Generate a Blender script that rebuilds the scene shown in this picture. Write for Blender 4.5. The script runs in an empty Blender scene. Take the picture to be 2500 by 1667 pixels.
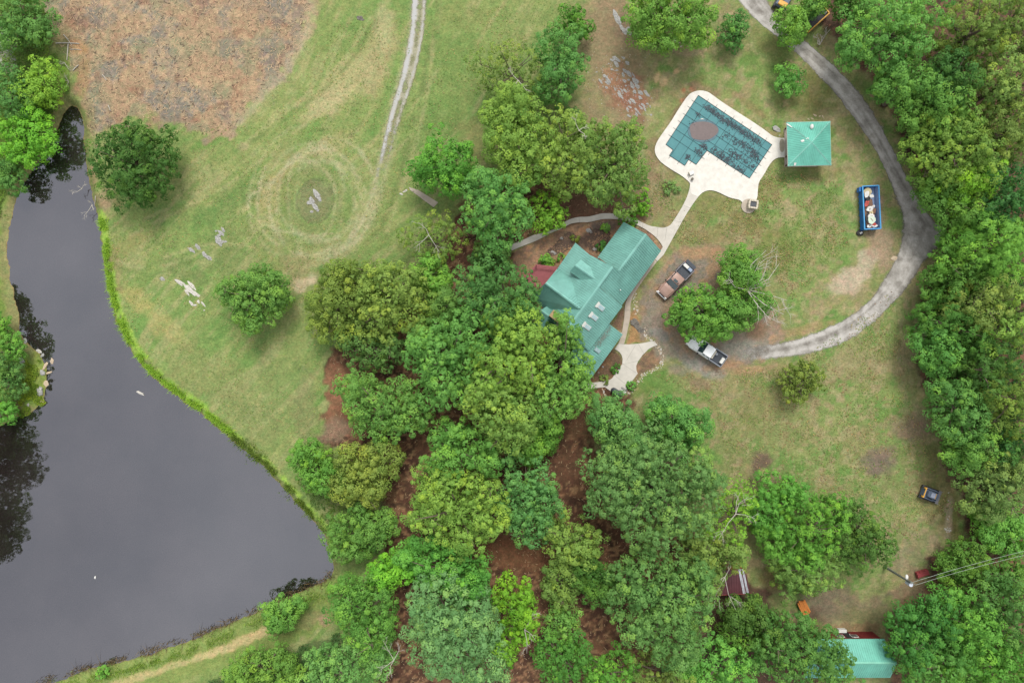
import bpy, bmesh, math, random
import numpy as np
from mathutils import Vector, Matrix

# ------------------------------------------------------------------ camera, sky, sun, exposure
sc = bpy.context.scene
C = sc.collection
S = 0.058            # metres per photo pixel on the ground
H = 96.67            # height of the drone above the ground
cam_d = bpy.data.cameras.new("camera")
cam_d.lens = 24.0
cam_d.sensor_width = 36.0
cam_d.clip_end = 3000.0
cam = bpy.data.objects.new("camera", cam_d)
cam.location = (0, 0, H)
C.objects.link(cam)
sc.camera = cam

SUN_EL, SUN_AZ = 58.0, 8.0
world = bpy.data.worlds.new("World")
sc.world = world
world.use_nodes = True
wn, wl = world.node_tree.nodes, world.node_tree.links
bg = wn["Background"]
sky = wn.new("ShaderNodeTexSky")
sky.sky_type = 'NISHITA'
sky.sun_disc = False
sky.sun_elevation = math.radians(SUN_EL)
sky.sun_rotation = math.radians(SUN_AZ)
sky.dust_density = 3.0
hs = wn.new("ShaderNodeHueSaturation")          # thin cloud cover greys the blue
hs.inputs["Saturation"].default_value = 0.32
wl.new(sky.outputs[0], hs.inputs["Color"])
wtc = wn.new("ShaderNodeTexCoord")
wnz = wn.new("ShaderNodeTexNoise")              # soft structure of the overcast deck
wnz.inputs["Scale"].default_value = 2.2
wnz.inputs["Detail"].default_value = 4
wl.new(wtc.outputs["Generated"], wnz.inputs["Vector"])
wrp = wn.new("ShaderNodeValToRGB")
wrp.color_ramp.elements[0].position, wrp.color_ramp.elements[0].color = 0.3, (2.1, 2.12, 2.3, 1)
wrp.color_ramp.elements[1].position, wrp.color_ramp.elements[1].color = 0.7, (3.7, 3.7, 3.75, 1)
wl.new(wnz.outputs["Fac"], wrp.inputs[0])
wmx = wn.new("ShaderNodeMix")
wmx.data_type = 'RGBA'
wmx.inputs[0].default_value = 0.8
wl.new(hs.outputs[0], wmx.inputs[6])
wl.new(wrp.outputs[0], wmx.inputs[7])
wl.new(wmx.outputs[2], bg.inputs[0])
bg.inputs[1].default_value = 0.15

sun_d = bpy.data.lights.new("sun", 'SUN')
sun_d.energy = 1.5
sun_d.angle = math.radians(20)
sun_d.color = (1.0, 0.96, 0.9)
sun = bpy.data.objects.new("sun", sun_d)
sun.rotation_euler = (-math.radians(90 - SUN_EL), 0, -math.radians(SUN_AZ))
sun.location = (0, 40, 120)
C.objects.link(sun)
sc.view_settings.view_transform = 'Standard'
sc.view_settings.look = 'None'
sc.view_settings.exposure = 1.14
sc.view_settings.gamma = 1.0
sc.cycles.use_denoising = True
sc.cycles.max_bounces = 6
sc.cycles.transparent_max_bounces = 8

# ------------------------------------------------------------------ plotting table: survey frames -> metres
ZM = {'D': (0, 0, 0.9408), '1': (0, 0, 2.8), '2': (830, 0, 2.8), '3': (1660, 0, 2.8), '4': (0, 550, 2.8),
      '5': (830, 550, 2.8), '6': (1660, 550, 2.8), '7': (0, 1107, 2.8), '8': (830, 1107, 2.8), '9': (1660, 1107, 2.8),
      'A': (1280, 520, 6.5333), 'B': (1300, 720, 6.5333), 'P': (1580, 210, 6.5333), 'V': (1880, 270, 9.8),
      'T': (1590, 630, 13.0667), 'U': (1660, 800, 13.0667), 'G': (2060, 440, 11.2), 'K': (2120, 1140, 9.8),
      'X': (1860, 0, 9.8), 'E': (2100, 1340, 9.8), 'S': (1700, 1380, 7.84), 'R': (2000, 1500, 9.388),
      'O': (1430, 110, 7.8417), 'C': (1440, 880, 11.2), 'L': (0, 800, 6.03), 'W': (1700, 380, 10.455)}
DM = 0.06165   # metres per 'D' unit


def N(x, y, z=0.0):
    k = S * (H - z) / H
    return Vector(((x - 1250) * k, -(y - 833.5) * k, z))


def Q(m, x, y, z=0.0):
    x0, y0, k = ZM[m]
    return N(x0 + x / k, y0 + y / k, z)


def lin(r, g, b, f=1.0):
    def c(v):
        v /= 255.0
        return (v / 12.92 if v <= 0.04045 else ((v + 0.055) / 1.055) ** 2.4) * f
    return (c(r), c(g), c(b))


AL = 0.72      # photo tone -> base colour


def al(r, g, b, f=1.0):
    return lin(r, g, b, AL * f)


# ------------------------------------------------------------------ noise in numpy
_rt = np.random.RandomState(11).rand(256, 256)


def vnoise(x, y, s=0):
    x = x + s * 17.31
    y = y + s * 9.73
    ix, iy = np.floor(x).astype(int), np.floor(y).astype(int)
    fx, fy = x - ix, y - iy
    fx, fy = fx * fx * (3 - 2 * fx), fy * fy * (3 - 2 * fy)
    a, b = _rt[ix & 255, iy & 255], _rt[(ix + 1) & 255, iy & 255]
    c, d = _rt[ix & 255, (iy + 1) & 255], _rt[(ix + 1) & 255, (iy + 1) & 255]
    return (a * (1 - fx) + b * fx) * (1 - fy) + (c * (1 - fx) + d * fx) * fy


def fbm(x, y, s=0, o=4):
    t, a, n = 0, 0.5, 0
    for i in range(o):
        t = t + a * vnoise(x * 2 ** i, y * 2 ** i, s + i)
        n += a
        a *= 0.5
    return t / n


def sstep(a, b, x):
    t = np.clip((x - a) / (b - a), 0, 1)
    return t * t * (3 - 2 * t)


def pline_dist(px, py, pts, closed=False, margin=4.5):
    if margin is not None and px.size > 5000:
        q = np.array(pts)
        lo, hi = q.min(0) - margin, q.max(0) + margin
        k = (px > lo[0]) & (px < hi[0]) & (py > lo[1]) & (py < hi[1])
        out = np.full(px.shape, 1e3)
        if k.any():
            out[k] = pline_dist(px[k], py[k], pts, closed, None)
        return out
    d = np.full(px.shape, 1e9)
    n = len(pts)
    for i in range(n if closed else n - 1):
        ax, ay = pts[i]
        bx, by = pts[(i + 1) % n]
        vx, vy = bx - ax, by - ay
        t = np.clip(((px - ax) * vx + (py - ay) * vy) / (vx * vx + vy * vy + 1e-12), 0, 1)
        d = np.minimum(d, np.hypot(px - ax - t * vx, py - ay - t * vy))
    return d


def inside(px, py, pts):
    r = np.zeros(px.shape, bool)
    n = len(pts)
    for i in range(n):
        ax, ay = pts[i]
        bx, by = pts[(i + 1) % n]
        if ay == by:
            continue
        c = ((ay > py) != (by > py)) & (px < (bx - ax) * (py - ay) / (by - ay) + ax)
        r ^= c
    return r


def sdist(px, py, pts, margin=4.5):
    d = pline_dist(px, py, pts, True, margin)
    return np.where(inside(px, py, pts), -d, d)


def W2(m, pts):
    return [tuple(Q(m, *p).xy) for p in pts]


def smooth_poly(pts, it=2, closed=True):
    for _ in range(it):
        o = []
        n = len(pts)
        for i in range(n if closed else n - 1):
            a, b = pts[i], pts[(i + 1) % n]
            o.append((a[0] * .75 + b[0] * .25, a[1] * .75 + b[1] * .25))
            o.append((a[0] * .25 + b[0] * .75, a[1] * .25 + b[1] * .75))
        if not closed:
            o = [pts[0]] + o + [pts[-1]]
        pts = o
    return pts


# ------------------------------------------------------------------ materials
MATS = {}


def nodes_of(name):
    m = bpy.data.materials.new(name)
    m.use_nodes = True
    return m, m.node_tree.nodes, m.node_tree.links, m.node_tree.nodes["Principled BSDF"]


def pm(name, col, rough=0.6, var=0.18, scale=3.0, metal=0.0, bump=0.0, col2=None, spec=0.5, thr=None, detail=5, bscale=None):
    """procedural material: two tones mixed by noise, optional relief"""
    if name in MATS:
        return MATS[name]
    m, n, l, p = nodes_of(name)
    tc = n.new("ShaderNodeTexCoord")
    nz = n.new("ShaderNodeTexNoise")
    nz.inputs["Scale"].default_value = scale
    nz.inputs["Detail"].default_value = detail
    nz.inputs["Roughness"].default_value = 0.65
    l.new(tc.outputs["Object"], nz.inputs["Vector"])
    rp = n.new("ShaderNodeValToRGB")
    a, b = thr or (0.3, 0.7)
    rp.color_ramp.elements[0].position = a
    rp.color_ramp.elements[1].position = b
    c2 = col2 or tuple(min(1, c * (1 + var)) for c in col)
    c1 = col if col2 else tuple(c * (1 - var) for c in col)
    rp.color_ramp.elements[0].color = (*c1, 1)
    rp.color_ramp.elements[1].color = (*c2, 1)
    l.new(nz.outputs["Fac"], rp.inputs[0])
    l.new(rp.outputs[0], p.inputs["Base Color"])
    p.inputs["Roughness"].default_value = rough
    p.inputs["Metallic"].default_value = metal
    p.inputs["Specular IOR Level"].default_value = spec
    if bump:
        bp = n.new("ShaderNodeBump")
        bp.inputs["Strength"].default_value = 0.6
        bp.inputs["Distance"].default_value = bump
        nb = n.new("ShaderNodeTexNoise")
        nb.inputs["Scale"].default_value = bscale or scale * 4
        nb.inputs["Detail"].default_value = 4
        l.new(tc.outputs["Object"], nb.inputs["Vector"])
        l.new(nb.outputs["Fac"], bp.inputs["Height"])
        l.new(bp.outputs[0], p.inputs["Normal"])
    MATS[name] = m
    return m


def leaf_mat(name, transl=0.28):
    m, n, l, p = nodes_of(name)
    oi = n.new("ShaderNodeObjectInfo")
    at = n.new("ShaderNodeAttribute")
    at.attribute_name = "tint"
    rp = n.new("ShaderNodeValToRGB")
    e = rp.color_ramp.elements
    e[0].position, e[0].color = 0.05, (0.56, 0.68, 0.62, 1)
    e[1].position, e[1].color = 0.95, (1.55, 1.32, 0.88, 1)
    md = e.new(0.5)
    md.color = (1, 1, 1, 1)
    l.new(at.outputs["Fac"], rp.inputs[0])
    mx = n.new("ShaderNodeMix")
    mx.data_type = 'RGBA'
    mx.blend_type = 'MULTIPLY'
    mx.inputs[0].default_value = 1.0
    l.new(oi.outputs["Color"], mx.inputs[6])
    l.new(rp.outputs[0], mx.inputs[7])
    l.new(mx.outputs[2], p.inputs["Base Color"])
    p.inputs["Roughness"].default_value = 0.6
    p.inputs["Specular IOR Level"].default_value = 0.16
    tr = n.new("ShaderNodeBsdfTranslucent")
    l.new(mx.outputs[2], tr.inputs[0])
    ms = n.new("ShaderNodeMixShader")
    ms.inputs[0].default_value = transl
    l.new(p.outputs[0], ms.inputs[1])
    l.new(tr.outputs[0], ms.inputs[2])
    l.new(ms.outputs[0], n["Material Output"].inputs["Surface"])
    MATS[name] = m
    return m


# ------------------------------------------------------------------ mesh helpers
class MB:
    def __init__(self):
        self.v, self.f = [], []

    def add(self, vs, fs):
        o = len(self.v)
        self.v += [tuple(p) for p in vs]
        self.f += [tuple(i + o for i in f) for f in fs]
        return self

    def box(self, c, s, rot=None, taper=(1, 1)):
        x, y, z = s[0] / 2, s[1] / 2, s[2] / 2
        tx, ty = taper
        vs = [Vector(p) for p in ((-x, -y, -z), (x, -y, -z), (x, y, -z), (-x, y, -z),
                                  (-x * tx, -y * ty, z), (x * tx, -y * ty, z), (x * tx, y * ty, z), (-x * tx, y * ty, z))]
        if rot is not None:
            vs = [rot @ p for p in vs]
        c = Vector(c)
        return self.add([p + c for p in vs], [(3, 2, 1, 0), (4, 5, 6, 7), (0, 1, 5, 4), (1, 2, 6, 5), (2, 3, 7, 6), (3, 0, 4, 7)])

    def prism(self, poly, z0, z1, bottom=True):
        n = len(poly)
        a = sum(poly[i][0] * poly[(i + 1) % n][1] - poly[(i + 1) % n][0] * poly[i][1] for i in range(n))
        if a < 0:
            poly = poly[::-1]
        vs = [(p[0], p[1], z0) for p in poly] + [(p[0], p[1], z1) for p in poly]
        fs = [tuple(range(n, 2 * n))] + [(i, (i + 1) % n, n + (i + 1) % n, n + i) for i in range(n)]
        if bottom:
            fs.append(tuple(range(n - 1, -1, -1)))
        return self.add(vs, fs)

    def slab(self, pts, t):
        """3-D polygon with thickness t straight down"""
        n = len(pts)
        a = sum(pts[i][0] * pts[(i + 1) % n][1] - pts[(i + 1) % n][0] * pts[i][1] for i in range(n))
        if a < 0:
            pts = pts[::-1]
        vs = [tuple(p) for p in pts] + [(p[0], p[1], p[2] - t) for p in pts]
        fs = [tuple(range(n)), tuple(range(2 * n - 1, n - 1, -1))] + [(i, n + i, n + (i + 1) % n, (i + 1) % n) for i in range(n)]
        return self.add(vs, fs)

    def tube(self, path, radii, sides=6, cap=True):
        path = [Vector(p) for p in path]
        vs, fs = [], []
        up = Vector((0.31, 0.17, 0.93))
        for i, p in enumerate(path):
            d = (path[min(i + 1, len(path) - 1)] - path[max(i - 1, 0)])
            if d.length < 1e-6:
                d = Vector((0, 0, 1))
            d.normalize()
            a = d.cross(up)
            if a.length < 0.05:
                a = d.cross(Vector((1, 0, 0)))
            a.normalize()
            b = d.cross(a)
            r = radii[i] if hasattr(radii, '__len__') else radii
            for k in range(sides):
                t = 2 * math.pi * k / sides
                vs.append(p + a * (math.cos(t) * r) + b * (math.sin(t) * r))
        for i in range(len(path) - 1):
            for k in range(sides):
                k2 = (k + 1) % sides
                fs.append((i * sides + k, i * sides + k2, (i + 1) * sides + k2, (i + 1) * sides + k))
        if cap:
            fs.append(tuple(range(sides - 1, -1, -1)))
            fs.append(tuple(range((len(path) - 1) * sides, len(path) * sides)))
        return self.add(vs, fs)

    def loft(self, rings):
        """closed rings of equal count, capped"""
        n = len(rings[0])
        vs = [p for r in rings for p in r]
        fs = []
        for i in range(len(rings) - 1):
            for k in range(n):
                k2 = (k + 1) % n
                fs.append((i * n + k, i * n + k2, (i + 1) * n + k2, (i + 1) * n + k))
        fs.append(tuple(range(n - 1, -1, -1)))
        fs.append(tuple(range((len(rings) - 1) * n, len(rings) * n)))
        return self.add(vs, fs)

    def mesh(self, name, off=None):
        me = bpy.data.meshes.new(name)
        vs = self.v if off is None else [(p[0] - off[0], p[1] - off[1], p[2] - off[2]) for p in self.v]
        me.from_pydata(vs, [], self.f)
        me.update()
        return me

    def build(self, name, mat, parent=None, local=True, bevel=0, smooth=False):
        """local=False: vertices are world coordinates, the parent only translates"""
        off = None
        if parent is not None and not local:
            off = world_loc(parent)
        me = self.mesh(name, off)
        if bevel or smooth:
            bm = bmesh.new()
            bm.from_mesh(me)
            bmesh.ops.recalc_face_normals(bm, faces=bm.faces)
            if bevel:
                bmesh.ops.bevel(bm, geom=bm.edges[:], offset=bevel, segments=2, affect='EDGES', profile=0.6, clamp_overlap=True)
            bm.to_mesh(me)
            bm.free()
            if smooth:
                me.polygons.foreach_set("use_smooth", [True] * len(me.polygons))
        me.materials.append(mat)
        o = bpy.data.objects.new(name, me)
        C.objects.link(o)
        if parent is not None:
            o.parent = parent
        return o


def world_loc(o):
    v = Vector((0, 0, 0))
    while o is not None:
        v = v + o.location
        o = o.parent
    return v


def tag(o, label, cat, group=None, kind=None):
    if label:
        o["label"] = label
    if cat:
        o["category"] = cat
    if group:
        o["group"] = group
    if kind:
        o["kind"] = kind
    return o


def thing(name, label, cat, loc=(0, 0, 0), rotz=0.0, group=None):
    o = bpy.data.objects.new(name, None)
    o.empty_display_size = 0.5
    o.location = loc
    o.rotation_euler = (0, 0, rotz)
    C.objects.link(o)
    return tag(o, label, cat, group)


def struct(o):
    o["kind"] = "structure"
    return o


def np_mesh(name, verts, faces, mat, k=3):
    """fast mesh from numpy arrays; faces (n,k)"""
    me = bpy.data.meshes.new(name)
    nv, nf = len(verts), len(faces)
    me.vertices.add(nv)
    me.vertices.foreach_set("co", np.ascontiguousarray(verts, dtype=np.float32).ravel())
    me.loops.add(nf * k)
    me.loops.foreach_set("vertex_index", np.ascontiguousarray(faces, dtype=np.int32).ravel())
    me.polygons.add(nf)
    me.polygons.foreach_set("loop_start", np.arange(0, nf * k, k, dtype=np.int32))
    me.polygons.foreach_set("loop_total", np.full(nf, k, dtype=np.int32))
    me.update(calc_edges=True)
    me.materials.append(mat)
    return me


def face_attr(me, name, arr):
    a = me.attributes.new(name, 'FLOAT', 'FACE')
    a.data.foreach_set("value", np.ascontiguousarray(arr, dtype=np.float32))


def unit(a):
    return a / np.maximum(np.linalg.norm(a, axis=-1, keepdims=True), 1e-9)


def leaf_tris(pos, nrm, L, Wd, rng):
    """one small triangle per leaf; pos,nrm (n,3), L,Wd arrays"""
    n = len(pos)
    r = rng.normal(size=(n, 3))
    t1 = unit(np.cross(nrm, r))
    t2 = np.cross(nrm, t1)
    L = np.asarray(L).reshape(-1, 1)
    Wd = np.asarray(Wd).reshape(-1, 1)
    v = np.empty((n, 3, 3))
    v[:, 0] = pos + t1 * L
    v[:, 1] = pos - t1 * L * 0.55 + t2 * Wd
    v[:, 2] = pos - t1 * L * 0.55 - t2 * Wd
    return v.reshape(-1, 3)

# ================================================================== THE SETTING
WATER_Z = -0.45
pond = W2('D', [(160, 242), (178, 250), (188, 300), (194, 380), (204, 440), (221, 500), (233, 590), (240, 650), (257, 720), (284, 790),
                (330, 850), (390, 903), (455, 948), (520, 1003), (600, 1068), (650, 1122), (700, 1178), (735, 1218), (757, 1270),
                (765, 1308), (752, 1335), (700, 1356), (640, 1377), (580, 1410), (500, 1446), (420, 1477), (330, 1507), (230, 1532),
                (140, 1560), (60, 1600), (-60, 1620), (-110, 1500), (-75, 1300), (-70, 1100), (-40, 1005), (0, 976), (28, 962), (76, 943), (97, 915),
                (104, 888), (106, 862), (98, 828), (72, 797), (46, 777), (36, 732), (30, 690), (20, 640), (15, 600), (11, 560),
                (15, 520), (29, 470), (45, 430), (70, 390), (98, 350), (122, 312), (136, 275), (146, 246)])
pond = smooth_poly(pond, 1)


def axis(lo, hi, st):
    a = np.arange(lo, hi + st * .5, st)
    out, d, x = [], st, hi
    while x < 900:
        d *= 1.35
        x += d
        out.append(x)
    out = np.array(out)
    return np.concatenate([-(out[::-1]) + (lo + hi), a, out])


gx, gy = axis(-80, 80, 0.25), axis(-56, 56, 0.25)
GX, GY = np.meshgrid(gx, gy)
shape = GX.shape
X, Y = GX.ravel(), GY.ravel()
PX, PY = X / DM + 1176, -Y / DM + 784.2      # D units
wob = (fbm(X / 1.6, Y / 1.6, 3) - .5) * 1.3 + (fbm(X / .5, Y / .5, 4, 2) - .5) * .5
sd = sdist(X, Y, pond, 20) + wob * 0.55
Z = np.where(sd > 0, WATER_Z + 0.45 * sstep(0, 1.1, sd) + 0.0 * sd, WATER_Z - 1.3 * sstep(0, 9, -sd) - 0.02)
Z = Z + (fbm(X / 5, Y / 5, 8, 3) - .5) * 0.10 * sstep(1, 5, sd) * 0.5

# ---- colours of the ground cover, sRGB tones of the photo
f1 = fbm(X / 10, Y / 10, 1)
f2 = fbm(X / 3.2, Y / 3.2, 2)
f3 = fbm(X / 1.0, Y / 1.0, 5, 3)
f4 = fbm(X / 0.45, Y / 0.45, 6, 2)
an = math.radians(52)
ua, va = X * math.cos(an) + Y * math.sin(an), -X * math.sin(an) + Y * math.cos(an)
warp = (fbm(X / 22, Y / 22, 9, 2) - .5) * 7
st1 = fbm((va + warp) / 0.7, ua / 7, 10, 4) * .6 + f2 * .25 + f3 * .15
st2 = fbm((va + warp) / 2.6, ua / 14, 12, 4)
col = np.zeros((X.size, 3))


def mixc(mask, rgb, f=1.0):
    global col
    c = np.array(al(*rgb, f))
    m = np.clip(mask, 0, 1)[:, None]
    col = col * (1 - m) + c * m


def blob(x, y, rx, ry, ang, rgb, k=1.0, soft=0.5, nz=0.8, seed=0):
    a = math.radians(ang)
    dx, dy = PX - x, PY - y
    u = (dx * math.cos(a) + dy * math.sin(a)) / rx
    v = (-dx * math.sin(a) + dy * math.cos(a)) / ry
    d = np.hypot(u, v) + (f3 - .5) * nz * 1.3 + (f2 - .5) * nz * .7
    mixc(sstep(1 + soft * .5, 1 - soft * .5 - .2, d) * k, rgb)


def poly_mask(pts, soft=0.8, nz=1.6):
    return sstep(soft, -soft, sdist(X, Y, pts) + ((f3 - .5) * 2 + (f2 - .5)) * nz)


right = sstep(1180, 1420, PX + (f1 - .5) * 160)
mixc(np.ones(X.size), (126, 146, 80))
mixc(sstep(.42, .66, f2 * .5 + st2 * .5) * .75, (100, 142, 66), 1)
mixc(sstep(.42, .62, st1 * .6 + f1 * .4) * .55 * (1 - right), (150, 152, 96))
mixc(sstep(.52, .66, st1) * .4, (164, 158, 114))
mixc(right * .35, (130, 144, 84))
mixc(right * sstep(.46, .64, f2 * .6 + f3 * .4) * .45, (150, 138, 98))
mixc(right * sstep(.50, .66, fbm(X / 2.1, Y / 2.1, 31)) * .7, (98, 140, 62))
mixc(right * sstep(.56, .68, fbm(X / 1.3, Y / 1.3, 33)) * .65, (158, 138, 104))
mixc(right * sstep(.50, .64, fbm(X / 6.0, Y / 6.0, 35, 4)) * .45, (146, 132, 94))
mixc(right * sstep(.58, .66, fbm(X / .8, Y / .8, 36, 3)) * .5, (168, 154, 116))

# dry and straw patches of the west field
for b in [(800, 190, 120, 45, -38, (172, 163, 116), .75), (745, 240, 70, 26, -30, (178, 168, 122), .65), (690, 390, 110, 34, -35, (158, 148, 98), .5),
          (870, 130, 34, 90, 12, (168, 158, 112), .6), (770, 330, 60, 26, -20, (160, 152, 104), .5), (630, 430, 34, 70, 20, (166, 150, 100), .55),
          (320, 690, 60, 22, 35, (172, 160, 98), .55), (380, 750, 70, 26, 40, (168, 158, 100), .5), (300, 560, 60, 18, -30, (150, 138, 90), .5),
          (260, 640, 22, 60, 0, (140, 128, 86), .6), (420, 620, 60, 24, 25, (112, 126, 76), .5), (520, 470, 110, 26, -32, (104, 132, 70), .6),
          (490, 320, 50, 18, -20, (98, 140, 62), .7), (560, 240, 60, 20, -48, (104, 142, 66), .7), (690, 600, 44, 22, 10, (152, 138, 100), .5),
          (480, 860, 120, 60, 30, (140, 142, 90), .5), (560, 950, 90, 50, 40, (128, 138, 84), .5), (640, 900, 60, 90, 0, (126, 142, 84), .4),
          (700, 930, 26, 90, 0, (132, 132, 90), .5), (300, 800, 24, 90, -35, (140, 132, 92), .6), (1040, 130, 70, 60, 0, (104, 136, 66), .45),
          (1010, 260, 50, 60, 0, (100, 134, 64), .5), (1060, 40, 70, 26, 0, (130, 138, 80), .5), (1080, 320, 40, 50, 20, (138, 128, 84), .5),
          (690, 640, 50, 30, 0, (150, 140, 98), .6), (530, 580, 60, 60, 0, (120, 132, 80), .5), (880, 60, 20, 60, 0, (170, 166, 122), .6)]:
    blob(*b[:7])
# turning circle in the field
cx, cy = 725, 462
dxn, dyn = (PX - cx), (PY - cy)
rot = math.radians(12)
e = np.hypot((dxn * math.cos(rot) + dyn * math.sin(rot)) / 128, (-dxn * math.sin(rot) + dyn * math.cos(rot)) / 152)
e = e + (f2 - .5) * .06
ringm = sstep(.68, .78, e) * sstep(1.06, .98, e)
rings = fbm(e * 42, np.arctan2(dyn, dxn) * 2.2, 22, 3)
angf = sstep(-.9, .3, np.cos(np.arctan2(dyn, dxn) - 2.6)) * .6 + .4
mixc(sstep(.74, .62, e) * .6, (110, 140, 72))
rtk = random.Random(12)
for k in range(26):
    ax_, ay_ = rtk.uniform(58, 150), rtk.uniform(70, 168)
    ox_, oy_ = rtk.gauss(0, 12), rtk.gauss(0, 12)
    a0 = rtk.uniform(0, math.tau)
    sp_ = rtk.uniform(1.6, 4.4)
    pts = [(cx + ox_ + ax_ * (1 + .05 * math.sin(3 * t + k)) * math.cos(t), cy + oy_ + ay_ * math.sin(t)) for t in [a0 + sp_ * j / 26 for j in range(27)]]
    dl = pline_dist(X, Y, W2('D', pts)) + (f3 - .5) * .5
    lite = k % 4 != 3
    mixc(np.exp(-(dl / rtk.uniform(.16, .34)) ** 2) * (rtk.uniform(.2, .6) if lite else .4) * sstep(.36, .56, fbm(X / 1.7, Y / 1.7, 60 + k, 3) + .06), (182, 176, 140) if lite else (112, 128, 70))
mixc(ringm * angf * .14, (150, 150, 104))
for pts in [[(760, 600), (700, 615), (620, 640), (540, 650)], [(750, 588), (660, 590), (560, 560), (470, 560), (380, 590)], [(860, 430), (820, 540), (760, 630), (730, 700)], [(868, 440), (836, 545), (776, 640), (742, 720)], [(610, 470), (600, 400), (640, 330), (720, 270), (800, 200)],
            [(500, 560), (420, 600), (330, 620), (270, 600)], [(505, 575), (425, 612), (335, 636), (275, 616)], [(560, 330), (640, 270), (720, 210), (800, 130), (850, 40)], [(545, 345), (640, 285), (730, 220), (812, 140), (864, 40)], [(300, 520), (400, 470), (500, 420), (600, 340)], [(300, 540), (410, 485), (520, 430), (620, 350)],
            [(985, 60), (980, 160), (960, 260), (930, 380), (880, 520)], [(996, 60), (990, 170), (970, 270), (940, 390), (890, 530)]]:
    dl = pline_dist(X, Y, smooth_poly(W2('D', pts), 2, False)) + (f3 - .5) * .5
    mixc(np.exp(-(dl / .26) ** 2) * .5 * sstep(.36, .56, fbm(X / 2.2, Y / 2.2, len(pts) + int(pts[0][0]), 3) + .05), (170, 164, 118) if int(pts[0][0]) % 2 == 0 else (104, 126, 68))
mixc(sstep(.56, .5, e) * sstep(.36, .42, e) * .4, (136, 140, 90))
mixc(sstep(.34, .28, e + (f3 - .5) * .1) * .8, (124, 126, 88))
mixc(np.exp(-((e - .33) / .018) ** 2) * .6, (104, 104, 78))
mixc(sstep(.14, .06, e + (f3 - .5) * .1) * .7, (128, 122, 104))
# lane that leaves the circle and runs north, second faint tyre track beside it
for off, w, rgb, k in [(-3, 8, (178, 172, 140), .65), (15, 8, (166, 164, 126), .6), (48, 3, (116, 124, 74), .5), (58, 3, (150, 148, 100), .4)]:
    ln = smooth_poly(W2('D', [(958 + off, -40), (952 + off, 60), (934 + off, 140), (908 + off, 230), (893 + off, 300), (878 + off, 370), (862 + off, 430), (846 + off, 490), (812 + off, 550), (756, 596)]), 2, False)
    d = pline_dist(X, Y, ln) + (f3 - .5) * .9
    mixc(np.exp(-(d / (w * DM)) ** 2) * k * sstep(.3, .5, f3 + .1), rgb)

# brown cleared patch, north-west
clr = W2('D', [(95, -60), (718, -60), (714, 40), (700, 92), (660, 150), (603, 215), (562, 262), (532, 302), (474, 312), (432, 292),
               (400, 272), (350, 277), (300, 262), (252, 292), (214, 322), (200, 284), (190, 232), (178, 168), (138, 122), (108, 50)])
cm = poly_mask(clr, 1.0, 2.0)
mixc(cm, (168, 138, 108))
mixc(cm * sstep(.48, .60, fbm(X / 3.4, Y / 3.4, 41, 4)), (140, 130, 120))
mixc(cm * sstep(.50, .62, fbm(X / 1.5, Y / 1.5, 42, 4)) * .6, (170, 144, 112))
mixc(cm * sstep(.56, .66, fbm(X / 2.0, Y / 2.0, 43, 4)) * .6, (150, 108, 84))
mixc(cm * sstep(.55, .66, fbm(X / 3.0, Y / 3.0, 44, 4)) * .7, (142, 140, 110))
mixc(cm * sstep(.54, .66, fbm(X / 4.5, Y / 4.5, 45, 4)) * .6, (128, 122, 116))
mixc(cm * sstep(.57, .64, f4 * .5 + f3 * .5) * .5, (186, 156, 118))
rim = pline_dist(X, Y, W2('D', [(712, -20), (708, 60), (690, 110), (650, 172), (600, 226), (552, 280)])) + (f3 - .5) * 1.0
mixc(np.exp(-(rim / .8) ** 2) * .6, (176, 162, 132))
for b in [(200, 420, 22, 60, 0, (172, 134, 102), .8), (235, 470, 36, 30, 20, (160, 132, 102), .8), (205, 280, 18, 60, 0, (150, 136, 86), .6), (190, 180, 20, 60, 0, (168, 130, 84), .7),
          (175, 110, 26, 20, 0, (184, 140, 90), .6), (520, 300, 26, 14, 40, (180, 150, 120), .5), (560, 335, 16, 12, 0, (176, 158, 122), .5),
          (700, 648, 30, 14, -15, (188, 172, 136), .9), (690, 660, 14, 12, 0, (192, 176, 140), .8), (715, 640, 12, 18, 0, (196, 180, 146), .8)]:
    blob(*b[:7])

# leaf litter and mulch under the groves
grove = W2('D', [(752, 836), (770, 800), (900, 740), (985, 690), (1020, 600), (1035, 520), (1080, 440), (1230, 400), (1330, 425), (1460, 440), (1478, 500), (1430, 520),
                 (1300, 520), (1180, 570), (1230, 640), (1260, 760), (1350, 880), (1440, 905), (1450, 935), (1400, 960), (1350, 1010), (1420, 1100), (1600, 1250), (1650, 1330), (1720, 1440), (1800, 1640),
                 (860, 1640), (900, 1440), (870, 1330), (900, 1180), (830, 1080), (745, 1002)])
gm = poly_mask(grove, .5, 1.2)
mixc(gm, (98, 66, 50))  # mulch brown darkened, tree shade is put into the colour
mixc(gm * sstep(.46, .6, fbm(X / 2.2, Y / 2.2, 51, 4)), (80, 54, 42))
mixc(gm * sstep(.52, .64, fbm(X / .9, Y / .9, 52, 3)) * .8, (124, 86, 60))
mixc(gm * sstep(.58, .66, f4) * .6, (164, 122, 84))
west = W2('D', [(752, 838), (775, 815), (820, 900), (830, 1010), (748, 1002)])
mixc(poly_mask(west, .3, .8) * .8, (152, 104, 74))
for b in [(1350, 980, 60, 34, 0, (128, 92, 62), .8), (1310, 1060, 40, 50, 0, (106, 72, 52), .9), (1170, 1270, 90, 46, 10, (132, 86, 56), .8), (770, 990, 40, 26, 0, (150, 124, 104), .7)]:
    blob(*b[:7])
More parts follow.
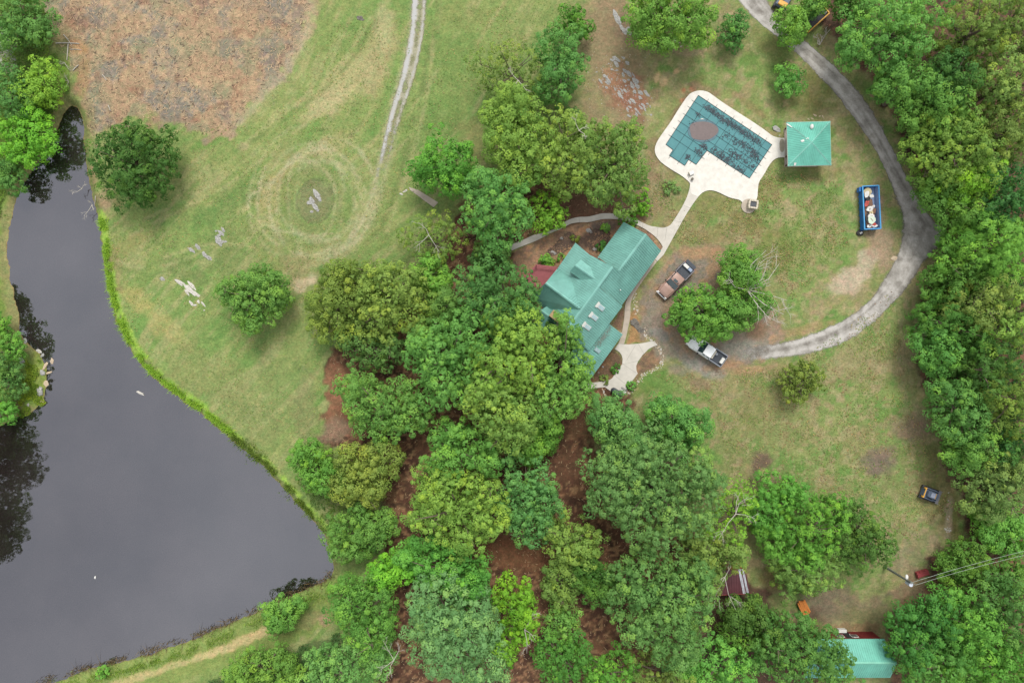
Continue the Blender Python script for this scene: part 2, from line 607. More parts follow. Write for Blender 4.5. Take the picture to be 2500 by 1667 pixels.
# beds round the house
bed = W2('A', [(0, 515), (300, 390), (640, 228), (870, 152), (1040, 152), (1270, 98), (1540, 110), (1700, 180), (2000, 310), (2205, 545), (2000, 900), (300, 1250), (-200, 900), (-150, 600)])
bm_ = poly_mask(bed, .25, .4)
mixc(bm_, (168, 130, 102))
mixc(bm_ * sstep(.5, .6, fbm(X / 1.2, Y / 1.2, 61, 3)) * .8, (136, 108, 92))
mixc(bm_ * sstep(.55, .64, f4 * .6 + f3 * .4), (172, 128, 92))
mulch2 = W2('D', [(1232, 425), (1330, 420), (1440, 440), (1450, 492), (1380, 498), (1290, 520), (1240, 520)])
mixc(poly_mask(mulch2, .4, .8), (118, 84, 66))
for b in [(1385, 520, 30, 14, 0, (128, 108, 104), .8), (1330, 555, 30, 18, -20, (104, 84, 76), .8), (1270, 590, 30, 14, 20, (160, 130, 92), .6)]:
    blob(*b[:7])
bed2 = W2('B', [(1250, 470), (1450, 200), (1470, 330), (1420, 600)])
mixc(poly_mask(bed2, .15, .3), (134, 104, 84))
bed3 = W2('B', [(1540, 300), (1640, 250), (1800, 560), (1830, 720), (1500, 790), (1540, 600)])
mixc(poly_mask(bed3, .2, .4), (168, 128, 80))
bed4 = W2('B', [(1300, 860), (1430, 980), (1440, 1110), (1280, 1340), (930, 1400), (900, 1330), (1280, 860)])
mixc(poly_mask(bed4, .2, .4), (138, 104, 72))
mixc(poly_mask(bed4, .2, .4) * sstep(.5, .62, f3), (112, 88, 68))
bed5 = W2('B', [(1950, 810), (2060, 900), (2080, 1060), (1960, 1180), (1740, 1300), (1560, 1520), (1500, 1600), (1660, 1260), (1640, 1100), (1760, 960)])
mixc(poly_mask(bed5, .2, .4), (152, 118, 88))
mixc(poly_mask(bed5, .2, .4) * sstep(.5, .62, f3), (124, 98, 80))

# yard in front of the house, ends of the gravel, bare clay
yard = W2('D', [(1528, 600), (1560, 575), (1600, 560), (1650, 566), (1676, 600), (1690, 660), (1780, 700), (1800, 760), (1790, 812), (1700, 838), (1660, 862), (1590, 838), (1520, 800), (1480, 762), (1466, 720), (1490, 660)])
ym = poly_mask(yard, .6, 1.3)
mixc(ym, (152, 126, 102))
mixc(ym * sstep(.44, .62, fbm(X / 2.4, Y / 2.4, 71, 4)), (140, 128, 116))
mixc(ym * sstep(.54, .66, fbm(X / 1.1, Y / 1.1, 72, 3)) * .8, (172, 136, 100))
for b in [(1700, 795, 70, 26, -8, (150, 145, 138), .85), (1620, 845, 60, 22, 22, (146, 141, 134), .8), (1530, 800, 40, 30, 40, (146, 138, 128), .7), (1500, 735, 22, 50, 20, (142, 132, 120), .7), (1610, 580, 46, 16, 0, (176, 138, 98), .7), (1510, 740, 18, 40, 30, (128, 112, 104), .6), (1516, 770, 26, 14, 30, (146, 144, 142), .7), (1600, 840, 40, 16, 20, (146, 142, 138), .7), (1560, 850, 30, 14, 20, (138, 128, 118), .6),
          (1700, 770, 50, 20, -10, (146, 136, 120), .8), (1740, 760, 30, 26, 0, (148, 112, 84), .7), (1650, 842, 40, 10, -10, (170, 132, 98), .7), (1720, 850, 60, 10, -6, (176, 136, 98), .7), (1690, 800, 40, 16, 0, (150, 146, 136), .6),
          (1605, 880, 40, 14, 20, (140, 112, 90), .6)]:
    blob(*b[:7])
# sandy and clay patches on the east lawn
for b in [(1415, 170, 100, 180, 0, (150, 130, 98), .75), (1385, 60, 70, 90, 0, (148, 128, 96), .6), (1480, 440, 60, 70, 20, (146, 124, 92), .7), (1560, 330, 40, 60, 30, (140, 118, 86), .5), (1965, 640, 40, 28, -25, (192, 172, 150), .9), (1990, 600, 26, 30, 20, (186, 168, 148), .8), (2010, 585, 14, 20, 0, (198, 178, 158), .8), (1935, 660, 34, 22, 0, (188, 168, 146), .8),
          (1900, 700, 60, 14, -25, (170, 144, 110), .5), (2080, 610, 12, 26, 10, (170, 124, 86), .8), (2010, 520, 26, 100, -5, (164, 136, 112), .85), (2035, 560, 20, 60, 0, (168, 142, 118), .7),
          (1960, 350, 14, 40, -15, (172, 156, 116), .6), (1960, 440, 22, 26, 0, (178, 164, 124), .6), (1905, 275, 34, 14, -20, (178, 162, 122), .5), (1510, 178, 8, 16, 20, (206, 174, 124), 1), (1526, 185, 12, 14, 0, (206, 174, 124), 1),
          (1555, 165, 8, 6, 0, (206, 172, 122), 1), (1590, 205, 9, 7, 0, (196, 112, 70), .9), (1570, 207, 6, 6, 0, (196, 112, 70), .8), (1568, 232, 8, 7, 0, (190, 114, 74), .8),
          (1565, 250, 12, 90, 32, (134, 104, 80), .7), (1620, 206, 40, 12, 20, (134, 106, 82), .6), (1720, 240, 60, 8, 36, (140, 112, 82), .5), (1500, 360, 22, 60, 0, (138, 116, 84), .6),
          (1425, 150, 46, 70, 0, (150, 130, 96), .7), (1390, 60, 50, 40, 0, (146, 124, 92), .6), (1430, 205, 62, 50, 35, (156, 112, 86), .9), (1450, 235, 34, 46, -30, (150, 100, 80), .7), (1400, 180, 24, 30, 0, (162, 120, 88), .7),
          (1570, 118, 46, 20, 0, (148, 126, 100), .7), (1420, 15, 40, 24, 0, (150, 126, 96), .6), (1440, 60, 26, 36, 0, (136, 112, 92), .7), (1500, 440, 24, 24, 0, (148, 140, 100), .6),
          (1650, 290, 30, 24, 0, (132, 128, 80), .4), (1640, 470, 60, 40, -20, (130, 122, 76), .6), (1560, 520, 40, 50, 0, (150, 140, 94), .4), (1700, 520, 70, 34, 0, (128, 118, 72), .6), (1640, 540, 50, 20, 0, (132, 120, 74), .6),
          (1740, 440, 60, 30, 0, (140, 128, 80), .6), (1880, 400, 60, 20, 0, (122, 118, 70), .5), (1840, 250, 60, 30, 0, (120, 112, 72), .5), (1770, 100, 50, 40, 40, (114, 124, 66), .6), (1870, 200, 40, 60, 30, (122, 120, 66), .6),
          (1750, 160, 60, 26, 30, (96, 128, 58), .5), (1640, 175, 40, 24, 0, (104, 132, 64), .5), (1900, 470, 40, 40, 0, (110, 134, 70), .5), (1830, 560, 50, 50, 0, (124, 138, 74), .5), (1780, 560, 40, 60, -30, (118, 116, 62), .5),
          (1500, 870, 40, 30, -30, (98, 140, 58), .8), (1540, 900, 34, 40, 0, (110, 144, 70), .6), (1480, 890, 26, 16, -40, (104, 136, 60), .6),
          (1745, 1060, 26, 28, 30, (118, 96, 82), .95), (1752, 1085, 10, 12, 0, (186, 158, 116), .8), (2015, 1065, 44, 28, 0, (120, 104, 94), .9), (2030, 1040, 30, 16, 0, (132, 110, 96), .7), (2100, 985, 60, 26, 0, (150, 124, 104), .7), (2110, 960, 26, 30, 0, (158, 132, 110), .6),
          (1840, 760, 90, 12, -14, (178, 140, 102), .5), (1780, 850, 60, 16, -6, (166, 142, 104), .5), (1960, 820, 60, 40, -30, (150, 142, 100), .5), (1740, 930, 50, 60, 0, (126, 128, 78), .5), (1800, 1000, 80, 40, 0, (134, 136, 86), .5),
          (2150, 1110, 40, 90, 0, (126, 118, 74), .6), (2180, 1180, 26, 60, 0, (120, 108, 62), .7), (2178, 1190, 9, 50, 4, (170, 150, 124), .8), (2110, 1240, 60, 30, 0, (148, 130, 104), .6), (2080, 1290, 50, 30, 0, (142, 128, 104), .6),
          (2110, 1360, 60, 50, 0, (142, 114, 90), .8), (2095, 1400, 46, 26, 0, (150, 100, 72), .8), (1950, 1400, 120, 50, 0, (132, 116, 92), .85), (1890, 1380, 60, 40, 0, (122, 108, 90), .8), (1990, 1420, 60, 30, 0, (116, 122, 74), .5),
          (1960, 1440, 80, 14, 0, (150, 116, 82), .7), (1850, 1430, 40, 40, 0, (104, 80, 62), .8), (1820, 1330, 60, 30, 0, (112, 124, 66), .6), (1770, 1320, 26, 40, 0, (158, 118, 84), .5),
          (1790, 1110, 50, 20, 0, (150, 122, 100), .6), (2060, 1110, 40, 40, 0, (120, 134, 78), .5)]:
    blob(*b[:7])
# wheel tracks along the wood on the east lawn
for off in (0, 16, 34):
    tr = smooth_poly(W2('D', [(2060 + off, 640), (2070 + off, 760), (2075 + off, 880), (2090 + off, 960)]), 2, False)
    mixc(np.exp(-((pline_dist(X, Y, tr) + (f3 - .5) * .8) / .35) ** 2) * .45, (160, 150, 112))

# wood floor in the east and south
wood = W2('D', [(1800, -60), (1890, 60), (1960, 140), (2020, 200), (2060, 290), (2090, 380), (2120, 450), (2180, 560), (2125, 620), (2110, 700), (2110, 840), (2140, 960), (2170, 1060),
                (2215, 1150), (2225, 1240), (2130, 1300), (2110, 1400), (2040, 1440), (2050, 1640), (2900, 1640), (2900, -60)])
wm = poly_mask(wood, .6, 1.2)
mixc(wm, (104, 76, 62))
mixc(wm * sstep(.48, .62, fbm(X / 1.6, Y / 1.6, 81, 4)), (84, 62, 50))
mixc(wm * sstep(.55, .66, f4), (124, 88, 66))
blob(2310, 1310, 40, 24, 0, (150, 104, 76), .8)
swood = W2('D', [(1600, 1320), (1660, 1330), (1760, 1350), (1790, 1420), (1850, 1450), (1930, 1470), (1950, 1640), (1500, 1640)])
mixc(poly_mask(swood, .4, .8), (98, 74, 60))

# pond banks: lush margins, weedy dam in the south, peat-brown bed
mixc(sstep(1.5, .3, sd) * sstep(-.2, .1, sd), (116, 126, 72))
wbank = (PX < 160) & (sd < 14)
mixc(np.where(wbank, sstep(13, 4, sd + (f3 - .5) * 3), 0), (112, 138, 58))
mixc(np.where(wbank, sstep(1.9, .6, sd + (f3 - .5) * 2), 0) * .8, (148, 142, 96))
for b in [(15, 130, 20, 40, -20, (178, 176, 168), .95), (70, 130, 40, 30, 0, (104, 128, 62), .6), (130, 220, 20, 40, 0, (132, 128, 70), .6), (85, 860, 26, 70, 0, (128, 148, 58), .8), (70, 920, 30, 16, 0, (118, 148, 54), .8), (35, 925, 26, 12, 0, (110, 90, 62), .7)]:
    blob(*b[:7])
dam = W2('D', [(0, 1600), (230, 1530), (500, 1446), (640, 1378), (760, 1318), (800, 1330), (790, 1400), (760, 1440), (650, 1490), (520, 1530), (420, 1568), (300, 1620)])
mixc(poly_mask(dam, .4, 1.0), (126, 144, 74))
for b in [(560, 1470, 110, 12, -24, (194, 172, 118), .9), (480, 1500, 70, 10, -22, (196, 176, 122), .8), (380, 1535, 70, 10, -20, (186, 168, 116), .7), (650, 1432, 40, 16, -20, (176, 150, 112), .8), (720, 1420, 40, 18, -20, (140, 132, 92), .6), (745, 1425, 22, 14, 0, (178, 146, 112), .8), (300, 1560, 60, 12, -18, (192, 172, 120), .6)]:
    blob(*b[:7])
damS = W2('D', [(420, 1600), (560, 1530), (700, 1480), (780, 1450), (800, 1600)])
mixc(poly_mask(damS, .4, 1.0) * .9, (92, 112, 66))
for ln, w in [([(222, 496), (240, 590), (245, 650), (264, 722), (292, 790), (338, 850), (398, 900), (462, 945)], 1.0), ([(462, 945), (530, 1000), (610, 1066), (660, 1122), (712, 1180), (742, 1216)], .55)]:
    d = pline_dist(X, Y, W2('D', [(a + 9, b - 3) for a, b in ln])) + (f3 - .5) * .8
    mixc(sstep(w, w * .4, d) * sstep(.36, .56, f3 * .6 + f2 * .4 + .05), (144, 182, 62))
mixc(sstep(.12, -.1, sd), (150, 104, 66))
mixc(sstep(-.6, -5.5, sd + (f2 - .5) * 3), (62, 48, 38))
lum = (col * np.array([.25, .65, .10])).sum(1, keepdims=True)
brn = np.clip((col[:, :1] - col[:, 1:2]) / (col[:, 1:2] + 1e-6) * 3, 0, 1)
des = .10 + .09 * brn
col = (col * (1 - des) + lum * des) * (0.84 + 0.32 * f4[:, None]) * (0.90 + 0.22 * f3[:, None])

gfac = []
ny, nx = shape
ii = np.arange(ny * nx).reshape(ny, nx)
gf = np.stack([ii[:-1, :-1], ii[:-1, 1:], ii[1:, 1:], ii[1:, :-1]], -1).reshape(-1, 4)
m, n, l, p = nodes_of("ground")
at = n.new("ShaderNodeAttribute")
at.attribute_name = "cover"
tc = n.new("ShaderNodeTexCoord")
nz1 = n.new("ShaderNodeTexNoise")
nz1.inputs["Scale"].default_value = 3.2
nz1.inputs["Detail"].default_value = 6
nz1.inputs["Roughness"].default_value = 0.75
l.new(tc.outputs["Object"], nz1.inputs["Vector"])
rp = n.new("ShaderNodeValToRGB")
rp.color_ramp.elements[0].position, rp.color_ramp.elements[0].color = 0.30, (0.64, 0.66, 0.62, 1)
rp.color_ramp.elements[1].position, rp.color_ramp.elements[1].color = 0.72, (1.36, 1.32, 1.28, 1)
l.new(nz1.outputs["Fac"], rp.inputs[0])
mx = n.new("ShaderNodeMix")
mx.data_type = 'RGBA'
mx.blend_type = 'MULTIPLY'
mx.inputs[0].default_value = 1.0
l.new(at.outputs["Color"], mx.inputs[6])
l.new(rp.outputs[0], mx.inputs[7])
nz3 = n.new("ShaderNodeTexNoise")
nz3.inputs["Scale"].default_value = 1.1
nz3.inputs["Detail"].default_value = 7
nz3.inputs["Roughness"].default_value = 0.8
l.new(tc.outputs["Object"], nz3.inputs["Vector"])
rp3 = n.new("ShaderNodeValToRGB")
rp3.color_ramp.elements[0].position, rp3.color_ramp.elements[0].color = 0.36, (0.80, 0.97, 0.86, 1)
rp3.color_ramp.elements[1].position, rp3.color_ramp.elements[1].color = 0.66, (1.22, 1.06, 1.06, 1)
l.new(nz3.outputs["Fac"], rp3.inputs[0])
mx3 = n.new("ShaderNodeMix")
mx3.data_type = 'RGBA'
mx3.blend_type = 'MULTIPLY'
mx3.inputs[0].default_value = 1.0
l.new(mx.outputs[2], mx3.inputs[6])
l.new(rp3.outputs[0], mx3.inputs[7])
l.new(mx3.outputs[2], p.inputs["Base Color"])
p.inputs["Roughness"].default_value = 0.9
p.inputs["Specular IOR Level"].default_value = 0.15
bp = n.new("ShaderNodeBump")
bp.inputs["Strength"].default_value = 0.9
bp.inputs["Distance"].default_value = 0.12
nz2 = n.new("ShaderNodeTexNoise")
nz2.inputs["Scale"].default_value = 5.0
nz2.inputs["Detail"].default_value = 5
l.new(tc.outputs["Object"], nz2.inputs["Vector"])
l.new(nz2.outputs["Fac"], bp.inputs["Height"])
l.new(bp.outputs[0], p.inputs["Normal"])
gme = np_mesh("ground", np.stack([X, Y, Z], 1), gf, m, 4)
ca = gme.attributes.new("cover", 'FLOAT_COLOR', 'POINT')
ca.data.foreach_set("color", np.concatenate([np.clip(col, 0, 1), np.ones((X.size, 1))], 1).astype(np.float32).ravel())
gme.polygons.foreach_set("use_smooth", np.ones(len(gf), dtype=bool))
ground = bpy.data.objects.new("ground", gme)
C.objects.link(ground)
struct(ground)


def gz(x, y):
    i = np.clip(np.searchsorted(gx, x), 0, nx - 1)
    j = np.clip(np.searchsorted(gy, y), 0, ny - 1)
    return float(Z[j * nx + i])


# ---- pond water
m, n, l, p = nodes_of("pond_water")
n.remove(p)
gl = n.new("ShaderNodeBsdfGlossy")
gl.inputs["Roughness"].default_value = 0.03
tr = n.new("ShaderNodeBsdfTransparent")
tr.inputs[0].default_value = (0.50, 0.36, 0.24, 1)
fr = n.new("ShaderNodeFresnel")
fr.inputs["IOR"].default_value = 2.5
gl.inputs["Color"].default_value = (0.88, 0.91, 1.0, 1)
ms = n.new("ShaderNodeMixShader")
tc = n.new("ShaderNodeTexCoord")
nz = n.new("ShaderNodeTexNoise")
nz.inputs["Scale"].default_value = 1.4
nz.inputs["Detail"].default_value = 4
bp = n.new("ShaderNodeBump")
bp.inputs["Strength"].default_value = 0.25
bp.inputs["Distance"].default_value = 0.012
l.new(tc.outputs["Object"], nz.inputs["Vector"])
l.new(nz.outputs["Fac"], bp.inputs["Height"])
l.new(bp.outputs[0], gl.inputs["Normal"])
l.new(fr.outputs[0], ms.inputs[0])
df = n.new("ShaderNodeBsdfDiffuse")
nm = n.new("ShaderNodeTexNoise")                # clouds of silt in the water
nm.inputs["Scale"].default_value = 0.055
nm.inputs["Detail"].default_value = 5
nm.inputs["Roughness"].default_value = 0.6
l.new(tc.outputs["Object"], nm.inputs["Vector"])
rm = n.new("ShaderNodeValToRGB")
rm.color_ramp.elements[0].position, rm.color_ramp.elements[0].color = 0.34, (0.012, 0.009, 0.008, 1)
rm.color_ramp.elements[1].position, rm.color_ramp.elements[1].color = 0.68, (0.046, 0.038, 0.036, 1)
l.new(nm.outputs["Fac"], rm.inputs[0])
l.new(rm.outputs[0], df.inputs[0])
mm = n.new("ShaderNodeMixShader")
mm.inputs[0].default_value = 0.6
l.new(tr.outputs[0], mm.inputs[1])
l.new(df.outputs[0], mm.inputs[2])
l.new(mm.outputs[0], ms.inputs[1])
l.new(gl.outputs[0], ms.inputs[2])
l.new(ms.outputs[0], n["Material Output"].inputs["Surface"])
wmb = MB()
cxp, cyp = sum(q[0] for q in pond) / len(pond), sum(q[1] for q in pond) / len(pond)
bnd = W2('D', [(140, 225), (190, 225), (215, 300), (225, 420), (260, 600), (270, 700), (350, 830), (480, 920), (640, 1060), (780, 1210), (800, 1310), (770, 1370), (600, 1430), (300, 1540), (100, 1600), (60, 1700), (-200, 1700), (-200, 900), (-40, 800), (-15, 500), (60, 350)])
wmb.add([(a, b, WATER_Z) for a, b in bnd[::-1]], [tuple(range(len(bnd)))])
struct(wmb.build("pond_water", m))


# ---- gravel drive and gravelled track: sheets that thin out along ragged edges
def soft_gravel(name, c1, c2, c3):
    m, n, l, p = nodes_of(name)
    at = n.new("ShaderNodeAttribute")
    at.attribute_name = "thick"
    tc = n.new("ShaderNodeTexCoord")
    nz = n.new("ShaderNodeTexNoise")
    nz.inputs["Scale"].default_value = 1.3
    nz.inputs["Detail"].default_value = 8
    nz.inputs["Roughness"].default_value = 0.7
    l.new(tc.outputs["Object"], nz.inputs["Vector"])
    ad = n.new("ShaderNodeMath")
    ad.operation = 'ADD'
    l.new(at.outputs["Fac"], ad.inputs[0])
    l.new(nz.outputs["Fac"], ad.inputs[1])
    mr = n.new("ShaderNodeMapRange")
    mr.inputs["From Min"].default_value = 0.66
    mr.inputs["From Max"].default_value = 1.0
    l.new(ad.outputs[0], mr.inputs["Value"])
    st = n.new("ShaderNodeAttribute")
    st.attribute_name = "rut"
    ng = n.new("ShaderNodeTexNoise")
    ng.inputs["Scale"].default_value = 3.4
    ng.inputs["Detail"].default_value = 8
    ng.inputs["Roughness"].default_value = 0.8
    l.new(tc.outputs["Object"], ng.inputs["Vector"])
    a2 = n.new("ShaderNodeMath")
    a2.operation = 'ADD'
    l.new(st.outputs["Fac"], a2.inputs[0])
    l.new(ng.outputs["Fac"], a2.inputs[1])
    m3 = n.new("ShaderNodeMath")
    m3.operation = 'MULTIPLY'
    m3.inputs[1].default_value = 0.5
    l.new(a2.outputs[0], m3.inputs[0])
    rp = n.new("ShaderNodeValToRGB")
    e = rp.color_ramp.elements
    e[0].position, e[0].color = 0.36, (*c1, 1)
    e[1].position, e[1].color = 0.66, (*c3, 1)
    k = e.new(0.5)
    k.color = (*c2, 1)
    l.new(m3.outputs[0], rp.inputs[0])
    l.new(rp.outputs[0], p.inputs["Base Color"])
    p.inputs["Roughness"].default_value = 0.95
    p.inputs["Specular IOR Level"].default_value = 0.1
    bp = n.new("ShaderNodeBump")
    bp.inputs["Strength"].default_value = 0.7
    bp.inputs["Distance"].default_value = 0.05
    l.new(ng.outputs["Fac"], bp.inputs["Height"])
    l.new(bp.outputs[0], p.inputs["Normal"])
    tr = n.new("ShaderNodeBsdfTransparent")
    ms = n.new("ShaderNodeMixShader")
    l.new(mr.outputs[0], ms.inputs[0])
    l.new(tr.outputs[0], ms.inputs[1])
    l.new(p.outputs[0], ms.inputs[2])
    l.new(ms.outputs[0], n["Material Output"].inputs["Surface"])
    return m


def resample(pts, n):
    p = np.array(pts)
    s = np.concatenate([[0], np.cumsum(np.hypot(*np.diff(p, axis=0).T))])
    t = np.linspace(0, s[-1], n)
    return np.stack([np.interp(t, s, p[:, 0]), np.interp(t, s, p[:, 1])], 1)


def ribbon(name, Lp, Rp, mat, z, cells=22, n=260, fade0=0, fade1=0, rutseed=0, rut_pat=None):
    Lp, Rp = resample(smooth_poly(Lp, 2, False), n), resample(smooth_poly(Rp, 2, False), n)
    u = np.linspace(0, 1, cells + 1)
    V = Lp[:, None] * (1 - u)[None, :, None] + Rp[:, None] * u[None, :, None]
    th = sstep(0, .30, np.minimum(u, 1 - u))[None, :] * np.ones((n, 1))
    th = th + (fbm(V[..., 0] / 1.6, V[..., 1] / 1.6, 99, 4) - .5) * .5 * (1 - th * .7)
    t = np.linspace(0, 1, n)[:, None]
    if fade0:
        th = th * sstep(0, fade0, t)
    if fade1:
        th = th * sstep(1, 1 - fade1, t)
    U, T = np.meshgrid(u, np.arange(n) * .4)
    wheel_l = np.exp(-((U - .3 + .05 * np.sin(T / 9)) / .10) ** 2) + np.exp(-((U - .72 + .04 * np.sin(T / 7 + 1)) / .10) ** 2)
    rut = np.clip(.52 + .2 * wheel_l + (fbm(U * 11, T / 26, 90 + rutseed, 3) - .5) * .5 + (fbm(V[..., 0] / .7, V[..., 1] / .7, 95 + rutseed, 4) - .5) * .8, 0, 1)
    if rut_pat is not None:
        rut = rut * .4 + rut_pat(U) * .6
        th = th * (.28 + .5 * rut_pat(U)) + (fbm(V[..., 0] / .8, V[..., 1] / .8, 97, 4) - .5) * .7 * th
    v = np.concatenate([V.reshape(-1, 2), np.full((V.shape[0] * V.shape[1], 1), z)], 1)
    v[:, 2] += np.maximum(0, np.array([gz(a, b) for a, b in v[:, :2]])) + 0.012
    ii = np.arange(n * (cells + 1)).reshape(n, cells + 1)
    f = np.stack([ii[:-1, :-1], ii[1:, :-1], ii[1:, 1:], ii[:-1, 1:]], -1).reshape(-1, 4)
    me = np_mesh(name, v, f, mat, 4)
    for nm, arr in (("thick", th), ("rut", rut)):
        a = me.attributes.new(nm, 'FLOAT', 'POINT')
        a.data.foreach_set("value", arr.astype(np.float32).ravel())
    o = bpy.data.objects.new(name, me)
    C.objects.link(o)
    return struct(o)


gmat = soft_gravel("gravel", al(130, 125, 118), al(162, 158, 151), al(194, 190, 184))
z3L = [(300, -90), (480, 130), (640, 250), (800, 390), (960, 550), (1120, 740), (1250, 910), (1350, 1080), (1420, 1260), (1480, 1450)]
z3R = [(560, -90), (700, 130), (860, 270), (1020, 400), (1180, 550), (1330, 740), (1440, 950), (1540, 1160), (1640, 1360), (1760, 1530)]
z6L = [(1490, 20), (1480, 160), (1430, 280), (1320, 470), (1190, 590), (1010, 690), (840, 750), (640, 800), (480, 800), (330, 770), (180, 700)]
z6R = [(1860, 60), (1810, 160), (1700, 250), (1575, 430), (1400, 620), (1180, 790), (965, 880), (720, 915), (520, 955), (340, 975), (160, 960)]
ribbon("gravel_drive", W2('3', z3L) + W2('6', z6L), W2('3', z3R) + W2('6', z6R), gmat, 0.004, 26, 420, fade1=.24)
tmat = soft_gravel("track_gravel", al(138, 140, 104), al(168, 164, 142), al(186, 186, 184))
tl = [(940, -50), (938, 40), (928, 110), (909, 190), (893, 240), (879, 296), (865, 360), (846, 440), (826, 500)]
tr_ = [(988, -50), (986, 40), (976, 110), (956, 190), (938, 240), (920, 296), (902, 360), (882, 440), (862, 500)]
ribbon("dirt_track", W2('D', tl), W2('D', tr_), tmat, 0.004, 16, 220, fade1=.55, rutseed=3,
       rut_pat=lambda u: np.exp(-((u - .30) / .17) ** 2) + .62 * np.exp(-((u - .74) / .14) ** 2))

# ---- concrete: walks, patio, pool deck, pads
conc = pm("concrete", al(206, 201, 190), .85, .10, 1.1, bump=.01, bscale=14)
conc_dull = pm("concrete_dull", al(184, 172, 156), .88, .14, 1.4, bump=.01, bscale=14)  # duller, browner tone than the main concrete
deckm = pm("pool_deck_concrete", al(224, 220, 210), .85, .12, 1.3, bump=.01, bscale=10)
joint = pm("joint_filler", al(150, 146, 138), .95, .1, 4)


def concrete(name, poly, mat, z1=0.13, z0=-0.25):
    o = MB().prism(poly, z0, z1).build(name, mat)
    return struct(o)


def joints(parent, segs, z, w=0.035):
    for a, b in segs:
        a, b = Vector((a[0], a[1], z)), Vector((b[0], b[1], z))
        d = (b - a)
        s = d.cross(Vector((0, 0, 1))).normalized() * w / 2
        mb = MB().add([a - s, b - s, b + s, a + s, a - s - Vector((0, 0, .02)), b - s - Vector((0, 0, .02)), b + s - Vector((0, 0, .02)), a + s - Vector((0, 0, .02))],
                      [(3, 2, 1, 0), (0, 1, 5, 4), (1, 2, 6, 5), (2, 3, 7, 6), (3, 0, 4, 7)])
        mb.build("control_joint", joint, parent, local=False)


n_edge = [(-240, 520), (0, 425), (150, 350), (290, 320), (420, 285), (560, 225), (630, 150), (740, 95), (870, 65), (1000, 65), (1100, 45), (1200, 15), (1290, 5), (1480, 15), (1590, 40), (1790, 105), (1900, 165), (2000, 210), (2130, 230), (2230, 236)]
s_edge = [(2205, 545), (2180, 490), (2100, 390), (2000, 312), (1900, 245), (1790, 190), (1680, 150), (1540, 110), (1480, 100), (1270, 95), (1130, 125), (1040, 150), (870, 150), (740, 170), (640, 225), (560, 270), (420, 318), (300, 390), (150, 462), (0, 517), (-200, 600)]
walk_n = smooth_poly(W2('A', n_edge), 2, False)
to_pool_l = smooth_poly([tuple(Q('A', 2230, 236).xy)] + W2('D', [(1518, 524), (1536, 521), (1546, 509), (1569, 472), (1582, 442), (1586, 415)]), 2, False)
to_pool_r = smooth_poly(W2('D', [(1630, 420), (1614, 441), (1600, 456), (1577, 490), (1553, 533), (1537, 562), (1524, 585)]), 2, False)
w1 = walk_n + to_pool_l[1:] + to_pool_r + [tuple(Q('A', 2120, 772).xy), tuple(Q('A', 2060, 716).xy), tuple(Q('A', 2160, 620).xy)] + smooth_poly(W2('A', s_edge), 2, False)
walk1 = concrete("garden_walk", w1, conc)
joints(walk1, [(Q('A', 240, 330).xy, Q('A', 300, 385).xy), (Q('A', 870, 66).xy, Q('A', 880, 149).xy), (Q('A', 1480, 16).xy, Q('A', 1480, 99).xy), (Q('A', 1890, 162).xy, Q('A', 1885, 236).xy), (Q('A', 2130, 232).xy, Q('A', 2110, 396).xy),
              (Q('A', 2270, 236).xy, Q('A', 2240, 440).xy), (Q('D', 1548, 508).xy, Q('D', 1566, 511).xy), (Q('D', 1570, 473).xy, Q('D', 1586, 479).xy)], .134)
w2a = smooth_poly(W2('A', [(2115, 775), (1960, 980), (1800, 1208), (1720, 1350), (1692, 1450), (1690, 1570), (1688, 1660), (1655, 1830), (1615, 2000), (1590, 2086)]), 1, False)
w2b = smooth_poly(W2('A', [(1500, 2076), (1535, 2000), (1562, 1866), (1596, 1656), (1600, 1500), (1620, 1400), (1740, 1200), (1900, 950), (2055, 720)]), 1, False)
walk2 = concrete("front_walk", w2a + w2b, conc_dull, .127)
joints(walk2, [(Q('B', 1466, 240).xy, Q('B', 1556, 245).xy), (Q('B', 1445, 470).xy, Q('B', 1536, 470).xy), (Q('A', 1745, 1195).xy, Q('A', 1805, 1210).xy), (Q('A', 1870, 1000).xy, Q('A', 1945, 1010).xy)], .131)
pat = W2('B', [(1310, 862), (1372, 772), (1462, 784), (1530, 788), (1700, 776), (1800, 758), (1910, 732), (1960, 760), (1992, 802), (1920, 824), (1850, 862), (1750, 962), (1680, 1062), (1652, 1130), (1656, 1200), (1676, 1252)]) \
    + W2('C', [(1060, 680), (815, 1020), (410, 725), (200, 745), (0, 765), (-330, 770), (-330, 640), (0, 605), (200, 590), (400, 560), (540, 525), (610, 480), (700, 340), (880, 100)]) \
    + W2('B', [(1436, 1020), (1420, 960), (1390, 915), (1350, 885)])
patio = concrete("patio", pat, conc, .137)
joints(patio, [(Q('B', 1435, 1105).xy, Q('B', 1690, 1050).xy), (Q('C', 890, 90).xy, Q('C', 1280, 350).xy), (Q('C', 690, 420).xy, Q('C', 1040, 690).xy), (Q('B', 1690, 790).xy, Q('B', 1770, 930).xy), (Q('B', 1640, 800).xy, Q('B', 1500, 1040).xy), (Q('C', 420, 720).xy, Q('C', 540, 530).xy)], .141)

